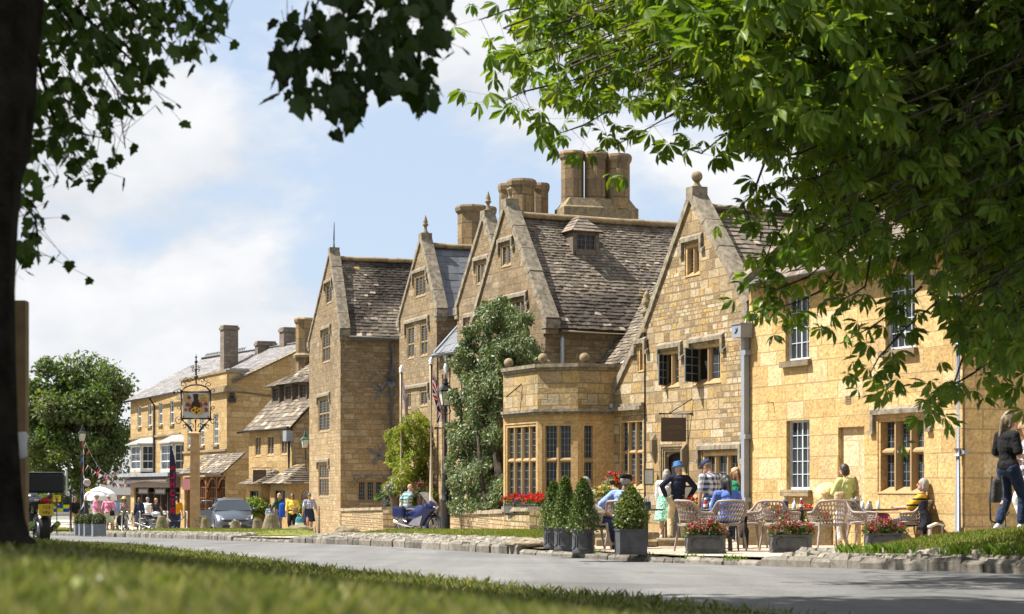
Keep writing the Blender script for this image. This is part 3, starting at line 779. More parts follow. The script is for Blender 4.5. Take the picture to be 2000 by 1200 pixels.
for ia,ib in((0,0),(1,2),(3,4)):
 h=MB();hood(h,plB,wB[ia][0]-.2,wB[ib][2]+.2,max(wB[ia][3],wB[ib][3])+.1,.3);h.build('hood_mould',M['coping'],hotel)
ea=P(846,693,62.3);ud=V((plB.d.x,plB.d.y,0));eL=2.3;mv=V((SM.x,SM.y,0))
lk=Plane.from2((ea+mv*.2).xy,(ea+mv*.2+ud*eL).xy);mb=MB();bb=gz(ea.y)-.4
wall_faces(mb,lk,[(0,bb),(lk.L,bb),(lk.L,ea.z),(0,ea.z)]);mb.build('wall',M['hotel'],hotel)
r=MB();upv=mv*1.5+V((0,0,1.62))
slates(r,ea,ud,upv,eL,upv.length,.36,(.45,.6),random.Random(5),pal_grey(.13,.19),.014)
r.face([ea-V((0,0,.03)),ea+ud*eL-V((0,0,.03)),ea+ud*eL+upv-V((0,0,.03)),ea+upv-V((0,0,.03))],0,(.05,.05,.06))
r.build('roof',M['slate'],hotel)
mb=MB();mb.loft([[ea+k for k in(V((0,0,0)),ud*.16,ud*.16+V((0,0,.1)),V((0,0,.1)))],[ea+upv+k for k in(V((0,0,0)),ud*.16,ud*.16+V((0,0,.1)),V((0,0,.1)))]],0,None,False);mb.build('coping',M['leadgrey'],hotel)
gutter(hotel,ea-ud*.05-V((0,0,.06)),ea+ud*eL-V((0,0,.06)),M['leadgrey'],.075)
mb=MB();q=ea+ud*1.1+mv*.1;mb.tube([q-V((0,0,.1)),q-V((0,0,.5)),q-V((0,0,.7)),V((q.x,q.y,bb))],[.13,.12,.055,.055],6);mb.build('downpipe',M['palegrey'],hotel)
wC=[box_rect(plC,*q)for q in((930,512,952,556),(910,624,926,668))]
gC=gable_wing(hotel,plC,(893,598),(945,424),(990,586),7,M['hotel'],pal_grey(.085,.13),wC,seed=23,roofmat='slate',row=.36,wr=(.5,.7),fin=('spike',.66),thick=.014)
for r_,c_ in zip(wC,(3,2)):win(hotel,plC,r_,c_,(),lead=(2,6),hoodm=True,frame=M['tanstone'],d=.085)
wD=[box_rect(plD,*q)for q in((978.5,477,998.5,522),(984,587,1026,624))]
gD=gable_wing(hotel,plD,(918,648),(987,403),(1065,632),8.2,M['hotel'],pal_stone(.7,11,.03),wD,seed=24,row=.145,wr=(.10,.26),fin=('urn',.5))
for r_,c_ in zip(wD,(2,4)):win(hotel,plD,r_,c_,(),lead=(2,6),hoodm=True,frame=M['tanstone'],d=.085)
e0=plD.pt(gD['uR']+.2,gD['z']-.32,-.4);gutter(hotel,e0,e0-plD.N*4,M['oldstone'],.07)
mb=MB();q=plD.pt(gD['uR']+.1,0,-.45);mb.tube([V((q.x,q.y,gD['z']-.3)),V((q.x,q.y,gD['z']-.5))+plD.U*.03,V((q.x,q.y,gz(q.y)))],.055,8);mb.build('downpipe',M['palegrey'],hotel)
def dormer(parent,c,face,side,w,h,rh,seed,mat_side,pal=None,hip=.5,over=.16,lights=2,roofrow=.14,nz=3):
 0
 rr=random.Random(seed);face=V(face).normalized();side=V(side).normalized();up=V((0,0,1));c=V(c)
 mb=MB();dp=w*1.3
 for sg in(-1,1):mb.obox(c+side*(sg*w/2-.05)-up*.1,side*.1,-face*dp,up*(h+.1))
 mb.obox(c-side*w/2-up*.1,side*w,-face*.1,up*.12);mb.obox(c-side*w/2+up*(h-.08),side*w,-face*.1,up*.08)
 mb.build('dormer_cheeks',mat_side,parent)
 pl=Plane.from2((c-side*w/2-face*.06).xy,(c+side*w/2-face*.06).xy)
 flip=(pl.d-V((side.x,side.y))).length>.1
 win(parent,pl,(.05,c.z+.02,w-.05,c.z+h-.08),lights,(),kind='casement',d=.03,lead=(2*lights,nz),frame=M['dwood'],sill=False,name='dormer_window')
 r=MB();hw=w/2+over;e=c+up*(h-.04);ap_f=e+up*rh-face*hip;ap_b=ap_f-face*(dp*1.2)
 pal=pal or pal_stone(.3,seed,.05)
 fl,fr=e-side*hw+face*over,e+side*hw+face*over;bl,br=fl-face*(dp*1.6),fr-face*(dp*1.6)
 def strip(a,b,ta,tb):
  n=max(3,int((ta-a).length/roofrow))
  for i in range(n):
   f0,f1=i/n,(i+1.25)/n;pa,pb=a.lerp(ta,f0),b.lerp(tb,f0);qa,qb=a.lerp(ta,min(1,f1)),b.lerp(tb,min(1,f1))
   nn=(b-a).cross(ta-a).normalized();nn=nn if nn.z>0 else-nn;m=max(1,int((pb-pa).length/.3));cut=sorted([0]+[(k+rr.uniform(-.25,.25))/m for k in range(1,m)]+[1])
   for x,y in zip(cut,cut[1:]):
    col=pal(rr,0,0,pa);l=nn*rr.uniform(.02,.035)
    A,B,C,D=pa.lerp(pb,x)+l,pa.lerp(pb,y)+l,qa.lerp(qb,y)+nn*.004,qa.lerp(qb,x)+nn*.004
    r.face([A,B,C,D],0,col);r.face([A-l,B-l,B,A],0,tuple(k*.8 for k in col))
  r.face([a,b,tb,ta],0,(.05,.045,.04))
 strip(fl,fr,ap_f,ap_f+(fr-fl)*.001);strip(fr,br,ap_f,ap_b);strip(bl,fl,ap_b,ap_f)
 r.build('dormer_roof',M['roof'],parent)
M['dwood']=plain('weathered_wood',(.13,.10,.075),.8,.25,10)
sN=plD.U
zc=0
upD=(plD.pt(gD['uA'],gD['zA']-.28)-plD.pt(gD['uR']+.16,gD['z']-.22))
ray=P(1141,493,1)-V((0,0,CZ));n_=plD.N.cross(upD).normalized();o_=plD.pt(gD['uR']+.16,gD['z']-.22)
k_=(o_-V((0,0,CZ))).dot(n_)/ray.dot(n_);pc=V((0,0,CZ))+ray*k_
dormer(hotel,pc+sN*.12,sN,plD.N,.74,.60,.5,3,M['dwood'],hip=.3,over=.13)
FR=plD.off(0.0);ue,ze=plD.uz(1172,716,-1.5);ur,zr=plD.uz(1270,540,-4.1)
e0=plD.pt(gD['uR']-.6,ze,-1.5);upv=plD.pt(gD['uR']-.6,zr,-4.1)-e0;Lr=6.2
r=MB()
def clipF(x,y):return True
slates(r,e0,plD.U,upv,Lr,upv.length,.14,(.14,.3),random.Random(8),pal_stone(.2,7,.04,1.0),.026)
r.face([e0-V((0,0,.03)),e0+plD.U*Lr-V((0,0,.03)),e0+plD.U*Lr+upv-V((0,0,.03)),e0+upv-V((0,0,.03))],0,(.05,.045,.04))
bk=e0+upv;r.face([bk,bk+plD.U*Lr,bk+plD.U*Lr-plD.N*2.6-V((0,0,2.6)),bk-plD.N*2.6-V((0,0,2.6))],0,(.1,.09,.08))
r.build('roof',M['roof'],hotel)
mb=MB();mb.tube([bk+V((0,0,.04)),bk+plD.U*Lr+V((0,0,.04))],.12,8);mb.build('ridge',M['coping'],hotel)
mb=MB();q=plD.off(-1.75);wall_faces(mb,q,[(gD['uR']-.5,plD.base()-.5),(gD['uR']+5.5,plD.base()-.5),(gD['uR']+5.5,ze),(gD['uR']-.5,ze)]);mb.build('wall',M['bay'],hotel)
BO=2.0
ub0=plD.uz(983,900,BO)[0];ub1=plD.uz(1050,900,BO)[0]
c0=plD.pt(ub0,0,BO);c1=plD.pt(ub1,0,BO);d45=(plD.U-plD.N).normalized()
c2=c1+d45*1.05;c3=c2-plD.N*1.6;cL=c0-plD.N*2.2
F1=Plane.from2(c0 .xy,c1 .xy);F2=Plane.from2(c1 .xy,c2 .xy);F3=Plane.from2(c2 .xy,c3 .xy);F0=Plane.from2(cL.xy,c0 .xy)
zb=gz(45.5)-.4;z_sill=F1 .uz(1015,990)[1];z_head=F1 .uz(1015,829)[1];z_cor=F1 .uz(1015,808)[1];z_par=F1 .uz(1015,728)[1]
h1=box_rect(F1,987,829,1047.5,987);h2=box_rect(F2,1061,829,1123,984);
h3u=F3 .uz(1137,830)[0],F3 .uz(1161,830)[0];h3=(min(h3u),h1[1],max(h3u),h1[3])
h1=(h1[0],z_sill,h1[2],z_head);h2=(h2[0],z_sill,h2[2],z_head);h3=(.12,z_sill,.50,z_head);h2=(.12,h2[1],.93,h2[3])
mb=MB();mp=MB()
for pl_,hs in((F0,()),(F1,(h1,)),(F2,(h2,)),(F3,(h3,))):
 wall_faces(mb,pl_,[(0,zb),(pl_.L,zb),(pl_.L,z_cor),(0,z_cor)],hs)
 wall_faces(mp,pl_,[(0,z_cor),(pl_.L,z_cor),(pl_.L,z_par),(0,z_par)])
 for h in hs:reveal(mb,pl_,h,.22)
mb.build('bay_wall',M['dressed'],hotel);mp.build('bay_parapet',M['bay'],hotel)
for pl_,h,n in((F1,h1,4),(F2,h2,2),(F3,h3,1)):
 win(hotel,pl_,h,n,(.56,),d=.13,lead=(3,5)if n!=4 else(2,5),mull=.105,name='bay_window')
mb=MB()
def band(z0,z1,o0,o1):
 pts=[cL,c0,c1,c2,c3];pls=[F0,F1,F2,F3]
 def offp(k):
  res=[]
  for i,p in enumerate(pts):
   ns=[V((q.nn.x,q.nn.y,0))for q in pls[max(0,i-1):i+1]]
   n=sum(ns,V((0,0,0))).normalized();f=1/max(.4,n.dot(ns[0]));res.append(p+n*k*f)
  return res
 a,b=offp(o0),offp(o1)
 for i in range(4):
  q=[V((p.x,p.y,z0))for p in(a[i],b[i],b[i+1],a[i+1])];t=[V((p.x,p.y,z1))for p in(a[i],b[i],b[i+1],a[i+1])]
  mb.loft([q,t],0,None,False)
band(z_cor-.07,z_cor-.002,.0,.07);band(z_cor,z_cor+.07,-.02,.14);band(z_par,z_par+.06,-.3,.05);band(z_par+.062,z_par+.15,-.3,.1)
mb.build('bay_cornice',M['coping'],hotel)
mb=MB();band(z_sill-.12,z_sill,.0,.1);mb.build('bay_sill',M['coping'],hotel)
mb=MB();mb.face([V((p.x,p.y,z_par-.25))for p in(cL,c0,c1,c2,c3)]);mb.build('bay_roof',M['leadgrey'],hotel)
for p in(c0+(c1-c0)*.06-plD.N*.1,c0-plD.N*1.2+plD.U*.1,c1-plD.N*.15,c2-plD.N*.25-plD.U*.12):
 mb=MB();mb.lathe([(.06,0),(.05,.03)]+[(.125*math.sin(R(a))+.001,.15-.125*math.cos(R(a)))for a in range(20,181,16)],V((p.x,p.y,z_par+.15)),16);mb.build('ball_finial',M['finial'],hotel)
u_,z_=F1 .uz(1016,762);mb=MB();a=F1 .pt(u_-.2,z_-.18,.3);b=F1 .pt(u_+.12,z_+.14,.02);mb.tube([a,b],.018,5);mb.tube([F1 .pt(u_+.0,z_+.02,.16),F1 .pt(u_+.16,z_-.1,.01)],.012,5);mb.build('sundial',M['black'],hotel)
def chim_at(parent,x,Z,ytop,ybot,w,oct_=True,dp=.8,mat=None,pl=plD):
 p=P(x,ytop,Z);q=V((p.x,p.y))-pl.o;u=q.dot(pl.d);out_=q.dot(pl.nn)
 return chimney(parent,pl,u,out_,CZ+(HY-ybot)/FP*Z,p.z,w,dp,mat,oct_=oct_)
M['stack']=stone('chimney_stone',[(.24,.165,.085),(.31,.22,.115),(.17,.125,.075),(.27,.175,.075)],.5,.5,.018,(.12,.09,.06),.75,(.12,.1,.08),bump=.012)
for x,t,wd in((1118,297,.74),(1164,299,.74),(1208,303,.74)):chim_at(hotel,x,60,t,410,wd,True,.7,M['stack'])
p=P(1165,404,60);q=V((p.x,p.y))-plD.o;u_,o_=q.dot(plD.d),q.dot(plD.nn)
mb=MB();zz0=CZ+(HY-425)/FP*60;zz1=CZ+(HY-391)/FP*60
ax=V((.96,.28,0));ay=V((-.28,.96,0));pc=V((p.x,p.y,0))
ring=lambda hx,hy,z:[pc+ax*a*hx+ay*b*hy+V((0,0,z))for a,b in((-1,-1),(1,-1),(1,1),(-1,1))]
mb.loft([ring(1.27,.5,zz0-1),ring(1.27,.5,zz0+.25),ring(1.2,.45,zz0+.3),ring(1.02,.36,zz1)],0,None,False);mb.build('chimney_plinth',M['finial'],hotel)
for x,t,Z,wd in((990,360,60,.5),(1019,352,59.5,.82),(1056,359,60.2,.5)):chim_at(hotel,x,Z,t,440,wd,True,.7,M['stack'])
for x,t,Z,wd in((921,403,66,1.0),(951,405,66.4,.6)):chim_at(hotel,x,Z,t,520,wd,True,.7,M['stack'])
plE=Plane(1257,44.7,1463,40.0);plS=Plane(1191,46.1,1258,44.58)
house=thing('stone_house','rubble stone gabled house with ball finial, open casements and arched doorway','house',(plE.o.x,plE.o.y,plE.base()))
wE=[box_rect(plE,*q)for q in((1338,477,1367,540),(1292,686,1327,758),(1353,673,1408,751),(1371,884,1443,962))]
dr=box_rect(plE,1288,868,1332,1060);dr=(dr[0],plE.base(1)-.02,dr[2],dr[3])
uA,zA=plE.uz(1350,386);uR,zR=plE.uz(1455,592);zK=zR
def zline(u):return zA+(u-uA)/(uR-uA)*(zR-zA)
bE=plE.base(0)-.5;uRR=plE.L;uLk,zLk=plE.uz(1257,650)
mb=MB();wall_faces(mb,plE,[(0,bE),(uRR,bE),(uRR,zR-.15),(uR,zR-.15),(uR,zR),(uA,zA),(0,zLk)],wE+[dr])
for h in wE:reveal(mb,plE,h,.2)
reveal(mb,plE,dr,.25)
sR=side_plane(plE,uRR,7);wall_faces(mb,sR,[(0,bE),(sR.L,bE),(sR.L,zR-.15),(0,zR-.15)])
sL=side_plane(plE,0,6);wall_faces(mb,sL,[(0,bE),(sL.L,bE),(sL.L,zLk),(0,zLk)])
mb.build('wall',M['rubble'],house)
c=MB();coping_run(c,plE,(uR+.08,zR-.05),(uA,zA));coping_run(c,plE,(-.05,zLk-.05),(uA,zA));pbox(c,plE,uA-.16,uA+.16,zA-.05,zA+.24,-.34,.055)
pbox(c,plE,uR-.05,uR+.2,zR-.3,zR-.02,-.36,.06);c.build('coping',M['coping'],house)
f=MB();finial(f,plE.pt(uA,zA+.2,-.15),.62,'ball');f.build('finial',M['finial'],house)
for r_,c_,kw in zip(wE,(2,2,2,3),(dict(arch=True,lead=(2,7)),dict(open_left=True,lead=(2,4)),dict(open_left=True,lead=(2,4)),dict(lead=(3,4)))):
 win(house,plE,r_,c_,(),hoodm=True,hd=.24,d=.15,**kw)
r=MB();e0=plE.pt(uR+.35,zR-.42,-.36);top=plE.pt(uA,zA-.28,-.36);up=top-e0
slates(r,e0,-plE.N,up,7,up.length,.21,(.18,.4),random.Random(9),pal_stone(.5,5,.05),.03)
r.face([e0-V((0,0,.04)),e0-plE.N*7-V((0,0,.04)),top-plE.N*7-V((0,0,.04)),top-V((0,0,.04))],0,(.05,.045,.04))
e1=plE.pt(-.2,zLk-.3,-.36);r.face([e1,e1-plE.N*7,top-plE.N*7,top],0,(.09,.08,.07));r.build('roof',M['roof'],house)
mb=MB();mb.tube([top+V((0,0,.05)),top-plE.N*7+V((0,0,.05))],.13,8);mb.build('ridge',M['coping'],house)
mb=MB();u0,z0,u1,z1=dr;fw=.16
for k,(o_,wd)in enumerate(((.0,.30),(-.03,.2),(-.06,.1))):
 pbox(mb,plE,u0+.05*k,u0+.05*k+.05,z0,z1-.055*k,o_-.12,o_-.008)
 pbox(mb,plE,u0+.05*k+.05,u1,z1-.055*k-.055,z1-.055*k,o_-.12,o_-.008)
a0,a1=u0+.15,u1;zt=z1-.165;n=10
pts=[(a0,zt),(a0,zt-.14)]+[(a0+(a1-a0)*k/n,zt-.14+.11*math.sin(math.pi*k/n)**.6)for k in range(1,n)]+[(a1,zt-.14),(a1,zt)]
half=n//2
mb.poly([plE.pt(u,z,-.12)for u,z in pts[:half+2]+[((a0+a1)/2,zt)]],plE.N*-.06);mb.poly([plE.pt(u,z,-.12)for u,z in[((a0+a1)/2,zt)]+pts[half+1:]],plE.N*-.06)
do=mb.build('doorway',M['oldstone'],house)
mb=MB();pbox(mb,plE,u0,u1,z0,z1,-.26,-.215);mb.build('doorway_dark_panel',M['dark'],do)  # solid dark panel imitating the unlit inside of the doorway
for u_ in(u0-.22,u1+.22):
 mb=MB()
 hh=z1+(.12 if u_<u1 else-.15);sc_=.62
 lv=lambda z,w1_,w2_,dp:[plE.pt(u_+x*sc_,z,y*sc_)for x,y in((-w1_,0),(w1_,0),(w2_,dp),(-w2_,dp))]
 b,mid,a,t_=lv(hh-.55,.03,.02,.03),lv(hh-.28,.15,.11,.2),lv(hh,.15,.11,.2),lv(hh+.14,.06,.05,.03)
 mb.loft([b,mid,a,t_],0,None,False);mb.build('corbel',M['oldstone'],house)
ul,zl=plS.uz(1191,787);ut,zt=plS.uz(1257,650)
hs=[box_rect(plS,1209,819,1256,956),box_rect(plS,1245.5,677,1258.5,727)]
hs[1]=(hs[1][0],hs[1][1],plS.L-.03,hs[1][3])
mb=MB();wall_faces(mb,plS,[(0,bE),(plS.L,bE),(plS.L,zt),(ut,zt),(0,zl)],hs)
for h in hs:reveal(mb,plS,h,.2)
s_=side_plane(plS,0,4);wall_faces(mb,s_,[(0,bE),(s_.L,bE),(s_.L,zl),(0,zl)])
mb.build('wall',M['rubble'],house)
win(house,plS,hs[0],3,(.53,),lead=(2,6),mull=.09,d=.14,name='mullioned_window');win(house,plS,hs[1],1,(),lead=(2,4),arch=True,hoodm=True)
c=MB();coping_run(c,plS,(-.08,zl-.05),(ut-.02,zt+.05));pbox(c,plS,-.2,.1,zl-.3,zl-.04,-.3,.06)
zc_=plS.uz(1225,800)[1];pbox(c,plS,-.1,plS.L,zc_-.03,zc_+.06,.0,.14);pbox(c,plS,-.05,plS.L,zc_+.062,zc_+.14,.0,.08);c.build('coping',M['coping'],house)
f=MB();finial(f,plS.pt(ut-.02,zt+.0,-.1),.72,'tall');f.build('finial',M['finial'],house)
mb=MB();a=P(1160,805,46.5);b=P(1196,800,45.9);slates(mb,a,(b-a),V((.25,.55,.75)),(b-a).length,.8,.12,(.15,.3),random.Random(4),pal_stone(.3,2),.02);mb.build('roof',M['roof'],house)
mb=MB();mb.obox(a+V((0,-.1,.0)),(b-a),V((0,-.05,0)),V((0,0,.14)));mb.build('gutter',M['palegrey'],house)
mb=MB();q=Plane.from2(V((P(1166,900,46.9).x,46.9)),V((P(1196,900,45.95).x,45.95)));wall_faces(mb,q,[(0,bE),(q.L,bE),(q.L,a.z),(0,a.z)]);mb.build('wall',M['bay'],house)
plY=Plane(1463,39.85,1885,33.0)
yh=thing('ashlar_house','smooth yellow ashlar house with white casements and a blocked doorway, under the chestnut branches','house',(plY.o.x,plY.o.y,plY.base()))
zEv=plY.uz(1500,548)[1];bY=plY.base(0)-.5
yw=[box_rect(plY,*q)for q in((1534,575,1580,704),(1729,534,1787,682),(1536,821,1581,957),(1714,815,1807,965))]
bl=box_rect(plY,1637,834,1688,1000);bl=(bl[0],plY.base(4)-.05,bl[2],bl[3])
mb=MB();wall_faces(mb,plY,[(0,bY),(plY.L,bY),(plY.L,zEv),(0,zEv)],yw+[bl])
for h in yw:reveal(mb,plY,h,.2)
reveal(mb,plY,bl,.1)
bk_=MB();wall_faces(bk_,plY,[(bl[0],bl[1]),(bl[2],bl[1]),(bl[2],bl[3]),(bl[0],bl[3])],(),-.1);bk_.build('blocked_doorway',stone('infill_stone',[(.56,.44,.27),(.60,.49,.32),(.52,.39,.22)],.6,.42,.01,(.44,.33,.19),.25,(.4,.29,.15),rubble=True),yh)
sY=side_plane(plY,plY.L,9);wall_faces(mb,sY,[(0,bY),(sY.L,bY),(sY.L,zEv),(0,zEv)])
mb.build('wall',M['yellow'],yh)
mb=MB();pbox(mb,plY,-.0,plY.L+.06,bY,plY.base(3)+.42,.0,.05,0);pbox(mb,sY,-.05,sY.L,bY,plY.base(3)+.42,.0,.05,0);mb.build('plinth',M['yellow'],yh)
for r_,kd,ld,dd in((yw[0],'casement',(4,4),.16),(yw[1],'casement',(4,5),.16),(yw[2],'casement',(4,5),.16)):
 win(yh,plY,r_,1,(),kind=kd,d=dd,lead=ld,name='casement_window',frame=M['palegrey2']if 'palegrey2' in M else M['white'])
win(yh,plY,yw[3],3,(.56,),lead=(3,4),hoodm=True,mull=.12,d=.2,name='mullioned_window',hd=.3)
r=MB();e0=plY.pt(.25,zEv-.1,.28);upv=V((0,0,3.0))-plY.N*3.3
slates(r,e0,plY.U,upv,plY.L+.3,upv.length,.22,(.18,.42),random.Random(12),pal_stone(.4,9,.05),.03)
r.face([e0-V((0,0,.03)),e0+plY.U*(plY.L+.3)-V((0,0,.03)),e0+plY.U*(plY.L+.3)+upv-V((0,0,.03)),e0+upv-V((0,0,.03))],0,(.05,.045,.04));r.build('roof',M['roof'],yh)
mb=MB();e=plY.pt(.0,zEv-.12,.3);mb.loft([[e+k for k in(V((0,0,0)),plY.U*.38,plY.U*.38+V((0,0,.22)),V((0,0,.22)))],[e+upv+k for k in(V((0,0,0)),plY.U*.38,plY.U*.38+V((0,0,.22)),V((0,0,.22)))]],0,None,False);mb.build('coping',M['coping'],yh)
gutter(yh,plY.pt(.3,zEv-.1,.33),plY.pt(plY.L+.3,zEv-.1,.33),M['gutter'],.06)
u_,z_=plY.uz(1657,781);mb=MB()
for k in range(4):pbox(mb,plY,u_-.1,u_+.1,z_-.08+.045*k,z_-.052+.045*k,-.01,.012)
mb.build('air_vent',M['oldstone'],yh)
mb=MB();u_,z_=plY.uz(1510,786);mb.tube([plY.pt(u_,z_,0),plY.pt(u_,z_,.14)],.016,6);mb.build('iron_peg',M['finial'],yh)
def ypipe(x,ytop,wd,square,label=None):
 u_,z_=plY.uz(x,ytop,.1);mb=MB();zb_=plY.base(u_)+.05
 if square:
  pbox(mb,plY,u_-wd,u_+wd,zb_,z_+.02,.03,.03+2*wd)
  for zz_ in(zb_+.8,(z_+zb_)/2,z_-.35):pbox(mb,plY,u_-wd-.05,u_+wd+.05,zz_,zz_+.1,.0,.032+2*wd)
 else:
  mb.tube([plY.pt(u_,zb_,.11),plY.pt(u_,z_,.11)],wd,12)
  for zz_ in(zb_+1.6,zb_+3.6):mb.tube([plY.pt(u_,zz_,.11),plY.pt(u_,zz_+.14,.11)],wd*1.3,12);pbox(mb,plY,u_-.02,u_+.16,zz_+.04,zz_+.1,.0,.1)
 o=mb.build('downpipe',M['pipegrey'],yh);
 if square:
  h=MB();pbox(h,plY,u_-.19,u_+.19,z_+.02,z_+.3,.02,.32);pbox(h,plY,u_-.21,u_+.21,z_+.3,z_+.33,.01,.34);h.tube([plY.pt(u_,z_+.33,.08),plY.pt(u_,z_+.6,.04)],.045,8);ho=h.build('hopper',M['pipegrey'],o)
  s=MB()
  bird=[(-.07,-.06),(-.02,-.03),(.0,.0),(-.03,.07),(.02,.03),(.07,.08),(.05,.02),(.08,.0),(.04,-.03),(.01,-.07),(-.03,-.08)]
  s.poly([plY.pt(u_+a,z_+.17+b*.8,.321)for a,b in bird],plY.N*.008);s.build('emblem',M['black'],o)
ypipe(1455,662,.065,True);ypipe(1872,560,.065,False)
plK=Plane(486,86.4,572,82.0)
cot=thing('dormer_cottage','low stone cottage with three roof dormers and two hooded ground floor bays','cottage',(plK.o.x,plK.o.y,plK.base()))
zk=plK.uz(528,838)[1];bK=plK.base()-.5
kw=[box_rect(plK,*q)for q in((497.5,852,509.5,893),(521,851,535,891),(548,849,561,890))]
mb=MB();wall_faces(mb,plK,[(0,bK),(plK.L,bK),(plK.L,zk),(0,zk)],kw)
for h in kw:reveal(mb,plK,h,.18)
mb.build('wall',M['shop'],cot)
RK=3.0;zr=zk+3.3
sK=side_plane(plK,plK.L,6.0);mb=MB();wall_faces(mb,sK,[(0,bK),(6,bK),(6,zk),(RK,zr-.1),(0,zk)]);
sK0=side_plane(plK,0,6.0);wall_faces(mb,sK0,[(0,bK),(6,bK),(6,zk),(RK,zr-.1),(0,zk)]);mb.build('wall',M['hotel'],cot)
for h in kw:win(cot,plK,h,2,(),d=.09,lead=(2,6),mull=.08)
r=MB();e0=plK.pt(-.15,zk-.05,.25);upv=plK.pt(-.15,zr,-RK)-e0;rf=[]
slates(r,e0,plK.U,upv,plK.L+.35,upv.length,.27,(.25,.5),random.Random(3),pal_stone(.15,4,.1),.03)
e1=plK.pt(-.15,zr,-RK);r.face([e1,e1+plK.U*(plK.L+.35),e1+plK.U*(plK.L+.35)-plK.N*3-V((0,0,3.3)),e1-plK.N*3-V((0,0,3.3))],0,(.1,.09,.08))
r.face([e0-V((0,0,.04)),e0+plK.U*(plK.L+.35)-V((0,0,.04)),e1+plK.U*(plK.L+.35)-V((0,0,.04)),e1-V((0,0,.04))],0,(.05,.045,.04))
r.build('roof',M['roof'],cot)
mb=MB();e1b=e1+V((0,0,.05));mb.tube([e1b,e1b+plK.U*(plK.L+.35)],.13,6);mb.build('ridge',M['coping'],cot)
for x,y in((541.5,787),(566.5,783),(594.5,780)):
 ray=P(x,y,1)-V((0,0,CZ));n_=plK.U.cross(upv).normalized();k_=(e0-V((0,0,CZ))).dot(n_)/ray.dot(n_);pc=V((0,0,CZ))+ray*k_
 dormer(cot,pc+plK.N*.1,plK.N,plK.U,.82,.78,.55,int(x),M['dwood'],hip=.7,over=.3,roofrow=.16,nz=4)
gutter(cot,plK.pt(-.6,zk-.1,.3),plK.pt(plK.L+.15,zk-.02,.3),M['black'],.07)
u_=plK.L-.12;mb=MB();pbox(mb,plK,u_-.2,u_+.2,zk-.62,zk-.15,.03,.35);mb.build('hopper',M['leadgrey'],cot)
mb=MB();mb.tube([plK.pt(u_,zk-.6,.14),plK.pt(u_,bK,.14)],.07,8);mb.build('downpipe',M['black'],cot)
def bay_porch(x0,x1,yE,yA,seed,doorx):
 ua=plK.uz(x0,yE,.9)[0];ub=plK.uz(x1,yE,.9)[0];ze=plK.uz((x0+x1)/2,yE,.9)[1];za=plK.uz(x1,yA,.1)[1]
 q=.55;A,B,C,D=plK.pt(ua,0,0),plK.pt(ua+q,0,.9),plK.pt(ub-.15,0,.9),plK.pt(ub,0,0)
 mb=MB()
 for a,b,holes in((A,B,1),(B,C,1),(C,D,0)):
  pl_=Plane.from2(a.xy,b.xy);w_=pl_.L
  hs=[(w_*.12,ze-2.3,w_*.88,ze-.35)]if holes==1 else[]
  if a is B:hs=[(w_*.22,ze-1.45,w_*.82,ze-.3)]
  wall_faces(mb,pl_,[(0,bK),(w_,bK),(w_,ze),(0,ze)],hs)
  for h in hs:
   reveal(mb,pl_,h,.14)
   win(cot,pl_,h,3 if a is A else 1,(),d=.14,lead=(2,5)if a is A else(3,3),mull=.13,name='bay_window',kind='stone' if a is A else 'casement',frame=None if a is A else M['black'],sill=False)
 mb.build('bay_wall',M['dressed'],cot)
 r=MB();rr=random.Random(seed);pts=[plK.pt(ua-.3,ze,.0),plK.pt(ua+q-.2,ze,1.25),plK.pt(ub+.05,ze,1.25),plK.pt(ub+.2,ze,0)];ap0=plK.pt(ua+(ub-ua)*.55,za,.05);ap1=plK.pt(ub-.25,za,.05);pal=pal_stone(.1,seed,.12)
 for(a,b,ta,tb)in((pts[0],pts[1],ap0,ap0),(pts[1],pts[2],ap0,ap1),(pts[2],pts[3],ap1,ap1)):
  n=9;nn=(b-a).cross(ta-a).normalized();nn=nn if nn.z>0 else-nn
  r.face([a,b,tb,ta]if(tb-ta).length>.01 else[a,b,ta],0,(.06,.05,.04))
  for i in range(n):
   f0,f1=i/n,min(1,(i+1.25)/n);pa,pb,qa,qb=a.lerp(ta,f0),b.lerp(tb,f0),a.lerp(ta,f1),b.lerp(tb,f1)
   m=max(1,int((pb-pa).length/.3));cut=[0]+[(k+rr.uniform(-.2,.2))/m for k in range(1,m)]+[1]
   for x,y in zip(cut,cut[1:]):
    l=nn*rr.uniform(.02,.04);col=pal(rr,0,0,pa);AA,BB=pa.lerp(pb,x)+l,pa.lerp(pb,y)+l
    r.face([AA,BB,qa.lerp(qb,y),qa.lerp(qb,x)],0,col);r.face([AA-l,BB-l,BB,AA],0,tuple(k*.8 for k in col))
 r.build('bay_roof',M['roof'],cot)
bay_porch(473,512,946,917,5,498);bay_porch(519,566,945,908,6,549)
for x,t,wd in((595,622,.85),):
 p=P(x,t,88);q=V((p.x,p.y))-plK.o;chimney(cot,plK,q.dot(plK.d),q.dot(plK.nn),zk+1.0,p.z,wd,wd,M['stack'],oct_=True)
 mb=MB();mb.lathe([(.55,0),(.58,.12),(.45,.22)],(p.x,p.y,p.z-1.9),8,smooth=False);mb.build('chimney_collar',M['finial'],cot)
mb=MB();ga,gb_=G(589,80),G(604,78.5);dv=(gb_-ga)
for k in range(9):q=ga+dv*k/8;mb.tube([q,q+V((0,0,1.55+.3*math.sin(math.pi*k/8)))],.016,5)
for h in(.15,.8,1.45):mb.tube([ga+V((0,0,h)),gb_+V((0,0,h))],.018,5)
mb.tube([ga+dv*k/8+V((0,0,1.55+.3*math.sin(math.pi*k/8)))for k in range(9)],.02,5)
tag(mb.build('iron_gate',M['black'],base=True),'black wrought iron gate with arched top between cottage and hotel','gate')
plM=Plane(255,116,353,104.4);plW=Plane(353,103.4,443,95)
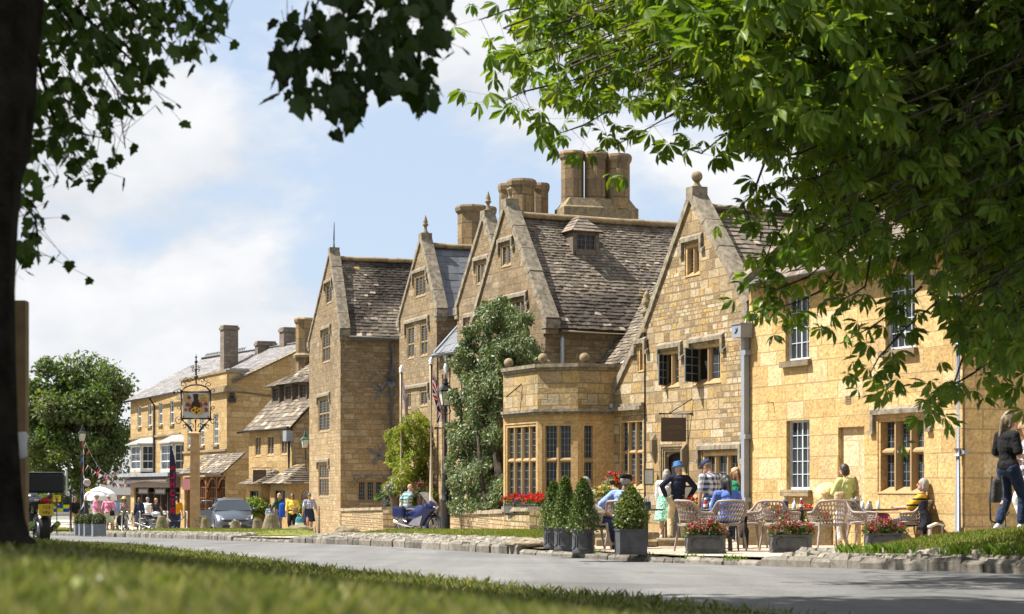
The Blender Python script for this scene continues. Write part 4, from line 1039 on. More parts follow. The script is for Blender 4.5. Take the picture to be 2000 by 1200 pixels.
shop=thing('shop_building','long three storey stone shop with grey slate roof and dark shopfront','shop',(plW.o.x,plW.o.y,plW.base()))
bS=plW.base()-.8;zM=plM.uz(304,775)[1];zW=plW.uz(398,736)[1]
sw=[box_rect(plM,*q)for q in((269,793,275.5,834),(289,790,296,832),(310,787,317,829),(332,783,339.5,828))]
sm_=[box_rect(plM,289,864,296,922)]
sw2=[box_rect(plW,*q)for q in((366.5,816,373.5,872),(391,812,399,870),(417,808,426.5,868))]
zf=plM.uz(304,928)[1];fr=(plM.uz(262,940)[0],bS+.3,plM.uz(351,940)[0],zf-.1)
mb=MB();wall_faces(mb,plM,[(0,bS),(plM.L,bS),(plM.L,zM),(0,zM)],sw+sm_+[fr])
for h in sw+sm_:reveal(mb,plM,h,.15)
reveal(mb,plM,fr,.5)
f2=(plW.uz(360,940)[0],bS+.9,plW.uz(440,940)[0],plW.uz(400,932)[1])
wall_faces(mb,plW,[(0,bS),(plW.L,bS),(plW.L,zW),(0,zW)],sw2+[f2])
for h in sw2:reveal(mb,plW,h,.15)
reveal(mb,plW,f2,.4)
DP=10.5;RG=5.2;zRg=plW.uz(588,667,-RG)[1]if False else CZ+(HY-667)/FP*98.5
sW=side_plane(plW,plW.L,DP);wall_faces(mb,sW,[(0,bS),(DP,bS),(DP,zM),(RG,zRg-.1),(.9,zW-.05),(0,zW)])
sM=side_plane(plM,0,DP);wall_faces(mb,sM,[(0,bS),(DP,bS),(DP,zM),(0,zM)])
a=plM.pt(plM.L,0,0);b=plW.pt(0,0,0);sJ=Plane.from2(a.xy,b.xy);wall_faces(mb,sJ,[(0,bS),(sJ.L,bS),(sJ.L,zW),(0,zW)])
mb.build('wall',M['shop'],shop)
for h in sw+sm_:win(shop,plM,h,1,(),kind='sash',d=.12,lead=(2,2),sill=True,name='sash_window')
for h in sw2:win(shop,plW,h,1,(),kind='sash',d=.12,lead=(3,4),sill=True,name='sash_window')
mb=MB();zs=plM.uz(300,855)[1];pbox(mb,plM,0,plM.L,zs,zs+.12,0,.1);zs=plW.uz(398,773)[1];pbox(mb,plW,-.1,plW.L+.15,zs,zs+.2,0,.22);pbox(mb,plW,-.05,plW.L+.07,zs+.2,zs+.32,0,.12)
pbox(mb,plW,-.05,plW.L+.06,zW,zW+.12,-.3,.07);pbox(mb,sW,0,1.2,zW,zW+.12,-.3,.07);pbox(mb,sW,-.2,.8,zs,zs+.2,0,.22);zs=plW.uz(398,884)[1];pbox(mb,plW,0,plW.L,zs,zs+.12,0,.09);mb.build('cornice',M['oldstone'],shop)
ov=.35
eL_=plM.pt(-ov,zM,ov);eR_=plW.pt(plW.L+.05,zM+.0,-.3);rR_=plW.pt(plW.L+.05,zRg,-RG);
rL_=P(396,706,112);rL_.z=zRg
eM_=plM.pt(plM.L,zM,ov)
r=MB();rr=random.Random(44)
def roof_strip(a,b,ta,tb,n,wd,pal):
 nn=(b-a).cross(ta-a).normalized();nn=nn if nn.z>0 else-nn
 r.face([a,b,tb,ta],0,(.07,.07,.075))
 for i in range(n):
  f0,f1=i/n,min(1,(i+1.2)/n);pa,pb,qa,qb=a.lerp(ta,f0),b.lerp(tb,f0),a.lerp(ta,f1),b.lerp(tb,f1)
  m=max(1,int((pb-pa).length/wd));cut=[0]+[(k+rr.uniform(-.2,.2))/m for k in range(1,m)]+[1]
  for x,y in zip(cut,cut[1:]):
   l=nn*rr.uniform(.012,.03);col=pal(rr,0,0,pa);A,B=pa.lerp(pb,x)+l,pa.lerp(pb,y)+l
   r.face([A,B,qa.lerp(qb,y),qa.lerp(qb,x)],0,col);r.face([A-l,B-l,B,A],0,tuple(k*.7 for k in col))
roof_strip(eL_,eR_,rL_,rR_,26,.45,pal_mixed)
bkL=plM.pt(-ov,zM,-DP);roof_strip(bkL,eL_,rL_,rL_+V((.01,0,0)),26,.45,pal_mixed)
bkR=plW.pt(plW.L+.05,zM,-DP);r.face([bkR,bkL,rL_,rR_],0,(.15,.15,.15))
r.build('roof',M['slate'],shop)
mb=MB();mb.tube([rL_,rR_],.12,6);
for k in range(26):
 q=rL_.lerp(rR_,.02+k*.014);mb.tube([q,q+V((.06,-.02,.2)),q+V((.16,-.05,.3))],[.03,.03,.012],4)
mb.build('ridge',M['gutter'],shop)
mb=MB();mb.tube([rR_+V((0,0,.05)),eR_+V((0,0,.08))],.14,6);mb.build('verge',M['coping'],shop)
gutter(shop,plM.pt(-ov,zM-.05,ov+.02),plM.pt(plM.L,zM-.05,ov+.02),M['black'],.08)
mb=MB();u_=plM.uz(304,800)[0];mb.tube([plM.pt(u_-.3,zM-.1,.3),plM.pt(u_,zM-.5,.1),plM.pt(u_,zf,.1)],.07,6);mb.build('downpipe',M['black'],shop)
M['flint']=stone('dark_stack',[(.2,.16,.13),(.24,.2,.16),(.17,.14,.12)],.4,.12,.008,(.14,.12,.1),.4,(.1,.085,.07),bump=.012)
for x0,x1,t,Z,yb in((434,467,635,103,725),(551,583,639,101,672),(500,541,666,103,690)):
 xm=(x0+x1)/2;p=P(xm,t,Z);q=V((p.x,p.y))-plW.o;w_=(x1-x0)/FP*Z
 mb=MB();c=V((p.x,p.y,0));zb_=CZ+(HY-yb-25)/FP*Z
 fr_=Plane.from2((p.x-w_/2+.1,p.y-.02),(p.x+w_/2-.1,p.y+.35))
 pbox(mb,fr_,0,fr_.L,zb_,p.z-.25,-.7,.0);pbox(mb,fr_,-.06,fr_.L+.06,p.z-.25,p.z-.1,-.76,.06);pbox(mb,fr_,-.0,fr_.L,p.z-.1,p.z,-.7,.0);mb.build('chimney',M['flint'],shop)
a=P(430,727,97);mb=MB();mb.obox(a+V((.4,.6,-.5)),V((2.2,.9,0)),V((-.6,1.4,0)),V((0,0,.75)));mb.build('roof_light',M['leadgrey'],shop)
def shop_bay(x0,x1,y0,y1,yr):
 k=.75;ua=plM.uz(x0,y0,k)[0];ub=plM.uz(x1,y0,k)[0];zt=plM.uz((x0+x1)/2,y0,k)[1];zb_=plM.uz((x0+x1)/2,y1,k)[1];za=plM.uz((x0+x1)/2,yr,0)[1]
 A,B,C,D=plM.pt(ua-.45,0,0),plM.pt(ua,0,k),plM.pt(ub-.5,0,k),plM.pt(ub,0,0)
 mb=MB()
 for i,(a,b)in enumerate(((A,B),(B,C),(C,D))):
  pl_=Plane.from2(a.xy,b.xy);w_=pl_.L;h=(.1,zb_+.15,w_-.1,zt-.15)
  wall_faces(mb,pl_,[(0,zb_),(w_,zb_),(w_,zt),(0,zt)],[h]);reveal(mb,pl_,h,.1)
  win(shop,pl_,h,1,(),kind='sash',d=.1,lead=(2,3),sill=False,name='bay_window')
 mb.build('bay_wall',M['oldwhite'],shop)
 r=MB();rr=random.Random(int(x0));o_=[plM.pt(ua-.6,zt,0),plM.pt(ua-.08,zt,k+.2),plM.pt(ub-.42,zt,k+.2),plM.pt(ub+.15,zt,0)];t_=[plM.pt(ua-.2,za,0),plM.pt(ua,za,.05),plM.pt(ub-.4,za,.05),plM.pt(ub-.2,za,0)]
 for i in range(3):
  r.face([o_[i],o_[i+1],t_[i+1],t_[i]],0,(.2+.05*i,.19+.05*i,.18+.05*i));r.face([o_[i]-V((0,0,.07)),o_[i+1]-V((0,0,.07)),o_[i+1],o_[i]],0,(.3,.3,.29))
 r.build('bay_roof',M['slate'],shop)
M['oldwhite']=plain('flaking_white_paint',(.40,.38,.34),.7,.2,5)
shop_bay(254,278,867,922,857);shop_bay(313,342,864,923,851)
M['fascia']=plain('dark_timber_paint',(.045,.03,.025),.55,.2,6);M['fasciag']=plain('brown_fascia',(.16,.115,.095),.6,.15,4)
mb=MB();ua,ub=plM.uz(254,940)[0],plM.uz(352,940)[0]
pbox(mb,plM,ua,ub,zf-.75,zf-.1,.0,.35,0);pbox(mb,plM,ua-.2,ub+.1,zf-.1,zf+.1,.0,.75,1);mb.build('fascia',[M['fasciag'],M['leadgrey']],shop)
mb=MB();mb.tube([plM.pt(ua+1.5,zf-.35,.48),plM.pt(ub-.8,zf-.35,.48)],.16,10);mb.build('awning_roll',plain('awning_cloth',(.30,.26,.25),.8),shop)
mb=MB();g_=MB();n=7;w_=fr[2]-fr[0]
for k in range(n+1):pbox(mb,plM,fr[0]+w_*k/n-.06,fr[0]+w_*k/n+.06,fr[1],fr[3],-.45,-.1)
for zz_ in(fr[1]+.5,fr[3]-1.0,fr[3]-.1):pbox(mb,plM,fr[0],fr[2],zz_,zz_+.08,-.45,-.14)
for k in range(n):
 for j in(1,2,3):pbox(mb,plM,fr[0]+w_*(k+j/4)/n-.018,fr[0]+w_*(k+j/4)/n+.018,fr[3]-1.0,fr[3],-.42,-.36,1)
pbox(g_,plM,fr[0],fr[2],fr[1],fr[3],-.5,-.46);sf=mb.build('shopfront',[M['fascia'],M['oldwhite']],shop);g_.build('pane',M['glass'],sf)
mb=MB()
for x in(285,318):
 u_=plM.uz(x,942)[0];pbox(mb,plM,u_-1.3,u_+1.3,zf-1.15,zf-.8,.1,.16,0)
 for k in range(9):pbox(mb,plM,u_-1.1+k*.25,u_-1.0+k*.25+.06*(k%2),zf-1.08,zf-.88,.16,.17,1)
mb.build('name_board',[M['fascia'],M['oldwhite']],shop)
u0,u1=plW.uz(345,925,1.3)[0],plW.uz(443,925,1.0)[0];ze=plW.uz(395,925,1.2)[1];zt=plW.uz(395,888,0)[1]
r=MB();e0=plW.pt(u0,ze,1.2);upv=V((0,0,zt-ze))-plW.N*1.2
slates(r,e0,plW.U,upv,u1-u0,upv.length,.2,(.2,.4),random.Random(2),pal_stone(.1,3,.12),.03,clip=lambda x,y:x>y*.9)
o_=plW.pt(u0+1.6,zt,0);r.face([e0-V((0,0,.04)),plW.pt(u1,ze-.04,1.2),plW.pt(u1,zt-.04,0),o_-V((0,0,.04))],0,(.06,.05,.04));r.build('lean_roof',M['roof'],shop)
gutter(shop,plW.pt(u0,ze-.06,1.25),plW.pt(u1,ze-.06,1.25),M['fascia'],.08)
M['oak']=plain('oak_frame',(.19,.085,.035),.6,.2,8)
mb=MB();g_=MB();n=4;w_=f2[2]-f2[0]
pbox(g_,plW,f2[0],f2[2],f2[1],f2[3],-.4,-.36)
for k in range(n+1):pbox(mb,plW,f2[0]+w_*k/n-.07,f2[0]+w_*k/n+.07,f2[1],f2[3],-.36,-.1)
for k in range(n):
 a,b=f2[0]+w_*k/n,f2[0]+w_*(k+1)/n;m_=12
 arc=[plW.pt(a+(b-a)*(.5-.47*math.cos(math.pi*i/m_)),f2[3]-.75+.7*math.sin(math.pi*i/m_),-.2)for i in range(m_+1)]
 mb.tube(arc,.07,5)
 for j in(1,2,3):pbox(mb,plW,a+(b-a)*j/4-.02,a+(b-a)*j/4+.02,f2[1],f2[3]-.2,-.36,-.28)
 for j in range(1,5):zz_=f2[1]+(f2[3]-f2[1])*j/5;pbox(mb,plW,a,b,zz_-.02,zz_+.02,-.36,-.3)
sf=mb.build('arched_window',M['oak'],shop);g_.build('pane',M['glass'],sf)
mb=MB();u_=plW.uz(361,935,.6)[0];pbox(mb,plW,u_-.7,u_+1.2,ze-.85,ze-.25,.5,.56);mb.build('shop_board',plain('maroon_board',(.16,.05,.05),.6),shop)
mb=MB();q=sW.pt(.25,zW-1.2,.15);mb.sphere(q,.14);mb.box(q+V((0,0,-.25)),(.35,.3,.25));mb.build('floodlight',M['black'],shop)
mb=MB();mb.tube([sW.pt(.1,zW-.95,.06),sW.pt(6,zW-1.6,.06)],.05,6);mb.build('downpipe',M['oldstone'],shop)
M['farwall']=plain('far_stone',(.30,.24,.16),.9,.15,1)
for i,(x0,x1,Z,t)in enumerate(((-60,120,190,1005),(128,260,205,1006))):
 a,b=V(((x0-1000)/FP*Z,Z)),V(((x1-1000)/FP*Z,Z+3));q=Plane.from2(a,b);zt=CZ+(HY-t)/FP*Z+2.2
 fh=thing('far_house',['pale stone house half hidden behind the police vehicle','pale stone house seen under the big tree behind the parasol'][i],'house',(a.x,a.y,gz(Z)))
 mb=MB();pbox(mb,q,0,q.L,gz(Z)-.5,zt,-6,0);mb.build('wall',M['farwall'],fh)
 mb=MB();mb.loft([[q.pt(-.3,zt,.3),q.pt(q.L+.3,zt,.3),q.pt(q.L+.3,zt,-6.3),q.pt(-.3,zt,-6.3)],[q.pt(1.5,zt+2.6,-2.9),q.pt(q.L-1.5,zt+2.6,-2.9),q.pt(q.L-1.5,zt+2.6,-3.1),q.pt(1.5,zt+2.6,-3.1)]],0,(.15,.14,.13),False);mb.build('roof',M['slate'],fh)
M['leaf']=leaf_mat('leaf',.38,.5);M['leaf_gloss']=leaf_mat('glossy_leaf',.2,.42,spec=.3);M['leaf_thin']=leaf_mat('thin_leaf',.42,.45,(1.7,1.7,.25))
M['leaf_dark']=leaf_mat('shade_leaf',.3,.55,(1.3,1.6,.3),.2)
M['petal']=leaf_mat('petal',.3,.6,(1.2,1.0,1.0),.2)
M['bark']=plain('bark',(.06,.045,.032),.95,.45,7,bump=.05,c2=(.11,.085,.06))
M['twig']=plain('twig',(.07,.055,.035),.9,.3,9)
def rvec(rr):
 while True:
  v=V((rr.uniform(-1,1),rr.uniform(-1,1),rr.uniform(-1,1)))
  if.05<v.length<1:return v.normalized()
def leaf4(mb,p,n,d,L,W,c,fold=.15):
 d=d.normalized();n=(n-d*n.dot(d));n=n.normalized()if n.length>1e-4 else frame_from(d)[0];s=d.cross(n)
 a=p;t=p+d*L-n*L*fold;m=p+d*L*.48
 mb.face([a,m+s*W*.5+n*W*fold,t,m-s*W*.5+n*W*fold],0,c)
def leaf_oval(mb,p,n,d,L,W,c,fold=.2,broad=.62):
 0
 d=d.normalized();n=(n-d*n.dot(d));n=n.normalized()if n.length>1e-4 else frame_from(d)[0];s=d.cross(n)
 m1,m2,t=p+d*L*.3+n*0,p+d*L*broad-n*L*.05,p+d*L-n*L*.16
 for k in(1,-1):
  q=[p,p+d*L*.3+s*k*W*.34+n*W*fold,p+d*L*broad+s*k*W*.5+n*(W*fold-L*.05),t,m2]
  mb.face(q if k==1 else q[::-1],0,tuple(x*(1.0 if k==1 else.93)for x in c))
LOBE=[(0,0),(.22,-.06),(.42,.1),(.36,.3),(.52,.5),(.3,.6),(.2,.78),(0,1.05),(-.2,.78),(-.3,.6),(-.52,.5),(-.36,.3),(-.42,.1),(-.22,-.06)]
def leaf_lobed(mb,p,n,d,L,c,rr):
 d=d.normalized();n=(n-d*n.dot(d));n=n.normalized()if n.length>1e-4 else frame_from(d)[0];s=d.cross(n);cup=rr.uniform(-.1,.25)
 pts=[p+d*(y*L)+s*(x*L*.95)-n*L*(cup*(abs(x)+.6*y*y))for x,y in LOBE]
 ctr=p+d*L*.42+n*L*.04
 for i in range(len(pts)):mb.face([ctr,pts[i],pts[(i+1)%len(pts)]],0,c)
def jit(c,rr,k=.25):
 f=rr.uniform(1-k,1+k);return(c[0]*f*rr.uniform(.92,1.1),c[1]*f,c[2]*f)
def leaf_blob(mb,rr,c,r,n,L,cols,shell=.55,up=.35,droop=.3,wr=.6):
 c=V(c);r=V(r)if not isinstance(r,(int,float))else V((r,r,r))
 for _ in range(n):
  d=rvec(rr);q=(shell+(1-shell)*rr.random());p=c+V((d.x*r.x,d.y*r.y,d.z*r.z))*q
  nn=(d+rvec(rr)*.7+V((0,0,up))).normalized();dr=(rvec(rr)+V((0,0,-droop))+d*.4)
  l=L*rr.uniform(.65,1.25);leaf4(mb,p,nn,dr,l,l*wr,jit(rr.choice(cols),rr))
def in_poly(x,y,poly):
 r=False
 for i in range(len(poly)):
  (xa,ya),(xb,yb)=poly[i-1],poly[i]
  if(ya>y)!=(yb>y)and x<(xb-xa)*(y-ya)/(yb-ya)+xa:r=not r
 return r
def tree(name,label,c,r,base,n,L,cols,seed,tr=.4,clumps=60,mat='leaf',group=None,cat='tree'):
 rr=random.Random(seed);t=thing(name,label,cat,base,group);base=V(base);c=V(c);r=V(r)
 w=MB();top=c+V((0,0,r.z*.3))
 w.tube([base-V((0,0,.3)),base+V((0,0,.6)),base.lerp(top,.35),base.lerp(top,.7),top],[tr*1.5,tr,tr*.85,tr*.55,tr*.25],10)
 for k in range(12):
  p=base.lerp(top,rr.uniform(.25,.8));d=rvec(rr);d.z=abs(d.z)*.6+.15;q=c+V((d.x*r.x,d.y*r.y,d.z*r.z))*.8
  w.tube([p,p.lerp(q,.5)+V((0,0,-.2)),q],[tr*.35,tr*.2,tr*.05],6)
 w.build('trunk',M['bark'],t)
 f=MB()
 for k in range(clumps):
  d=rvec(rr);q=rr.uniform(.35,.98);p=c+V((d.x*r.x,d.y*r.y,d.z*r.z))*q
  cr=rr.uniform(.16,.30)*(r.x+r.z)/2;cc=[tuple(x*rr.uniform(.8,1.2)for x in rr.choice(cols))]
  leaf_blob(f,rr,p,(cr,cr,cr*.75),n//clumps,L,cc+cols[:1],.35)
 f.build('crown',M[mat],t);return t
tree('broadleaf_tree','big rounded dark green broadleaf tree at the far end of the street',P(150,838,128),(4.0,4.0,5.6),G(160,128),26000,.34,[(.075,.105,.035),(.055,.085,.028),(.10,.13,.05),(.13,.15,.075)],5,.5,110)
tree('broadleaf_tree','dark tree crowded behind the tall wooden post, left of the big rounded tree',P(60,890,140),(3.2,3.2,4.6),G(70,140),9000,.36,[(.06,.09,.03),(.05,.075,.025)],6,.4,50)
lt=thing('lime_tree','dark trunk of a shady lime tree rising beside the wooden post, lobed leaves overhead','tree',(-2.78,9.0,CZ-.24))
w=MB();tx=lambda x,Z=9.0:(x-1000)/FP*Z
b=V((-2.78,9.0,CZ-.3))
ctr=-2.78
prof=[(1062,66),(1045,50),(1010,41),(960,36),(850,31),(700,29),(560,26),(430,31),(335,40),(300,52),(230,60),(120,64),(0,72),(-250,100),(-600,80)]
rings=[]
for y,xr in prof:
 z=CZ+(HY-y)/FP*9;rad=tx(xr)-ctr;n=22
 rings.append([V((ctr+math.cos(a)*rad*(1+.05*math.sin(a*7+z*1.3)),9.0+math.sin(a)*rad*(1+.05*math.sin(a*5)),z))for a in[2*math.pi*k/n for k in range(n)]])
w.loft(rings,0,None,True)
for q in([(-2.7,9,4.2),(-2.0,8.3,4.9),(-1.3,7.2,5.2),(-.7,6.6,4.8)],[(-2.8,9,4.6),(-2.2,10.5,5.4),(-1.6,12,6.2)],[(-2.9,9,5),(-4.5,10.5,6.5),(-6,12,7.4)],[(-2.8,9.1,5),(-3.6,12,7),(-4,15,8)]):w.tube(q,[.2,.14,.09,.04][:len(q)],8)
LTW,LTB=w,(plain('shade_bark',(.011,.009,.007),.95,.4,7,bump=.06,c2=(.026,.021,.016),spec=.05))  # bark colour set near black to carry the shade under the crown
rr=random.Random(17);f=MB();tw=w
def spray(f,tw,pts,n,L,cols,rr,kind='lobed',spread=.12,hang=.8,tr=.012):
 0
 pts=[V(p)for p in pts];tw.tube(pts,[tr*(1-.7*i/max(1,len(pts)-1))for i in range(len(pts))],5)
 for i in range(n):
  k=rr.uniform(.05,1.0)**.8*(len(pts)-1);j=min(int(k),len(pts)-2);p=pts[j].lerp(pts[j+1],k-j)
  q=p+V((rr.gauss(0,spread),rr.gauss(0,spread*1.5),rr.gauss(-spread*.3,spread)))
  d=rvec(rr)*.8+V((0,0,-hang));nn=rvec(rr)+V((0,-.5,.3));l=L*rr.uniform(.6,1.15);c=jit(rr.choice(cols),rr,.2)
  tw.tube([p,q],[.0028,.0018],3,cap=False)
  if kind=='lobed':leaf_lobed(f,q,nn,d,l,c,rr)
  else:palmate(f,q,l,c,rr)
LC=[(.05,.085,.014),(.04,.068,.012),(.065,.105,.016)];LC_BACKLIT=[(.022,.038,.01),(.03,.05,.012)]  # second set darkens the same leaves so the hanging cluster looks backlit
FR1=[(28,-10),(448,-10),(440,55),(400,95),(330,110),(300,185),(245,200),(210,240),(248,300),(180,360),(130,375),(120,300),(60,270),(80,360),(60,400),(85,500),(40,515),(25,400)]
cnt=0
while cnt<620:
 x,y=rr.uniform(20,450),rr.uniform(-15,520)
 if not in_poly(x,y,FR1):continue
 if rr.random()>(1.0 if y<110 else.62 if y<250 else.5):continue
 Z=rr.uniform(9.6,13.5);p=P(x,y,Z);q=p+V((rr.gauss(0,.05),rr.gauss(0,.15),rr.uniform(.03,.16)))
 l=.085*rr.uniform(.7,1.2);leaf_lobed(f,p,rvec(rr)+V((0,-.5,.4)),rvec(rr)*.7+V((0,0,-.8)),l,jit(rr.choice(LC),rr,.2),rr);cnt+=1
 if cnt%3==0:tw.tube([p,q,q+V((-.1,0,.15))],[.002,.003,.004],3,cap=False)
for pts in([(80,-20),(160,60),(230,180),(245,290)],[(60,60),(100,220),(160,330)],[(220,-20),(300,40),(420,50)],[(40,380),(70,430),(75,500)],[(150,20),(260,120),(300,175)],[(35,260),(100,250),(200,270)]):
 spray(f,tw,[P(x,y,11+i*.3)for i,(x,y)in enumerate(pts)],26,.085,LC,rr)
FR2=[(520,-15),(895,-15),(870,25),(850,60),(895,95),(880,125),(840,130),(852,190),(850,225),(810,235),(770,195),(720,205),(690,275),(645,265),(640,225),(620,215),(570,245),(560,200),(530,165),(545,100),(560,60),(590,40)]
cnt=0
while cnt<360:
 x,y=rr.uniform(515,900),rr.uniform(-20,240)
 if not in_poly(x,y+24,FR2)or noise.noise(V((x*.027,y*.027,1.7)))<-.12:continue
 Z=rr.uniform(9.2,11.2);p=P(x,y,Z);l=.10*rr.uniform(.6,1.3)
 leaf_lobed(f,p,rvec(rr)+V((0,-.7,.3)),rvec(rr)*.6+V((0,0,-.9)),l,jit(rr.choice(LC_BACKLIT),rr,.25),rr);cnt+=1
 tw.tube([p,p+V((rr.gauss(0,.02),0,rr.uniform(.04,.16)))],[.0015,.002],3,cap=False)
for pts in([(700,-40),(670,60),(680,180),(668,225)],[(640,-30),(590,60),(560,130),(545,160)],[(760,-30),(800,80),(830,170)],[(850,-30),(855,50),(875,90)]):
 spray(f,tw,[P(x,y,10.2)for x,y in pts],12,.115,LC_BACKLIT,rr,spread=.06)
def over_ok(p,marg=25):
 if p.y<.5:return True
 y=HY-(p.z-CZ)/p.y*FP;x=1000+p.x/p.y*FP
 return y<-marg or x<-60 or x>2060
cnt=0;c0_=V((-6.3,10.6,8.2));r0_=V((5.6,5.5,3.0))
while cnt<11000:
 d=rvec(rr);p=c0_+V((d.x*r0_.x,d.y*r0_.y,d.z*r0_.z))*rr.uniform(.3,1)
 if not over_ok(p):continue
 l=.33*rr.uniform(.7,1.3);leaf4(f,p,rvec(rr)+V((0,0,.8)),rvec(rr)+V((0,0,-.2)),l,l*.75,jit(rr.choice(LC),rr));cnt+=1
cnt=0  # unseen leaves added along the sun line to shade the hanging cluster
while cnt<2600:
 q=rr.uniform(1.6,5.5);p=V((-.8,10.2,5.0))+sd*q+V((rr.uniform(-.9,.9),rr.uniform(-1.3,1.6),rr.uniform(-.5,.5)))
 if not over_ok(p,40):continue
 l=.16*rr.uniform(.7,1.3);leaf4(f,p,rvec(rr)+V((0,0,.8)),rvec(rr)+V((0,0,-.2)),l,l*.8,jit(rr.choice(LC),rr));cnt+=1
for c0_,r0_,n_ in((V((-9.6,19.5,7.6)),V((3.6,5.2,2.4)),4500),(V((-2.3,12.6,8.4)),V((2.5,2.6,1.9)),2600),(V((-13.3,27,7.4)),V((3.4,6.5,2.4)),4500),(V((-5.6,7.8,3.2)),V((2.4,2.6,1.9)),2600)):  # unseen leaf masses added to shade the near lawn, road and trunk
 cnt=0
 while cnt<n_:
  d=rvec(rr);p=c0_+V((d.x*r0_.x,d.y*r0_.y,d.z*r0_.z))*rr.uniform(.3,1)
  if not over_ok(p):continue
  l=.30*rr.uniform(.7,1.3);leaf4(f,p,rvec(rr)+V((0,0,.8)),rvec(rr)+V((0,0,-.2)),l,l*.75,jit(rr.choice(LC),rr));cnt+=1
f.build('crown',M['leaf_dark'],lt);LTW.build('trunk',LTB,lt)  # trunk mesh also holds the limbs and loose twigs
def palmate(mb,p,L,c,rr,n=None):
 0
 n=n or rr.choice((5,6,7));ax=(V((rr.uniform(-.8,.8),rr.uniform(-.8,.8),-.55))).normalized();x,y,_=frame_from(ax)
 for k in range(n):
  a=(k-(n-1)/2)*(R(300)/n)+rr.uniform(-.12,.12);rad=x*math.cos(a)+y*math.sin(a)
  d=rad*rr.uniform(.75,1.0)+ax*rr.uniform(.35,.8)+V((0,0,-.18));l=L*(1.0-.3*abs(k-(n-1)/2)/n*2)*rr.uniform(.85,1.1)
  leaf_oval(mb,p+d.normalized()*.012,-ax+rad*.25,d,l,l*.36,jit(c,rr,.12),.16,.64)
ct=thing('chestnut_tree','horse chestnut with drooping hand shaped leaves spreading over the ashlar house','tree',(9.6,22.5,gz(22.5)+.3))
f=MB();tw=MB();rr=random.Random(23)
CC=[(.105,.175,.022),(.085,.145,.02),(.135,.205,.028),(.165,.22,.035)]
tw.tube([(9.6,22.5,gz(22)+.1),(9.5,22.4,2.0),(9.3,22.2,4.0),(9.0,21.5,7.0),(8.8,21,10)],[.55,.42,.38,.3,.15],12)
limbs=[[(9.3,22,3.6),(7.5,21,5.2),(5.5,20,5.9),(3.2,19,6.2),(1.2,18,6.2)],[(9.2,22,4.6),(7,19.5,6.3),(4.5,17,6.9),(2,15.5,6.6)],[(9.3,22,3.2),(7.8,21.8,4.2),(6,21.2,4.6),(4.6,20.8,4.3)],[(9.3,22,3.0),(8,21,3.9),(6.4,20.2,3.8),(5.2,19.6,3.2)],[(9,21.5,6),(7,22.5,7.5),(4,23,8)]]
for l in limbs:tw.tube(l,[.16,.11,.07,.035,.015][:len(l)],7)
MASS=[(1000,-10),(2010,-10),(2010,690),(1975,720),(1930,690),(1890,690),(1850,620),(1800,530),(1740,560),(1690,565),(1660,520),(1580,510),(1530,480),(1545,430),(1550,370),(1500,305),(1420,245),(1340,215),(1260,195),(1200,222),(1090,205),(1075,170),(1010,150),(1000,100),(1030,50)]
def lit_w(x,y):return 0
cnt=0
while cnt<8800:
 x,y=rr.uniform(960,2560),rr.uniform(-60,720)
 if not in_poly(min(x,2005),max(y,-5)+max(0,x-2005)*.25,MASS):continue
 dens=.30+.70*max(0,min(1,(x-1250)/450))*max(.25,min(1,(560-y)/250));dens=max(dens,.55 if y<150 else 0)
 n_=noise.noise(V((x*.008,y*.009,3.3)))
 if rr.random()>dens*(1.0+.9*n_):continue
 Z=16.5+7.5*rr.random();p=P(x,y,Z)
 palmate(f,p,.187*rr.uniform(.65,1.25),rr.choice(CC),rr);cnt+=1
 if cnt%2==0:
  q=p+V((rr.gauss(.1,.12),rr.gauss(0,.15),rr.uniform(.1,.35)));tw.tube([p,p.lerp(q,.6)+V((.02,0,.04)),q,q+V((.25,.1,.12))],[.004,.006,.008,.011],4,cap=False)
SPR=[([(1800,560),(1760,600),(1700,640),(1640,672)],19,20),([(1830,590),(1760,650),(1715,700),(1695,740)],18.5,18),([(1960,690),(1900,730),(1840,765),(1785,795)],19,22),([(1650,480),(1580,540),(1520,565),(1475,560)],19,18),([(1640,520),(1600,570),(1560,590),(1520,600)],19.5,16),([(2010,650),(1990,700),(1960,740),(1990,770)],20,16),([(1900,640),(1880,700),(1860,760),(1800,800)],18,12),([(1140,30),(1060,10),(990,20),(935,40)],18,16),([(1160,80),(1080,90),(1010,110),(972,125)],18,18),([(1150,150),(1080,165),(1020,180),(980,200)],18.5,18),([(1200,210),(1140,245),(1090,262)],18,14),([(1320,220),(1250,260),(1200,285)],18.5,14),([(1420,260),(1370,300),(1340,290)],18.5,12),([(1500,300),(1470,380),(1450,400),(1470,440)],19,20),([(1560,400),(1510,470),(1490,520)],19,16),([(1700,500),(1690,560),(1640,590)],19,14)]
for pts,Z,n in SPR:
 spray(f,tw,[P(x,y,Z+.3*math.sin(i*2))for i,(x,y)in enumerate(pts)],n,.21,CC,rr,'palm',.16,tr=.016)
cnt=0
while cnt<6400:
 x,y=1450+1000*rr.random()**.7,rr.uniform(-60,560)
 if y>150+(x-1450)*.8 or y>540:continue
 palmate(f,P(x,y,20.5+5*rr.random()),.24*rr.uniform(.8,1.2),rr.choice(CC),rr,6);cnt+=1
cnt=0
while cnt<1700:
 x,y=rr.uniform(1260,1760),rr.uniform(-80,250)
 if y>40+(x-1260)*.75:continue
 palmate(f,P(x,y,15.5+9*rr.random()),.24*rr.uniform(.8,1.2),rr.choice(CC),rr,6);cnt+=1
cnt=0;c0_=V((6.5,18.5,9.4));r0_=V((6.0,7.2,4.0))
while cnt<11500:
 d=rvec(rr);p=c0_+V((d.x*r0_.x,d.y*r0_.y,d.z*r0_.z))*rr.uniform(.35,1)
 if not over_ok(p,60):continue
 palmate(f,p,.33*rr.uniform(.8,1.2),rr.choice(CC),rr,5);cnt+=1
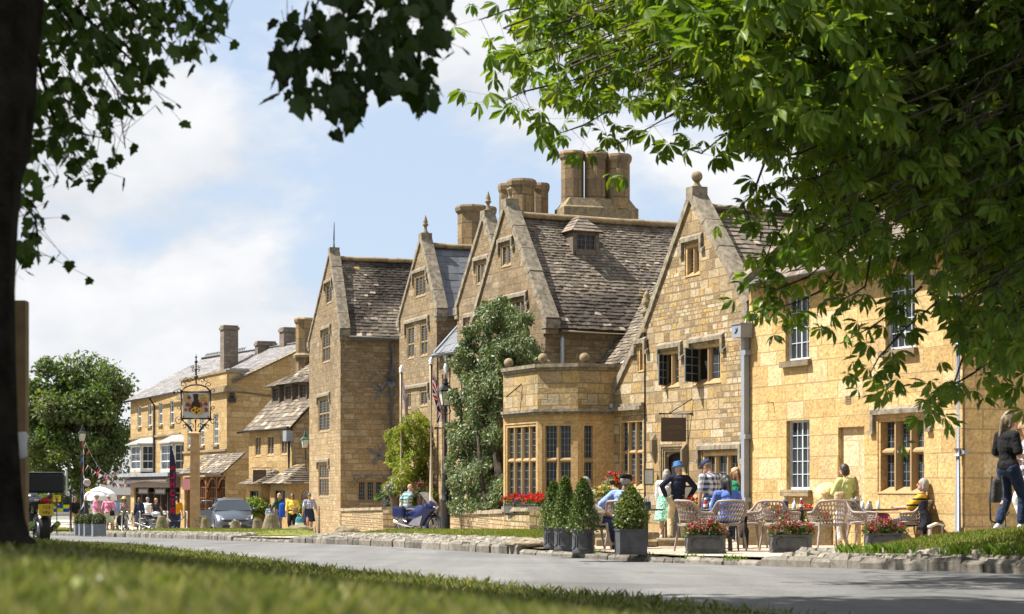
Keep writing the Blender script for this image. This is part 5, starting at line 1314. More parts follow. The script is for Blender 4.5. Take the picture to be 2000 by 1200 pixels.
f.build('crown',M['leaf_thin'],ct);tw.build('trunk',M['bark'],ct)
def climber(name,label,poly,Z0,thick,n,L,cols,seed,mat,stems,cat='climber',wr=.55,flowers=None,base=None):
 rr=random.Random(seed);xs=[p[0]for p in poly];ys=[p[1]for p in poly]
 t=thing(name,label,cat,base or G(sum(xs)/len(xs),Z0(sum(xs)/len(xs))if callable(Z0)else Z0));f=MB();k=0;fl=MB()
 lump={}
 while k<n:
  x,y=rr.uniform(min(xs),max(xs)),rr.uniform(min(ys),max(ys))
  wx=x+38*noise.noise(V((x*.03,y*.03,seed+2)))+9*noise.noise(V((x*.11,y*.11,seed)));wy=y+22*noise.noise(V((x*.03,y*.03,seed+9)))
  if not in_poly(wx,wy,poly):continue
  nz=noise.noise(V((x*.022,y*.022,seed)));nz2=noise.noise(V((x*.07,y*.07,seed+5)))
  if nz2<-.12 and rr.random()<.8:continue
  Z=Z0(x)if callable(Z0)else Z0
  depth=thick*(.25+.75*max(0,.55+nz*1.2))*(1-.85*rr.random()**2.2)+.15*nz2
  p=P(x,y,Z-2.5*max(.02,depth))
  nn=V((-.75,-.75,.5))+rvec(rr)*.9;d=rvec(rr)*.8+V((0,0,-.6));l=L*rr.uniform(.6,1.25)
  leaf4(f,p,nn,d,l,l*wr,jit(rr.choice(cols),rr,.28));k+=1
  if flowers and rr.random()<flowers[1]:
   for _ in range(5):leaf4(fl,p-V((SM.x,SM.y,0))*.1+V((0,0,-.1*rr.random()))+rvec(rr)*.05,rvec(rr),rvec(rr),.06,.05,jit(flowers[0],rr))
 f.build('foliage',M[mat],t)
 if flowers:fl.build('flowers',M['petal'],t)
 s=MB()
 for pts,r_ in stems:s.tube([P(x,y,Z)for x,y,Z in pts],[r_*(1-.6*i/(len(pts)-1))for i in range(len(pts))],7)
 s.build('stem',M['bark'],t);return t
climber('climbing_magnolia','tall dark glossy evergreen climber covering the gable beside the bay window',[(945,590),(975,578),(1005,590),(1020,620),(1045,640),(1052,690),(1030,725),(985,725),(986,1000),(890,1002),(880,940),(872,880),(884,800),(888,740),(880,700),(905,660),(915,620)],lambda x:54.5-(x-900)*.032,1.0,21000,.13,[(.10,.13,.06),(.08,.11,.048),(.14,.165,.09),(.11,.14,.06)],3,'leaf_gloss',[([(968,1003,50.5),(975,930,51),(965,850,51.5),(970,760,51.5)],.16),([(955,1003,50.5),(940,930,51),(930,800,52)],.09)])
climber('wisteria','sprawling yellow green wisteria beside the flagpoles in the recess between gables',[(800,800),(835,795),(868,800),(872,860),(866,960),(850,990),(790,985),(768,960),(752,925),(748,900),(760,860),(780,820)],65.6,1.3,12000,.15,[(.16,.2,.028),(.12,.17,.025),(.21,.22,.035),(.09,.14,.022),(.24,.21,.05)],4,'leaf_thin',[([(812,1000,64.6),(815,930,64.6),(825,880,64.6)],.08),([(800,1000,64.6),(790,950,64.6),(798,900,64.6)],.06)],wr=.4)
climber('wisteria','low dark green wisteria with mauve blossom by the shaded leaded window',[(745,945),(770,930),(800,940),(808,985),(780,985),(740,978),(734,960)],67.0,.7,2600,.15,[(.06,.10,.025),(.05,.08,.02),(.08,.12,.03)],5,'leaf',[([(790,1005,64),(785,960,64.3)],.05)],flowers=((.22,.16,.38),.02),wr=.4)
M['planter']=plain('lead_grey_planter',(.055,.058,.064),.55,.22,6,bump=.01,c2=(.10,.10,.105));M['earth']=plain('earth',(.04,.028,.018),.95)
M['slatebox']=plain('zinc_planter',(.16,.18,.2),.5,.15,5)
BOXC=[(.075,.12,.025),(.055,.09,.02),(.10,.145,.035),(.13,.16,.05)]
def shrub_cone(t,p,h,r,n,seed,cols=BOXC,L=.05):
 rr=random.Random(seed);f=MB()
 for _ in range(n):
  k=rr.random()**.75;z=h*k;rad=r*(1-k)**.62*(1+.16*noise.noise(V((z*6,seed,0))))*(.55 if k<.02 else 1);a=rr.uniform(0,6.283);q=rad*rr.uniform(.55,1.08)
  d=V((math.cos(a),math.sin(a),.5));pp=V(p)+V((math.cos(a)*q,math.sin(a)*q,z));l=L*rr.uniform(.6,1.3)
  leaf4(f,pp,d+rvec(rr)*.7,rvec(rr)+d*.5,l,l*.6,jit(rr.choice(cols),rr,.3))
 f.build('foliage',M['leaf_gloss'],t);s=MB();s.tube([V(p)-V((0,0,.05)),V(p)+V((0,0,h*.8))],[.025,.008],6);s.build('stem',M['bark'],t)
def shrub_round(t,p,r,n,seed,cols=BOXC,L=.05,stem=.0):
 rr=random.Random(seed);f=MB();leaf_blob(f,rr,V(p),r,n,L,cols,.7,.4,0,.6);f.build('foliage',M['leaf_gloss'],t)
 s=MB();s.tube([V(p)-V((0,0,r[2]+stem)),V(p)],.03,6);s.build('stem',M['bark'],t)
def round_pot(t,p,r,h):
 mb=MB();p=V(p);mb.lathe([(r*.93,0),(r*.97,.012),(r*.92,.05),(r*.93,h*.9),(r*.98,h*.93),(r*1.03,h*.97),(r*1.03,h),(r*.9,h)],p,28)
 for ang in(R(-95),R(-20),R(-170)):
  pts=[]
  for a,z in((-.55,.3),(-.3,.2),(.3,.2),(.55,.3),(.55,.72),(.3,.82),(-.3,.82),(-.55,.72),(-.55,.3)):
   th=ang+a;pts.append(p+V((math.cos(th)*r*.945,math.sin(th)*r*.945,z*h)))
  mb.tube(pts,.008,5)
 mb.build('pot',M['planter'],t);e=MB();e.lathe([(r*.9,0),(r*.88,.02),(.01,.03)],p+V((0,0,h-.04)),16);e.build('soil',M['earth'],t)
def box_pot(t,p,w,d,h,rz,mat='planter',panel=True):
 mb=MB();Mx=Matrix.Translation(V(p))@Matrix.Rotation(rz,4,'Z');X,Y,Z_=Mx.to_3x3().col;o=V(p)
 th=.03
 for sx,sy,wx,wy in((0,-1,w,th),(0,1,w,th),(-1,0,th,d-2*th),(1,0,th,d-2*th)):
  c=o+X*(sx*(w-th)/2)+Y*(sy*(d-th)/2)+Z_*(h/2);mb.box((0,0,0),(wx,wy,h),M=Matrix.Translation(c)@Matrix.Rotation(rz,4,'Z'))
 for z,g in((.012,.012),(h-.012,.016)):
  for sy in(-1,1):mb.box((0,0,0),(w+2*g,g*2,.026),M=Matrix.Translation(o+Y*(sy*d/2)+Z_*z)@Matrix.Rotation(rz,4,'Z'))
  for sx in(-1,1):mb.box((0,0,0),(g*2,d-.03,.026),M=Matrix.Translation(o+X*(sx*w/2)+Z_*z)@Matrix.Rotation(rz,4,'Z'))
 if panel:
  for c,ax,L_ in((o-Y*(d/2+.004),X,w),(o-X*(w/2+.004),Y,d)):
   pts=[c+ax*(a*L_)+Z_*(b*h)for a,b in((-.4,.32),(-.4,.7),(-.3,.82),(.3,.82),(.4,.7),(.4,.32),(.3,.2),(-.3,.2),(-.4,.32))];mb.tube(pts,.009,5)
 mb.build('box',M[mat],t);e=MB();e.box((0,0,0),(w-.06,d-.06,.04),M=Matrix.Translation(o+Z_*(h-.06))@Matrix.Rotation(rz,4,'Z'));e.build('soil',M['earth'],t)
for x,Z,r,h,yt,lab,gr in((1082,33.6,.205,.40,945,'slim clipped box cone in round lead tub, farthest left of the three',31),(1104,32.2,.205,.40,936,'clipped box cone in round lead tub standing between the other two cones',32),(1139,30.3,.195,.40,940,'stout clipped box cone in wide round lead tub nearest the kerb',33)):
 p=G(x,Z,-.02);t=thing('topiary_cone',lab,'potted shrub',p,'clipped box cones in round lead tubs');round_pot(t,p,r,h);shrub_cone(t,p+V((0,0,h-.05)),(CZ+(HY-yt)/FP*Z)-p.z-h+.08,.29 if x!=1104 else.24,3400,gr)
p=G(1232,30.0,-.02);t=thing('topiary_shrub','loose rounded box shrub in square lead planter beside the seated man','potted shrub',p);box_pot(t,p,.45,.45,.41,R(8),panel=False)
rr=random.Random(8);f=MB()
for _ in range(4200):
 k=rr.random();a=rr.uniform(0,6.283);rad=.3*(math.sin(math.pi*min(1,.16+k*.84))**.7)*(1.0-.35*k)*rr.uniform(.5,1.12);q=p+V((math.cos(a)*rad,math.sin(a)*rad,.38+.70*k));d=V((math.cos(a),math.sin(a),.5));l=.055*rr.uniform(.6,1.3);leaf4(f,q,d+rvec(rr)*.7,rvec(rr)+d*.5,l,l*.65,jit(rr.choice([(.11,.15,.035),(.08,.12,.025),(.15,.19,.05),(.18,.19,.07)]),rr,.3))
f.build('foliage',M['leaf_gloss'],t);s=MB()
for k in range(9):a=k*.7;s.tube([p+V((0,0,.36)),p+V((math.cos(a)*.1,math.sin(a)*.1,.62)),p+V((math.cos(a)*.2,math.sin(a)*.2,.85))],[.014,.01,.004],5)
s.build('stem',M['bark'],t)
def flower_mass(t,p,w,d,h,rz,n,fl,seed,cols=[(.05,.085,.02),(.07,.11,.03)],L=.05,fs=.032,hang=.08,nfl=None,name='flowers'):
 rr=random.Random(seed);f=MB();g=MB();X=V((math.cos(rz),math.sin(rz),0));Y=V((-math.sin(rz),math.cos(rz),0));p=V(p)
 def pt(edge):
  a,b=rr.uniform(-1,1),rr.uniform(-1,1);top=h*(1-.35*a*a)*(1-.3*b*b)*(.85+.35*noise.noise(V((a*3,b*2,seed))));z=top*(rr.uniform(.8,1.05)if edge else rr.random()**.6)
  sp=1+.14*rr.random();z-=hang*max(0,abs(b)*rr.random()-.2)if edge else 0
  return p+X*(a*w/2*sp)+Y*(b*d/2*sp)+V((0,0,z))
 for _ in range(n):l=L*rr.uniform(.6,1.3);leaf4(f,pt(False),rvec(rr)+V((0,0,.6)),rvec(rr),l,l*.6,jit(rr.choice(cols),rr,.3))
 for _ in range(nfl or n//4):
  q=pt(True);c=rr.choice(fl);s=fs*rr.uniform(.7,1.2)
  for k in range(3):leaf4(g,q+rvec(rr)*s*.4,rvec(rr)+V((0,-.6,.3)),rvec(rr),s,s*.8,jit(c,rr,.15))
 f.build('foliage',M['leaf'],t);g.build(name,M['petal'],t)
FU=[(.42,.025,.05),(.5,.06,.09),(.62,.45,.45),(.36,.015,.035)]
GE=[(.5,.012,.012),(.58,.03,.02),(.42,.01,.01)]
for x,Z,w_,rz,lab in((1378,30.4,.62,R(3),'lead grey trough of red and white fuchsias in front of the woman in blue'),(1544,31.0,.66,R(3),'lead grey trough of red fuchsias in front of the empty slatted chairs'),(1728,32.4,.66,R(3),'lead grey trough of fuchsias half sunk behind the grass mound')):
 p=G(x,Z,-.02);t=thing('flower_trough',lab,'planter',p,'fuchsia troughs along the terrace edge');box_pot(t,p,w_,.3,.30,rz);flower_mass(t,p+V((0,0,.26)),w_*1.02,.34,.32,rz,1500,FU,int(x),nfl=420,fs=.03)
p=G(1532,37.2,-.05);t=thing('stone_trough','long old stone trough of red geraniums behind the slatted chairs','planter',p)
mb=MB();X=V((.55,-.84,0));
mb.box((0,0,0),(1.9,.6,.56),M=Matrix.Translation(p+V((0,0,.22)))@Matrix.Rotation(R(-8),4,'Z'));mb.build('trough',plain('trough_stone',(.24,.18,.10),.9,.35,4,bump=.03),t,bevel=.04)
flower_mass(t,p+V((0,0,.47)),1.75,.45,.36,R(-8),1300,GE,9,[(.09,.14,.03),(.12,.18,.05)],.08,.055,nfl=330)
for i,x in enumerate((995,1018,1041)):
 u_=F1 .uz(x,975,.3)[0];c=F1 .pt(u_,z_sill-.06,.18);t=thing('window_box',['lead window box of mixed red and violet flowers, left of three under the bay','lead window box with pink flowers, middle of three under the bay','lead window box crowded with red geraniums, right of three under the bay'][i],'window box',c,'window boxes under the bay window')
 rz=math.atan2(F1 .d.y,F1 .d.x);box_pot(t,c-V((0,0,.1)),.62,.26,.24,rz,'planter',False)
 flower_mass(t,c+V((0,0,.1)),.66,.32,.32,rz,420,[GE+[(.12,.03,.2)],GE+[(.6,.1,.25),(.12,.03,.2)],GE][i],40+i,L=.06,fs=.06,nfl=110)
 b_=MB()
 for k in(-.22,.22):q=F1 .pt(u_+k,z_sill-.16,.05);b_.tube([q+V((0,0,-.3)),q+V((F1 .nn.x*.22,F1 .nn.y*.22,0))],.012,5)
 b_.build('bracket',M['black'],t)
def urn(x,y,Z,seed,lab,fl,w=.75,h=.55,pot=.5):
 p=P(x,y,Z);t=thing('flower_tub',lab,'planter',p);mb=MB();mb.lathe([(pot*.32,0),(pot*.36,.03),(pot*.42,pot*.5),(pot*.5,pot),(pot*.44,pot)],p,14);mb.build('tub',plain('tub_'+str(seed),(.09,.055,.035),.8),t)
 flower_mass(t,p+V((0,0,pot*.9)),w,w,h,0,700,fl,seed,[(.10,.14,.05),(.2,.24,.14)],.09,.07,.3,nfl=170)
urn(774,994,63.4,51,'dark tub of trailing white and silver flowers on the garden wall',[(.6,.6,.55),(.55,.55,.5),(.15,.05,.2)]);urn(826,996,63.0,52,'brown tub of mixed bright flowers behind the motorcyclist',[(.55,.3,.02),(.5,.08,.15),(.4,.03,.03),(.6,.55,.5)])
urn(1208,985,37.5,53,'tub of red and white flowers behind the man in the flat cap',GE+[(.6,.55,.5),(.1,.04,.2)],.5,.4,.3);urn(1180,994,36.5,54,'low bowl of yellow and white pansies behind the seated pair',[(.6,.35,.02),(.6,.58,.5)],.5,.25,.22);urn(1352,1018,41.5,55,'small pot of red flowers by the arched doorway',GE,.35,.3,.25)
for x,y,Z,r,lab in((502,990,83,(.85,.85,.42),'lollipop bush on twin stems beside the parked car'),):
 p=P(x,y,Z);t=thing('standard_bush',lab,'bush',G(x,Z));rr=random.Random(2);f=MB();leaf_blob(f,rr,p,r,2600,.13,[(.14,.19,.03),(.10,.15,.025),(.18,.22,.05)],.5);f.build('foliage',M['leaf'],t)
 s=MB();[s.tube([G(x+k,Z),P(x+k*.8,y+6,Z),P(x+k*.3,y,Z)],.05,6)for k in(-9,7)];s.build('stem',M['bark'],t)
p=P(586,1000,79);t=thing('bush','low leafy bush by the iron gate behind the walking women','bush',G(586,79));rr=random.Random(3);f=MB();leaf_blob(f,rr,p,(.5,.4,.45),900,.12,[(.13,.18,.03),(.1,.15,.025)],.4);f.build('foliage',M['leaf'],t)
for i,x in enumerate((156,165,175,193)):
 Z=75-i*1.2;w_=.42 if i<3 else.5;p=G(x,Z,-.1);t=thing('ball_shrub',['farthest left','second from the left','third from the left','nearest and largest, rightmost'][i]+' clipped ball shrub in grey square planter by the road','potted shrub',p,'ball shrubs in grey square planters')
 box_pot(t,p,w_,w_,.46,R(20),'slatebox',False);shrub_round(t,p+V((0,0,.62)),(.22 if i<3 else.28,.25,.25),2400,60+i,[(.05,.07,.018),(.07,.09,.022)],.045)
def cloth(name,c,c2=None,kind='plain',sc=10,rough=.85):
 t=NT(name);co=obj_co(t);f=t.noise(co,9,4);base=t.ramp(f,[(.3,tuple(x*.82 for x in c)),(.7,tuple(min(1,x*1.12)for x in c))])
 if kind in('stripes','check','plaid'):
  sep=t.n('ShaderNodeSeparateXYZ',ins={'Vector':co});
  def band(o,k,th):return t.math('GREATER_THAN',t.math('SINE',t.math('MULTIPLY',o,k)),th)
  z=band(sep.outputs[2],sc*6.283,.55 if kind=='stripes' else.0)
  if kind=='stripes':base=t.mix(z,base,c2)
  else:
   x=band(t.math('ADD',sep.outputs[0],t.math('MULTIPLY',sep.outputs[1],.6)),sc*6.283,.0)
   base=t.mix(t.math('MULTIPLY',t.math('ADD',z,x),.5 if kind=='check' else.48),base,c2)
 elif kind=='floral':
  vo=t.n('ShaderNodeTexVoronoi',ins={'Vector':co,'Scale':sc*4});base=t.mix(t.math('LESS_THAN',vo.outputs['Distance'],.42),base,c2)
 wr=t.noise(co,14,3)
 t.pr(base,rough,t.bump(wr,.9,.035),**{'Specular IOR Level':.2});return t.mat
SKIN=plain('skin',(.46,.26,.18),.55,.08,14,spec=.35);SKIND=plain('brown_skin',(.16,.08,.05),.5,.1,14);SKINT=plain('tanned_skin',(.38,.19,.115),.5,.1,14)
HAIR={k:plain('hair_'+k,c,.55,.35,30,spec=.5)for k,c in dict(grey=(.24,.225,.2),brown=(.055,.032,.02),black=(.01,.009,.01),blond=(.32,.2,.09),auburn=(.16,.07,.03),dark=(.03,.02,.015),ashblond=(.17,.12,.075)).items()}
def capsule(mb,a,b,ra,rb,n=10,sq=1.0):
 a,b=V(a),V(b);d=b-a;L=d.length
 if L<1e-5:mb.sphere(a,ra,n,6);return
 d/=L;x,y,_=frame_from(d);rings=[]
 for th in(-90,-60,-30):c=math.cos(R(th));rings.append((a+d*ra*math.sin(R(th)),max(1e-4,ra*c)))
 rings+=[(a,ra),(b,rb)]
 for th in(30,60,90):c=math.cos(R(th));rings.append((b+d*rb*math.sin(R(th)),max(1e-4,rb*c)))
 mb.loft([[p+(x*math.cos(t)+y*math.sin(t)*sq)*r for t in[2*math.pi*k/n for k in range(n)]]for p,r in rings],cap=False)
def ellip(mb,c,r,Mx=None,n=14,k=10):mb.sphere(c,r,n,k,M=Mx)
def remesh(mb,name,mat,vox,parent=None,smooth=3,label=None):
 me=bpy.data.meshes.new('tmp');me.from_pydata([tuple(v)for v in mb.v],[],mb.f)
 o=bpy.data.objects.new('tmp',me);COL.objects.link(o)
 m=o.modifiers.new('r','REMESH');m.mode='VOXEL';m.voxel_size=vox;m.adaptivity=0
 s=o.modifiers.new('s','SMOOTH');s.factor=.5;s.iterations=smooth
 dg=bpy.context.evaluated_depsgraph_get();ev=o.evaluated_get(dg);nm=bpy.data.meshes.new_from_object(ev)
 bpy.data.objects.remove(o);nm.name=name;nm.materials.clear();nm.materials.append(mat)
 nm.polygons.foreach_set('use_smooth',[True]*len(nm.polygons))
 r=bpy.data.objects.new(name,nm);COL.objects.link(r)
 if parent is not None:r.parent=parent
 ORG[r.name]=V((0,0,0));return r
def ik(a,b,l1,l2,pole):
 a,b=V(a),V(b);d=b-a;L=min(d.length,(l1+l2)*.998)
 if L<1e-4:return a+V(pole).normalized()*l1,b
 dn=d.normalized();b=a+dn*L;x=(l1*l1-l2*l2+L*L)/(2*L);h=math.sqrt(max(0,l1*l1-x*x))
 p=V(pole);p=p-dn*p.dot(dn);p=p.normalized()if p.length>1e-4 else frame_from(dn)[0]
 return a+dn*x+p*h,b
def person(label,loc,yaw,H=1.7,sit=None,lean=0,side=0,feet=((.1,.02),(-.1,.02)),hands=None,head=(0,0),skin=None,hair='brown',hairlen=0,bald=False,top=None,sleeve=.45,bottom=None,leg=1.0,skirt=None,hem=.5,shoes=None,hat=None,hatm=None,group=None,vox=.011,fem=False,shades=False,jacket_hem=.0,build=1.0,knees=None,foot_yaw=0.0,toez=None):
 0
 k=H/1.75;skin=skin or SKIN;B=MB();w=build
 T=V((math.sin(R(side)),math.sin(R(lean)),math.cos(R(lean))*math.cos(R(side)))).normalized()
 hipz=.93 if sit is None else sit/k+.10
 Pv=V((0,0,hipz))if sit is None else V((0,-.02,hipz))
 sx=V((1,0,0));fwd=sx.cross(T)*-1;fwd=T.cross(sx)
 Mt=Matrix((sx,fwd,T)).transposed()
 def tp(x,y,z):return Pv+sx*x+fwd*y+T*z
 sh=(.165 if fem else.19)*w;hw=.095
 torso=[(tp(0,0,.0),((.165 if not fem else.17)*w,.115*w,.13)),(tp(0,0,.13),((.145 if not fem else.125)*w,.105*w,.14)),(tp(0,.0,.29),((.165 if not fem else.145)*w,.12*w,.17)),(tp(0,-.005,.42),(sh*.9,.095*w,.1))]
 for c,r in torso:ellip(B,c,r,Mt)
 if fem:[ellip(B,tp(s*.07,.085,.30),(.06,.06,.065),Mt,10,8)for s in(-1,1)]
 S=[tp(s*sh,0,.46)for s in(1,-1)]
 capsule(B,S[0],S[1],.055*w,.055*w)
 nk0,nk1=tp(0,-.005,.46),tp(0,.02,.58);capsule(B,nk0,nk1,.058*w,.05)
 yw,pt=R(head[0]),R(head[1])
 Mh=Matrix.Rotation(yw,3,'Z')@Matrix.Rotation(-pt,3,'X');hc=nk1+Mh@V((0,.02,.115))
 hp=lambda x,y,z:hc+Mh@V((x,y,z))
 ellip(B,hp(0,-.005,.02),(.076,.096,.105),Mh);ellip(B,hp(0,.028,-.055),(.055,.062,.065),Mh)
 capsule(B,hp(0,.092,.012),hp(0,.112,-.022),.010,.014,8);[ellip(B,hp(s*.078,-.005,-.01),(.012,.022,.032),Mh,8,6)for s in(-1,1)]
 capsule(B,hp(-.02,.084,-.062),hp(.02,.084,-.062),.010,.010,8)
 J=[]
 for i,s in enumerate((1,-1)):
  hip=tp(s*hw,0,-.03);fx,fy=feet[i][0],feet[i][1];fz=feet[i][2]if len(feet[i])>2 else 0
  an=V((fx,fy,.085+fz));kn,an=ik(hip,an,.44,.42,(knees[i]if knees else(s*.08,1,.1 if sit is None else.6)))
  J.append((hip,kn,an));capsule(B,hip,kn,.088*w,.058*w);capsule(B,kn,an,.056*w,.04);ellip(B,kn.lerp(an,.3)+V((0,-.02,0)),(.05*w,.05*w,.1))
  a=R(-s*8+foot_yaw);dr=V((-math.sin(a),math.cos(a),0));toe=an+dr*.15+V((0,0,-.05));heel=an-dr*.045+V((0,0,-.045));capsule(B,heel,toe,.034,.03);J[-1]+=(heel,toe)
 A=[];hands=hands or((.27,.04,.78),(-.27,.04,.78))
 for i,s in enumerate((1,-1)):
  h=hands[i];hd=V(h[:3])if len(h)>=3 else V((.27*s,.04,.78));pole=h[3]if len(h)>3 else(s*.6,-1,-.2)
  el,wr_=ik(S[i],hd,.29,.26,pole);A.append((S[i],el,wr_));capsule(B,S[i],el,.05*w,.042*w);capsule(B,el,wr_,.042*w,.028)
  d=(wr_-el).normalized();x,y,_=frame_from(d);pm=wr_+d*.05;ellip(B,pm,(.038,.018,.05),Matrix((y,x,d)).transposed(),10,8)
  fr_=max(.0075,vox*.75)
  for q in range(4):
   o=y*(.027-.018*q);L=(.065,.078,.072,.055)[q];b0=pm+d*.035+o;b1=b0+d*L*.55+x*.012*s;b2=b1+d*L*.35+x*.028*s
   capsule(B,b0,b1,fr_,fr_,6);capsule(B,b1,b2,fr_,fr_*.85,6)
  t0=wr_+d*.02+y*.025;t1=t0+d*.035+y*.03;capsule(B,t0,t1,fr_*1.15,fr_,6);capsule(B,t1,t1+d*.03+y*.006,fr_,fr_*.8,6)
 if k!=1:B.v=[v*k for v in B.v]
 body=remesh(B,'person',skin,vox);tag(body,label,'person',group)
 def garment(name,fn,mat,sm=4,vx=None):
  g=MB();fn(g);g.v=[v*k for v in g.v];return remesh(g,name,mat,vx or max(vox,.012),body,sm)
 e=.016
 if top:
  def f(g):
   for c,r in torso[1:]:ellip(g,c,tuple(q+e for q in r),Mt)
   ellip(g,tp(0,0,.02-jacket_hem),((.172 if not fem else.175)*w+e*.7,.125*w+e,.13),Mt)
   capsule(g,S[0],S[1],.058*w+e,.058*w+e);capsule(g,nk0,nk0 .lerp(nk1,.35),.062*w+e*.6,.055)
   for s_,el,wr_ in A:
    if sleeve>0:
     if sleeve<=.5:capsule(g,s_,s_.lerp(el,sleeve*2),.056*w+e,.056*w+e)
     else:capsule(g,s_,el,.056*w+e,.048*w+e);capsule(g,el,el.lerp(wr_,sleeve*2-1),.046*w+e,.036+e)
   if fem:[ellip(g,tp(s*.07,.085,.30),(.06+e,.06+e,.065+e),Mt,10,8)for s in(-1,1)]
  garment('shirt',f,top)
 if bottom:
  def f(g):
   ellip(g,torso[0][0],tuple(q+e*.8 for q in torso[0][1]),Mt);ellip(g,tp(0,0,.09),(.15*w,.112*w,.06),Mt)
   for hip,kn,an,heel,toe in J:
    if leg<=.5:capsule(g,hip,hip.lerp(kn,leg*2),.096*w+e,.078*w+e*1.5)
    else:capsule(g,hip,kn,.092*w+e,.066*w+e);capsule(g,kn,kn.lerp(an,leg*2-1),.064*w+e,.052+e)
  garment('trousers',f,bottom)
 if skirt:
  def f(g):
   zs=[(0.14,.15*w,.12*w),(0,.19*w,.15*w),(-(.95-hem)*.5,.215*w,.175*w),(-(.95-hem),.24*w,.2*w)]
   rings=[[tp(a*math.cos(t)*(1+.05*math.cos(t*7)*(i>1)),b*math.sin(t)*(1+.05*math.cos(t*7)*(i>1)),z)for t in[2*math.pi*q/28 for q in range(28)]]for i,(z,a,b)in enumerate(zs)]
   g.loft(rings[::-1])
  garment('skirt',f,skirt,2)
 def f(g):
  for hip,kn,an,heel,toe in J:capsule(g,heel+V((0,0,-.006)),toe+V((0,0,-.004)),.043,.038);capsule(g,an+V((0,0,-.01)),heel.lerp(toe,.4),.046,.04)
 garment('shoes',f,shoes or CL['shoe_dark'],2)
 if not bald:
  def f(g):
   ellip(g,hp(0,-.022,.035),(.092,.102,.105),Mh)
   if hairlen>0:
    ellip(g,hp(0,-.06,-.03),(.092,.068,.11),Mh)
    for s in(-1,1):capsule(g,hp(s*.065,-.02,.03),hp(s*.075,-.02,-.06-hairlen*.3),.04,.034)
    if hairlen>.15:capsule(g,hp(0,-.075,-.02),hp(0,-.09,-.08-hairlen),.088,.06,12,.6)
  garment('hair',f,HAIR[hair],1)
 if shades:
  g=MB();[ellip(g,hp(s*.036,.088,.012),(.03,.012,.024),Mh,10,6)for s in(-1,1)];capsule(g,hp(-.075,.03,.02),hp(-.05,.085,.018),.007,.007,6);capsule(g,hp(.075,.03,.02),hp(.05,.085,.018),.007,.007,6);capsule(g,hp(-.03,.095,.018),hp(.03,.095,.018),.006,.006,6)
  g.v=[v*k for v in g.v];g.build('sunglasses',M['black'],body)
 else:
  g=MB();[ellip(g,hp(s*.034,.083,.014),(.013,.008,.008),Mh,8,6)for s in(-1,1)];[capsule(g,hp(s*.018,.088,.034),hp(s*.05,.08,.034),.006,.005,6)for s in(-1,1)];g.v=[v*k for v in g.v];g.build('eyes',M['black'],body)
 if hat:
  g=MB()
  def disc(prof):
   n=26;rings=[[hp(r*.92*math.cos(t),-.012+r*1.12*math.sin(t),z)for t in[2*math.pi*q/n for q in range(n)]]for r,z in prof];g.loft(rings,smooth=True)
  if hat=='cap':
   disc([(.100,.045),(.104,.06),(.1,.1),(.08,.135),(.04,.152),(.005,.155)])
   rim=[hp(.075*math.cos(t)*1.0,.06+.125*math.sin(t),.05-.02*math.sin(t))for t in[math.pi*q/10 for q in range(11)]];g.poly(rim,Mh@V((0,0,.012)))
  elif hat=='flat':disc([(.1,.045),(.112,.065),(.125,.1),(.115,.128),(.06,.142),(.005,.144)]);rim=[hp(.07*math.cos(t),.07+.085*math.sin(t),.062-.02*math.sin(t))for t in[math.pi*q/10 for q in range(11)]];g.poly(rim,Mh@V((0,0,.014)))
  elif hat=='bucket':disc([(.155,.012),(.16,.016),(.104,.062),(.1,.12),(.09,.145),(.04,.153),(.005,.155)])
  elif hat=='sun':disc([(.2,.03),(.205,.036),(.11,.058),(.1,.12),(.075,.15),(.005,.16)])
  elif hat=='visor':disc([(.104,.035),(.106,.04),(.106,.085),(.102,.09)]);rim=[hp(.08*math.cos(t),.06+.12*math.sin(t),.05)for t in[math.pi*q/10 for q in range(11)]];g.poly(rim,Mh@V((0,0,.01)))
  g.v=[v*k for v in g.v];g.build('hat',hatm or M['black'],body)
 body.location=loc;body.rotation_euler=(0,0,R(yaw))
 body_info=dict(o=body,S=[v*k for v in S],A=[[v*k for v in a]for a in A],J=[[v*k for v in j]for j in J],hc=hc*k,k=k,P=Pv*k,T=T,tp=lambda x,y,z:tp(x,y,z)*k)
 bpy.context.view_layer.update();return body_info
CL={}
def C(n,*a,**kw):CL[n]=cloth(n,*a,**kw)
C('shoe_dark',(.03,.03,.035));C('shoe_white',(.6,.6,.58));C('shoe_tan',(.25,.15,.08));C('navy',(.012,.015,.032));C('navyd',(.022,.032,.07));C('jeans',(.05,.085,.16));C('jeans_dark',(.02,.035,.075));C('beige',(.42,.33,.2));C('white',(.68,.68,.66));C('offwhite',(.6,.56,.48))
C('black',(.012,.012,.013));C('royal',(.10,.17,.48));C('lightblue',(.22,.32,.58));C('plaid_blue',(.55,.58,.66),(.02,.035,.10),'plaid',9);C('green',(.02,.17,.09));C('lime',(.48,.56,.24));C('skirt_green',(.08,.36,.24),(.6,.62,.55),'floral',9);C('turq',(.26,.42,.41),(.05,.09,.14),'stripes',9);C('wasp',(.62,.36,.02),(.02,.02,.03),'stripes',9)
C('check_white',(.55,.55,.6),(.10,.11,.22),'check',13);C('yellow',(.68,.50,.08));C('darkgreen',(.02,.06,.035));C('grey',(.17,.16,.16));C('mustard',(.52,.22,.01));C('pink',(.66,.24,.36));C('khaki',(.40,.30,.17));C('greydress',(.26,.23,.25));C('floral_white',(.55,.52,.52),(.12,.1,.2),'floral',10);C('kid',(.08,.16,.36),(.5,.5,.55),'floral',9)
C('denim_hat',(.05,.13,.3));C('cap_navy',(.03,.05,.12));C('cap_tan',(.46,.33,.2));C('straw',(.58,.45,.24));C('cap_white',(.7,.69,.66));C('bagblue',(.02,.08,.42));C('coatblack',(.012,.013,.02));C('packgrey',(.07,.065,.068));C('vest',(.03,.03,.04));C('pinkbag',(.55,.16,.3))
seat=.45
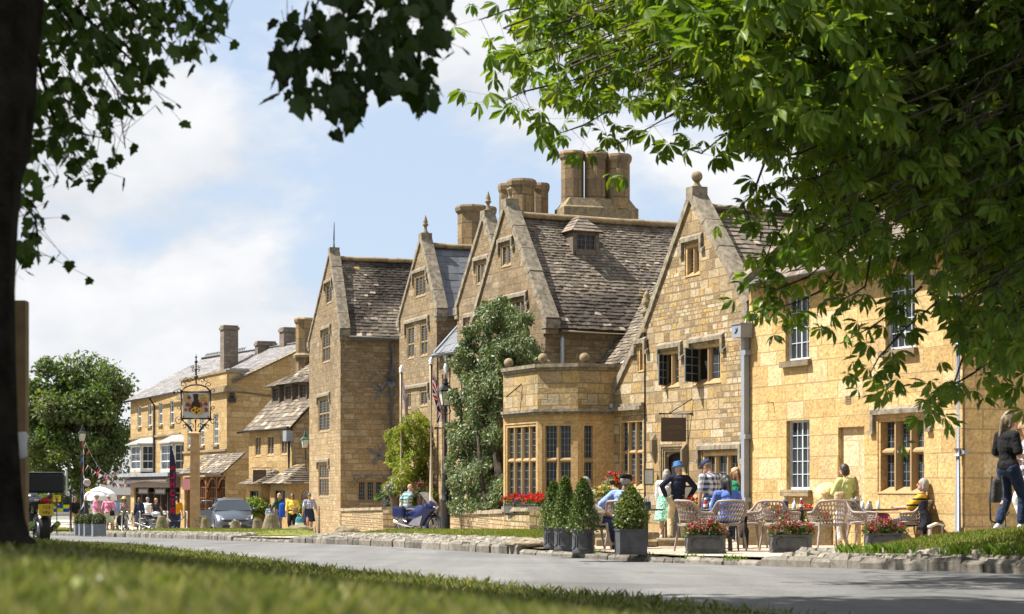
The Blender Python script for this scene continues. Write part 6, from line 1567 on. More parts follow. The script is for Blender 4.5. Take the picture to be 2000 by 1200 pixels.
def SP(x,Z,up=0):return G(x,Z,up-.03)
pw=person('woman in lime green jacket and white trousers holding up a big straw hat',SP(1652,36.3),22,1.62,feet=((.1,.0),(-.1,.06)),hands=((.2,.2,1.0),(-.14,.34,1.12)),head=(35,8),hair='dark',hairlen=.12,top=CL['lime'],sleeve=.92,bottom=CL['white'],leg=.92,shoes=CL['shoe_tan'],fem=True,jacket_hem=.06)
navy=person('man in navy jumper and blue bucket hat, hands on hips at the doorway',SP(1323,41.6,.05),4,1.74,feet=((.16,.08),(-.17,-.05)),hands=((.28,.02,.95,(1,-.4,.3)),(-.27,-.02,.98,(-1,-.5,.2))),head=(25,12),hair='grey',top=CL['navy'],sleeve=.97,bottom=CL['beige'],shoes=CL['shoe_dark'],hat='bucket',hatm=CL['denim_hat'],jacket_hem=.03,side=4)
wc=person('grey haired woman in white cardigan and green flowered skirt leaning on a walking stick',SP(1299,42.2,.05),-18,1.6,feet=((.1,.03),(-.1,-.02)),hands=((.25,.12,.8),(-.22,.2,.86)),head=(-10,18),lean=8,hair='grey',hairlen=.1,top=CL['white'],sleeve=.8,skirt=CL['skirt_green'],hem=.46,shoes=CL['shoe_white'],fem=True,build=1.1)
pl_=person('man in blue and white plaid shirt and navy cap standing by the mullioned window',SP(1389,38.2),30,1.76,feet=((.1,.02),(-.12,.0)),hands=((.24,.2,.88),(-.2,.14,.84)),head=(20,28),lean=3,hair='ashblond',top=CL['plaid_blue'],sleeve=.45,bottom=CL['jeans'],shoes=CL['shoe_dark'],hat='cap',hatm=CL['cap_navy'],jacket_hem=.08,build=1.08)
gp=person('woman in green polo shirt and tan cap partly hidden behind the woman in blue',SP(1439,40.2),-10,1.62,feet=((.1,.02),(-.1,.02)),head=(40,15),hair='auburn',hairlen=.22,top=CL['green'],sleeve=.4,bottom=CL['jeans_dark'],shoes=CL['shoe_white'],hat='cap',hatm=CL['cap_tan'],fem=True)
bl_=person('woman in royal blue top with black bobbed hair seated with her back to the road',SP(1421,31.9),8,1.68,sit=seat,lean=6,feet=((.13,.30,.0),(-.1,.12,.02)),hands=((.2,.34,.72,(.4,-.3,-1)),(-.14,.4,.8,(-.4,-.3,-1))),head=(20,14),hair='black',hairlen=.2,skin=SKIND,top=CL['royal'],sleeve=.5,bottom=CL['jeans_dark'],leg=.75,shoes=CL['grey'],fem=True,build=1.1,vox=.010)
cp=person('man in pale blue shirt and black flat cap seated behind the square planter',SP(1218,33.8),-25,1.74,sit=seat,lean=4,feet=((.15,.4),(-.15,.42)),hands=((.24,.34,.72),(-.36,.16,.74)),head=(-15,10),hair='grey',skin=SKIND,top=CL['lightblue'],sleeve=.5,bottom=CL['navyd'],shoes=CL['shoe_dark'],hat='flat',hatm=CL['black'],build=1.1)
gw=person('curly grey haired woman in cream cardigan seated with crossed legs behind the tall topiary',SP(1150,33.2),-80,1.64,sit=seat,lean=-8,feet=((-.02,.52,.0),(.18,.56,.14)),hands=((.06,.3,.72),(-.1,.34,.7)),head=(-8,4),hair='grey',hairlen=.14,skin=SKINT,top=CL['offwhite'],sleeve=.9,bottom=CL['navyd'],leg=.86,shoes=CL['navyd'],fem=True,build=1.05)
ws=person('curly haired woman in yellow and black striped top lounging beside the small table',SP(1783,34.0),68,1.66,sit=seat,lean=-20,feet=((.12,.62),(-.08,.58)),hands=((.05,.26,.78),(-.05,.27,.8)),head=(12,-4),hair='grey',hairlen=.05,skin=SKIN,top=CL['wasp'],sleeve=.48,bottom=CL['navyd'],shoes=CL['shoe_dark'],fem=True,build=1.1)
bt=person('woman in black t-shirt and rolled jeans, grey rucksack hanging at her hip',G(1969,26.2,.36),-62,1.70,feet=((.1,.16),(-.1,-.1)),hands=((.1,.24,1.06),(-.14,.22,1.04)),head=(-18,10),hair='ashblond',hairlen=.16,top=CL['black'],sleeve=.42,bottom=CL['jeans_dark'],leg=.93,shoes=CL['shoe_white'],fem=True,vox=.009,side=-3)
wt=person('blond woman in speckled top and white trousers facing the woman in black',G(2006,27.0,.36),70,1.6,feet=((.1,.02),(-.1,.02)),hands=((.2,.2,.95),(-.16,.24,1.0)),head=(0,8),hair='blond',hairlen=.1,skin=SKINT,top=CL['floral_white'],sleeve=.5,bottom=CL['white'],leg=.9,shoes=CL['shoe_tan'],fem=True,shades=True)
person('bald man in striped turquoise polo shirt standing behind the blue motorcycle',G(796,61.3,.02),-58,1.66,feet=((.14,.05),(-.12,-.05)),hands=((.3,-.16,1.0,(1,-1,0)),(-.26,.02,.92,(-1,-1,0))),head=(-12,10),lean=4,bald=True,top=CL['turq'],sleeve=.45,bottom=CL['jeans'],shoes=CL['shoe_white'],shades=True,build=1.15,vox=.013)
person('auburn haired woman in flowery white top crouching behind the motorcycle',G(825,62.0,.02),-40,1.5,sit=.42,lean=12,feet=((.12,.3),(-.12,.3)),head=(-20,15),hair='auburn',hairlen=.12,top=CL['floral_white'],sleeve=.45,bottom=CL['jeans'],fem=True,vox=.014)
FAR=dict(vox=.0135)
person('woman in blue check shirt and navy knee skirt walking, sunglasses on',G(604,75.0),196,1.62,feet=((.09,.16),(-.09,-.14)),hands=((.3,.1,.86),(-.32,.22,.9)),hair='brown',shades=True,top=CL['check_white'],sleeve=.5,skirt=CL['navyd'],hem=.52,shoes=CL['shoe_white'],fem=True,build=1.12,skin=SKINT,**FAR)
person('woman in lemon yellow blouse and black cropped trousers carrying a tan bag',G(571,75.8),176,1.62,feet=((.1,.1),(-.1,-.08)),hands=((.25,.12,.86),(-.24,.18,.95)),hair='brown',hairlen=.08,shades=True,top=CL['yellow'],sleeve=.75,bottom=CL['black'],leg=.78,shoes=CL['shoe_white'],fem=True,build=1.2,skin=SKINT,jacket_hem=.05,**FAR)
person('fair haired woman in dark green jacket with a bright blue bag on her shoulder',G(546,77.2),32,1.66,feet=((.1,.1),(-.1,-.1)),hands=((.3,.12,.95),(-.32,.22,1.0)),hair='blond',hairlen=.1,top=CL['darkgreen'],sleeve=.97,bottom=CL['grey'],shoes=CL['shoe_dark'],fem=True,jacket_hem=.08,**FAR)
person('small dark haired child in blue patterned dress beside the boulder',G(527,78.0),10,1.22,hair='brown',hairlen=.12,top=CL['kid'],sleeve=.45,skirt=CL['kid'],hem=.5,fem=True,**FAR)
person('man in mustard shirt and dark trousers seen from behind by the feather flag',G(345,92.0),6,1.76,hands=((.3,.0,.82),(-.3,.05,.84)),hair='dark',top=CL['mustard'],sleeve=.48,bottom=CL['jeans_dark'],build=1.08,**FAR)
person('long haired woman in navy coat dress walking towards the shopfront',G(272,90.0),10,1.68,feet=((.08,.12),(-.08,-.1)),hair='brown',hairlen=.3,top=CL['navyd'],sleeve=.9,skirt=CL['navyd'],hem=.45,fem=True,**FAR)
person('grey haired man in white shirt and jeans beside the navy coat',G(288,91.5),-12,1.72,hair='grey',top=CL['white'],sleeve=.8,bottom=CL['jeans'],shoes=CL['shoe_dark'],**FAR)
person('blonde woman in dark vest top standing over the chrome motorcycle',G(304,90.4),-150,1.66,lean=4,hands=((.3,.2,.9),(-.25,.3,1.0)),hair='blond',skin=SKINT,top=CL['vest'],sleeve=0,bottom=CL['black'],fem=True,build=1.15,**FAR)
person('person with tanned bald head standing on the far side of the parked car',G(437,90.0),-90,1.70,bald=True,skin=SKINT,top=CL['white'],bottom=CL['jeans'],**FAR)
person('man in pink polo shirt and pale cap under the edge of the white parasol',G(187,84.0),-80,1.74,hands=((.25,.3,.95),(-.24,.25,.92)),hair='grey',top=CL['pink'],sleeve=.48,bottom=CL['white'],hat='cap',hatm=CL['cap_white'],shades=True,skin=SKINT,build=1.15,**FAR)
person('person in pink shirt and white shorts with a black bag strap across the back',G(212,84.4),-15,1.72,hands=((.24,.22,.98),(-.24,.24,1.0)),hair='grey',top=CL['pink'],sleeve=.48,bottom=CL['white'],leg=.46,hat='visor',hatm=CL['cap_white'],skin=SKINT,build=1.12,**FAR)
person('woman in long grey jumpsuit and straw sun hat drinking beside the rope barrier',G(243,88.0),170,1.68,feet=((.08,.1),(-.1,-.05)),hands=((.08,.16,1.36),(-.1,.16,1.25)),hair='brown',hairlen=.15,top=CL['greydress'],sleeve=0,bottom=CL['greydress'],hat='sun',hatm=CL['straw'],fem=True,skin=SKINT,**FAR)
person('man in pale blue shirt facing us between the two pink shirts',G(226,90.0),175,1.74,hair='brown',top=CL['lightblue'],sleeve=.5,bottom=CL['beige'],skin=SKINT,**FAR)
person('long haired woman standing in the shade of the white parasol',G(207,92.0),160,1.66,hair='auburn',hairlen=.25,top=CL['kid'],bottom=CL['jeans_dark'],fem=True,**FAR)
person('man in black t-shirt and khaki shorts walking past the tall black post',G(146,87.0),-140,1.70,feet=((.1,.14),(-.1,-.12)),hair='dark',top=CL['black'],sleeve=.45,bottom=CL['khaki'],leg=.5,shoes=CL['shoe_white'],skin=SKINT,shades=True,**FAR)
def along(info,i):return info['o'].matrix_world@info['A'][i][2]
def mark(o,label,cat):return tag(o,label,cat)
q=along(pw,1);mb=MB();M3=Matrix.Rotation(R(62),3,'X');
q=q+V((-.12,-.06,.02));Mh_=Matrix.Rotation(R(-20),3,'Z')@M3
prof=[(.235,-.03),(.24,-.02),(.19,.0),(.105,.02),(.10,.075),(.08,.105),(.03,.115),(.003,.116)]
mb.loft([[q+Mh_@V((r*math.cos(t),r*math.sin(t),z))for t in[2*math.pi*a/28 for a in range(28)]]for r,z in prof]);mark(mb.build('straw_hat',CL['straw'],org=q),'wide brimmed straw hat held up by the woman in lime green','hat')
def bag(name,label,c,size,mat,rz=0,strap=None):
 mb=MB();c=V(c);w_,d_,h_=size;rings=[]
 for z,k in((-.5,.82),(-.45,.96),(-.1,1.05),(.3,.98),(.46,.8),(.5,.5)):
  rings.append([c+Matrix.Rotation(rz,3,'Z')@V((w_/2*k*(abs(math.cos(t))**.6)*(1 if math.cos(t)>0 else-1),d_/2*k*(abs(math.sin(t))**.6)*(1 if math.sin(t)>0 else-1),z*h_))for t in[2*math.pi*a/16 for a in range(16)]])
 mb.loft(rings)
 if strap:mb.tube(strap,.014,6)
 return mark(mb.build(name,mat,org=c),label,'bag')
q=along(pw,0);bag('shoulder_bag','beige shoulder bag hanging at the lime green woman\'s hip',G(1640,36.0,.86),(.22,.16,.36),CL['khaki'],0,[G(1640,36.0,1.0),G(1647,36.0,1.2),G(1655,36.2,1.34)])
q=along(bt,1);c=G(1945,25.95,.92);mb=MB()
bag('rucksack','grey rucksack with dangling straps hanging beside the woman in black',c,(.15,.13,.34),CL['packgrey'],R(20),[c+V((-.08,-.1,.2)),c+V((-.12,-.12,-.1)),c+V((-.1,-.1,-.42)),c+V((-.02,-.1,-.46))])
mb=MB();mb.tube([c+V((.06,-.1,.2)),c+V((.08,-.13,-.15)),c+V((.1,-.12,-.36)),c+V((.16,-.1,-.3))],.022,6,sq=.4);mb.tube([c+V((-.1,-.12,-.4)),c+V((-.06,-.12,-.62))],.008,5);mb.tube([c+V((.1,-.12,-.36)),c+V((.12,-.12,-.72))],.008,5);o=mb.build('strap',CL['packgrey']);
rk=[x for x in bpy.data.objects if x.name.startswith('rucksack')][0];o.parent=rk;o.matrix_parent_inverse=Matrix.Translation(-rk.location)
bag('shopping_bag','bright blue shopping bag on the green jacketed woman\'s shoulder',G(552,76.7,.95),(.3,.16,.6),CL['bagblue'],0,[G(548,76.7,1.35),G(552,76.7,1.28),G(556,76.7,1.2)])
bag('handbag','tan handbag carried by the woman in lemon yellow',G(577,75.3,.95),(.22,.12,.24),CL['shoe_tan'])
c=G(585,74.8,.34);bag('carrier_bag','white and teal carrier bag held between the two walking women',c,(.34,.2,.62),cloth('carrier',(.55,.58,.58),(.05,.2,.24),'stripes',1.2),0,[c+V((-.1,0,.3)),c+V((0,0,.45)),c+V((.1,0,.3))])
q=along(wc,0);mb=MB();h_=V((q.x,q.y,q.z));mb.tube([h_+V((.06,0,.02)),h_+V((.0,-.02,.03)),h_+V((-.03,-.03,-.02)),V((G(1285,42).x,h_.y-.35,gz(41.6)+.03))],[.012,.014,.012,.01],7);mark(mb.build('walking_stick',plain('stick_wood',(.03,.015,.01),.4),org=h_),'dark wooden walking stick planted beside the green flowered skirt','walking stick')
q=navy['o'].matrix_world@navy['A'][0][2]
o=bag('cross_bag','black bag strap and pouch across the pink shirted back',G(219,83.6,.88),(.22,.12,.26),CL['black'],0,[G(219,83.6,1.0),G(210,83.9,1.35),G(205,84.2,1.48)])
def coat(label,c,w_,h_,rz,mat,d=.14):
 mb=MB();c=V(c);Mz=Matrix.Rotation(rz,3,'Z');rr=random.Random(3);rings=[]
 for k in range(9):
  z=-h_*k/8;a=w_/2*(.8+.35*k/8)*(1+.08*math.sin(k*2));b=d/2*(1+.5*k/8)
  rings.append([c+Mz@V((a*math.cos(t)*(1+.1*math.cos(t*5+k*.3)),b*math.sin(t)+.04*math.sin(k*.9),z+(.04*math.sin(3*t)if k==8 else 0)))for t in[2*math.pi*q/22 for q in range(22)]])
 mb.loft(rings[::-1]);mb.tube([c+Mz@V((w_*.4,0,-.05)),c+Mz@V((w_*.62,.02,-.3)),c+Mz@V((w_*.58,.02,-.62))],[.055,.06,.05],8);return mark(mb.build('jacket',mat,org=c),label,'jacket')
coat('dark navy jacket draped over the striped woman\'s chair back',G(1806,33.6,.86),.26,.52,R(70),CL['coatblack'])
coat('black jacket hanging from the chair beside the woman in blue',G(1452,33.2,.62),.09,.40,R(20),CL['black'],.1)
c=G(1722,34.6,.52);bag('pink_bag','pink cloth bag resting on a slatted chair by the table',c,(.3,.26,.22),CL['pinkbag'])
M['taupe']=plain('taupe_plastic',(.30,.245,.21),.5,.06,6,spec=.4);M['tabletop']=plain('dark_table',(.035,.033,.03),.35,.2,8);M['steel']=plain('brushed_steel',(.55,.53,.5),.3,.1,9,metal=.9)
M['cream']=plain('cream_paint',(.62,.55,.42),.5,.08,3);M['brownsign']=plain('brown_sign',(.075,.048,.032),.5,.1,3);M['gilt']=plain('gilt_letter',(.22,.15,.07),.5,.1,3)
def make_chair(label):
 t=thing('slatted_armchair',label,'chair',(0,0,0),'slatted plastic armchairs on the terrace')
 def S(a,b):
  th=a*R(112);rx=.265+.03*b;ry=.25+.03*b;x=rx*math.sin(th)/max(.75,abs(math.sin(R(90))));y=.06-ry*math.cos(th)-.10*b*max(0,math.cos(th))
  k=max(0,min(1,(abs(a)-.36)/.3));k=k*k*(3-2*k);top=.81-.17*k-.03*abs(a);bot=.44+.02*k
  return V((x,y,bot+(top-bot)*b))
 mb=MB();na,nb=22,9
 for i in range(na):
  for sg in(1,-1):
   pts=[]
   for q in range(7):
    b=q/6;a=-1+2*(i+.5)/na+sg*(b-.5)*(.30 if sg>0 else.14)
    if-1<=a<=1:pts.append(S(a,b))
   if len(pts)>1:mb.tube(pts,.0085,4)
 for b in(.2,.4,.6,.8):mb.tube([S(-.97+1.94*i/26,b)for i in range(27)],.0075,4)
 mb.build('back',M['taupe'],t)
 mb=MB();mb.tube([S(-1+2*i/40,1)for i in range(41)],.021,7);mb.tube([S(-1,b/6)for b in range(7)],.018,6);mb.tube([S(1,b/6)for b in range(7)],.018,6);mb.tube([S(-1+2*i/30,0)for i in range(31)],.016,6);mb.build('rim',M['taupe'],t)
 mb=MB();pts=[V((.24*(1 if x>0 else-1)*abs(x)**.5,.03+.25*(1 if y>0 else-1)*abs(y)**.5,.435))for x,y in[(math.cos(R(v)),math.sin(R(v)))for v in range(0,360,20)]];mb.poly(pts,(0,0,-.025));mb.build('seat',M['taupe'],t)
 for x,y in((.21,.25),(-.21,.25),(.20,-.17),(-.20,-.17)):
  mb=MB();mb.tube([(x,y,.45),(x*1.12,y*1.12,.22),(x*1.27,y*1.3,0)],[.026,.021,.015],8);mb.build('leg',M['taupe'],t)
 return t
ch0=None
for x,Z,yaw,lab in((1357,31.6,-62,'empty slatted armchair turned sideways, left of the woman in blue'),(1421,31.9,8,'slatted armchair seen from behind with the woman in blue sitting in it'),(1466,34.6,100,'slatted armchair with a black jacket hanging on it, right of the woman in blue'),(1524,32.4,-50,'empty slatted armchair turned towards the table with red sauce bottle'),(1617,31.9,10,'empty slatted armchair seen square from behind, nearest the grass mound'),(1684,33.6,-120,'slatted armchair facing the small table by the striped woman'),(1722,35.4,175,'slatted armchair holding the pink bag behind the small table'),(1783,34.0,68,'slatted armchair with the woman in striped top lounging in it'),(1218,33.8,-25,'slatted armchair with the man in flat cap sitting in it'),(1150,33.2,-80,'slatted armchair hidden behind the topiary under the grey haired woman')):
 t=make_chair(lab)if ch0 is None else copy_tree(ch0)
 if ch0 is None:ch0=t
 t['label']=lab;place(t,SP(x,Z,.0),R(yaw),1.09)
p=G(1826,33.4);t=thing('garden_stool','low grey curved stool beside the draped jacket and the corner pipe','stool',p);mb=MB();mb.loft([[p+V((x,y,z))for x,y,z in((-.13,y0,.40),(.02,y0,.46),(.13,y0,.43),(.13,y0,.39),(.02,y0,.42),(-.13,y0,.36))]for y0 in(-.16,.16)]);mb.build('seat',M['cream'],t)
for sx in(-1,1):mb=MB();mb.obox(p+V((.1*sx-.015,-.14,0)),V((.03,0,0)),V((0,.28,0)),V((0,0,.4)));mb.build('leg',M['taupe'],t)
def table(x,Z,r,lab):
 p=SP(x,Z);t=thing('cafe_table',lab,'table',p,'round pedestal tables on the terrace');mb=MB();mb.lathe([(.02,.7),(r-.01,.705),(r,.715),(r,.728),(r-.008,.735),(.001,.735)],p,30);mb.build('tabletop',M['tabletop'],t)
 mb=MB();mb.lathe([(.24,0),(.24,.015),(.06,.035),(.04,.06),(.04,.7)],p,18);mb.build('pedestal',M['black'],t);return p+V((0,0,.735))
tA=table(1398,33.8,.36,'dark round table with red ketchup bottle between the two nearest chairs');tB=table(1566,34.2,.36,'dark round table with sanitiser and sauce bottles by the stone trough');tC=table(1704,34.4,.38,'dark round table with a glass of dark drink beside the striped woman');tD=table(1262,35.2,.34,'dark round table with napkin caddy beside the man in flat cap')
def lathe_thing(name,lab,cat,p,parts,group=None):
 t=thing(name,lab,cat,p,group)
 for pn,prof,m in parts:mb=MB();mb.lathe(prof,p,14);mb.build(pn,m,t)
 return t
RED=plain('red_plastic',(.42,.012,.012),.35,.05,3);CLEAR=plain('clear_gel',(.55,.62,.66),.15,.05,4,spec=.6);WHITEP=plain('white_plastic',(.72,.72,.7),.4,.05,4);COLA=plain('dark_drink',(.05,.015,.008),.1,.1,4);JAR=plain('glass_jar',(.4,.38,.34),.12,.2,8,spec=.7);NAVYT=plain('navy_tin',(.03,.045,.12),.4,.1,5);PAPER=plain('paper',(.6,.59,.56),.8,.06,5)
def ketchup(p,lab):lathe_thing('sauce_bottle',lab,'bottle',p,(('body',[(.03,0),(.036,.01),(.036,.1),(.02,.15),(.016,.165)],RED),('label',[(.0368,.035),(.0372,.04),(.0372,.085),(.0368,.09)],WHITEP),('cap',[(.018,.165),(.02,.17),(.018,.2),(.001,.202)],WHITEP)))
def gel(p,lab):lathe_thing('pump_bottle',lab,'bottle',p,(('body',[(.034,0),(.038,.01),(.038,.1),(.015,.13)],CLEAR),('pump',[(.013,.13),(.013,.15),(.006,.152),(.006,.18),(.018,.182),(.018,.192),(.001,.194)],WHITEP)))
def jar(p,lab,name='glass_jar',m=None):lathe_thing(name,lab,'jar',p,(('body',[(.036,0),(.04,.01),(.04,.08),(.034,.095)],m or JAR),('lid',[(.037,.095),(.037,.115),(.001,.116)],M['steel'])))
ketchup(tA+V((-.20,-.1,0)),'red ketchup bottle on the table behind the woman in blue');gel(tA+V((-.08,-.02,0)),'clear pump bottle next to the ketchup by the woman in blue');jar(tA+V((.05,.02,0)),'pale jar with white napkins near the woman in blue')
gel(tB+V((-.15,-.08,0)),'clear pump bottle on the table by the stone trough');ketchup(tB+V((-.01,0,0)),'red ketchup bottle on the table by the stone trough');jar(tB+V((-.34,.02,0)),'small glass jar at the table edge by the stone trough')
gel(tC+V((-.19,-.02,0)),'clear pump bottle on the striped woman\'s table');jar(tC+V((-.06,.03,0)),'glass jar in the middle of the striped woman\'s table');lathe_thing('drink_glass','tall glass part filled with dark drink on the striped woman\'s table','glass',tC+V((.1,0,0)),(('tumbler',[(.028,0),(.036,.14),(.034,.14),(.027,.006)],CLEAR),('drink',[(.026,.006),(.031,.06),(.001,.061)],COLA)))
def caddy(p,m,lab):
 t=thing('cutlery_caddy',lab,'caddy',p);mb=MB();box=lambda c,s:mb.box(V(p)+V(c),s)
 for c,s in(((0,-.05,.07),(.12,.008,.14)),((0,.05,.07),(.12,.008,.14)),((-.056,0,.07),(.008,.092,.14)),((.056,0,.07),(.008,.092,.14)),((0,0,.006),(.104,.092,.01))):box(c,s)
 mb.build('caddy_box',m,t);mb=MB();rr=random.Random(int(p[0]*99))
 for k in range(6):a=V(p)+V((rr.uniform(-.04,.04),rr.uniform(-.03,.03),.03));b=a+V((rr.uniform(-.03,.03),rr.uniform(-.02,.02),rr.uniform(.14,.2)));mb.tube([a,b],[.012,.02],5)
 mb.build('napkins',PAPER,t)
caddy(tB+V((-.30,.1,0)),NAVYT,'navy caddy of wrapped cutlery on the table by the stone trough');caddy(tC+V((-.32,.05,0)),M['black'],'black caddy of napkins on the striped woman\'s table');caddy(tD+V((.02,-.1,0)),NAVYT,'grey and navy caddy of napkins beside the man in flat cap')
def slab_step(name,lab,x0,x1,Z,h,d,up=0):
 a,b=G(x0,Z,up),G(x1,Z,up);mb=MB();rr=random.Random(int(x0));n=max(1,int((b-a).length/.55));
 for k in range(n):
  p_,q=a.lerp(b,k/n),a.lerp(b,(k+1)/n-.02/max(.3,(b-a).length));j=rr.uniform(-.02,.02)
  lo=[p_,q,q+V((0,d,0)),p_+V((0,d,0))];mb.loft([[v+V((0,0,-.25))for v in lo],[v+V((0,j,h-.03+j))for v in lo],[v+V((0,.02+j,h+j))for v in lo]],0,None,False)
 return tag(mb.build(name,M['finial'],base=True),kind='structure')
slab_step('step_lower','',1165,1345,36.0,.13,.5,-.02);slab_step('step_upper','',1160,1290,37.2,.13,2.2,.1)
def rock(name,lab,p,r,seed,m,cat='rock',group=None,flat=.6,taper=None):
 bm=bmesh.new();bmesh.ops.create_icosphere(bm,subdivisions=3,radius=1)
 for v in bm.verts:
  n=noise.noise(v.co*1.1+V((seed,0,0)))*.35+noise.noise(v.co*2.7+V((seed,5,0)))*.16;v.co*=1+n;
  if taper:k=(v.co.z+1)/2;v.co.x*=1.25-taper*k;v.co.y*=1.25-taper*k
  v.co=V((v.co.x*r[0],v.co.y*r[1],v.co.z*r[2]))
 me=bpy.data.meshes.new(name);bm.to_mesh(me);bm.free();me.materials.append(m);me.polygons.foreach_set('use_smooth',[taper is None and False]*len(me.polygons));o=link(me,name,None,V(p)+V((0,0,r[2]*flat)));return tag(o,lab,cat,group)
M['rock']=plain('lichen_rock',(.19,.15,.09),.92,.45,4,bump=.04,c2=(.33,.27,.18));M['boulder']=plain('mossy_boulder',(.13,.115,.06),.92,.4,3,bump=.05,c2=(.26,.22,.13))
rock('rock','flat topped weathered rock on the verge left of the topiary tubs',G(1027,34.9,.0),(.38,.28,.10),2,M['rock']);rock('rock','long low rock in front of the bay beside the verge rock',G(1050,35.6,-.05),(.5,.22,.06),9,M['rock'])
rock('rock','pointed mossy rock by the feet of the women walking',G(585,67,.0),(.45,.35,.2),4,M['boulder']);rock('rock','square block of stone at the corner of the garden wall',G(678,66,-.02),(.45,.3,.18),6,M['rock']);rock('rock','small stone lying by the wall right of the street lamp',G(918,52,.0),(.2,.15,.08),7,M['rock'])
def staddle(x,Z,w0,w1,h,seed,lab):
 p=G(x,Z);t=MB();rr=random.Random(seed);rings=[]
 for k,f in enumerate((0,.08,.3,.55,.78,.93,1.0)):
  w=w0+(w1-w0)*f**.9;w*=.86 if f==1 else 1;rings.append([p+V((w*math.cos(a)*(1+.07*noise.noise(V((math.cos(a)*2,math.sin(a)*2+f*3,seed)))),w*.8*math.sin(a),h*f-(.1 if k==0 else 0)))for a in[2*math.pi*q/14 for q in range(14)]])
 t.loft(rings,0,None,False);tag(t.build('staddle_stone',M['boulder'],org=p),lab,'boulder','tapered guard stones along the verge')
for a in((284,74.5,.0,0,0,0,0),):pass
staddle(316,77,.34,.16,.70,1,'squat guard stone behind the chrome motorcycle');staddle(401,75,.24,.13,.62,2,'guard stone right at the foot of the oak sign post');staddle(460,70,.27,.15,.48,3,'low guard stone in front of the parked car bumper');staddle(503,69,.22,.16,.52,4,'blunt guard stone between car and largest guard stone');staddle(529,67,.40,.17,.72,5,'largest mossy guard stone in front of the green jacketed woman')
def low_wall(lab,pts,h,th,m=None):
 t=thing('garden_wall',lab,'wall',pts[0]);mb=MB();c=MB()
 for a,b in zip(pts,pts[1:]):
  q=Plane.from2(V((a[0],a[1])),V((b[0],b[1])));za,zb_=a[2],b[2];L=q.L
  d0=(q.pt(0,0)-V((a[0],a[1],0))).length>.01
  wall_faces(mb,q,[(0,za-.5),(L,zb_-.5),(L,zb_+h),(0,za+h)]);wall_faces(mb,q,[(0,za-.5),(L,zb_-.5),(L,zb_+h),(0,za+h)],(),-th)
  for u_,zz_ in((0,za),(L,zb_)):mb.face([q.pt(u_,zz_-.5,0),q.pt(u_,zz_-.5,-th),q.pt(u_,zz_+h,-th),q.pt(u_,zz_+h,0)],0,None,[(0,0),(th,0),(th,h),(0,h)])
  rr=random.Random(int(L*10));u_=0
  while u_<L-.05:
   l=min(rr.uniform(.6,1.1),L-u_);z0=za+(zb_-za)*u_/L+h;z1=za+(zb_-za)*(u_+l)/L+h;j=rr.uniform(-.01,.01)
   r_=lambda u,z:[q.pt(u,z,.06),q.pt(u,z,-th-.06),q.pt(u,z+.09+j,-th-.04),q.pt(u,z+.1+j,.04)]
   c.loft([r_(u_+.005,z0),r_(u_+l-.005,z1)],0,None,False);u_+=l
 mb.build('wall',m or M['drywall'],t);c.build('coping',M['rock'],t)
low_wall('pale dry stone garden wall by the far gable, behind the motorcycle',[G(667,70.6,.05),G(770,63.6,.03),G(790,65.0,.0)],.80,.4)
low_wall('pale dry stone garden wall running from the street lamp to the topiary',[G(872,57.5,.0),G(985,47.6,.0)],.62,.4);low_wall('dry stone plinth wall under the bay window boxes',[G(985,47.2,.0),G(1064,44.2,.0),G(1140,46.4,.0)],.66,.4)
M['lampglass']=plain('frosted_glass',(.55,.53,.46),.3,.1,3,spec=.6)
def lantern(mb,gm,p,s,col):
 0
 p=V(p);b,tq,h=.11*s,.19*s,.42*s
 sq=lambda r,z:[p+V((r*math.cos(a),r*math.sin(a),z))for a in[R(45+90*k+20)for k in range(4)]]
 gm.loft([sq(b*1.25,.03*s),sq(tq*1.25,h)],0,None,False)
 A,B_=sq(b*1.3,0),sq(tq*1.3,h)
 for k in range(4):mb.tube([A[k],B_[k]],.014*s,5);mb.tube([A[k],A[(k+1)%4]],.016*s,5);mb.tube([B_[k],B_[(k+1)%4]],.02*s,5)
 mb.loft([sq(tq*1.55,h),sq(tq*1.5,h+.03*s),sq(.09*s,h+.2*s),sq(.085*s,h+.22*s)],0,None,False)
 mb.lathe([(.1*s,h+.22*s),(.11*s,h+.25*s),(.05*s,h+.3*s),(.07*s,h+.34*s),(.03*s,h+.4*s),(.012*s,h+.5*s),(.002,h+.56*s)],p,10)
def street_lamp(x,Z,ytop,lab,s=1.0):
 p=G(x,Z);t=thing('street_lamp',lab,'street lamp',p,None);H=P(x,ytop,Z).z-p.z-.98*s;mb=MB()
 mb.lathe([(0.180*s,0),(0.180*s,.14),(0.151*s,.18),(0.140*s,.24),(0.137*s,.98),(0.158*s,1.0),(0.158*s,1.06),(0.108*s,1.12),(0.122*s,1.3),(0.101*s,1.55),(0.086*s,1.78),(0.108*s,1.8),(0.101*s,1.86),(0.065*s,1.92),(0.054*s,H*.55),(0.047*s,H-.7),(0.072*s,H-.68),(0.072*s,H-.6),(0.043*s,H-.56),(0.036*s,H-.2),(0.065*s,H-.16),(0.036*s,H)],p,16)
 mb.tube([p+V((-.28*s,0,H-.66)),p+V((.28*s,0,H-.66))],.025,6)
 for k in(-1,1):mb.sphere(p+V((k*.3*s,0,H-.66)),.045,8,6);mb.tube([p+V((0,0,H-.3)),p+V((k*.16*s,0,H-.18)),p+V((k*.1*s,0,H-.02))],.018,5)
 mb.build('post',M['black'],t);lm=MB();g_=MB();lantern(lm,g_,p+V((0,0,H)),s,None);lo=lm.build('lantern',M['black'],t);g_.build('lamp_glass',M['lampglass'],lo);return t,p,H
street_lamp(870,54.6,728,'tall ornate black street lamp with clear lantern between motorcycle and climber');lampB=street_lamp(161,86,826,'slim black street lamp hung with bunting near the white parasol',.9)
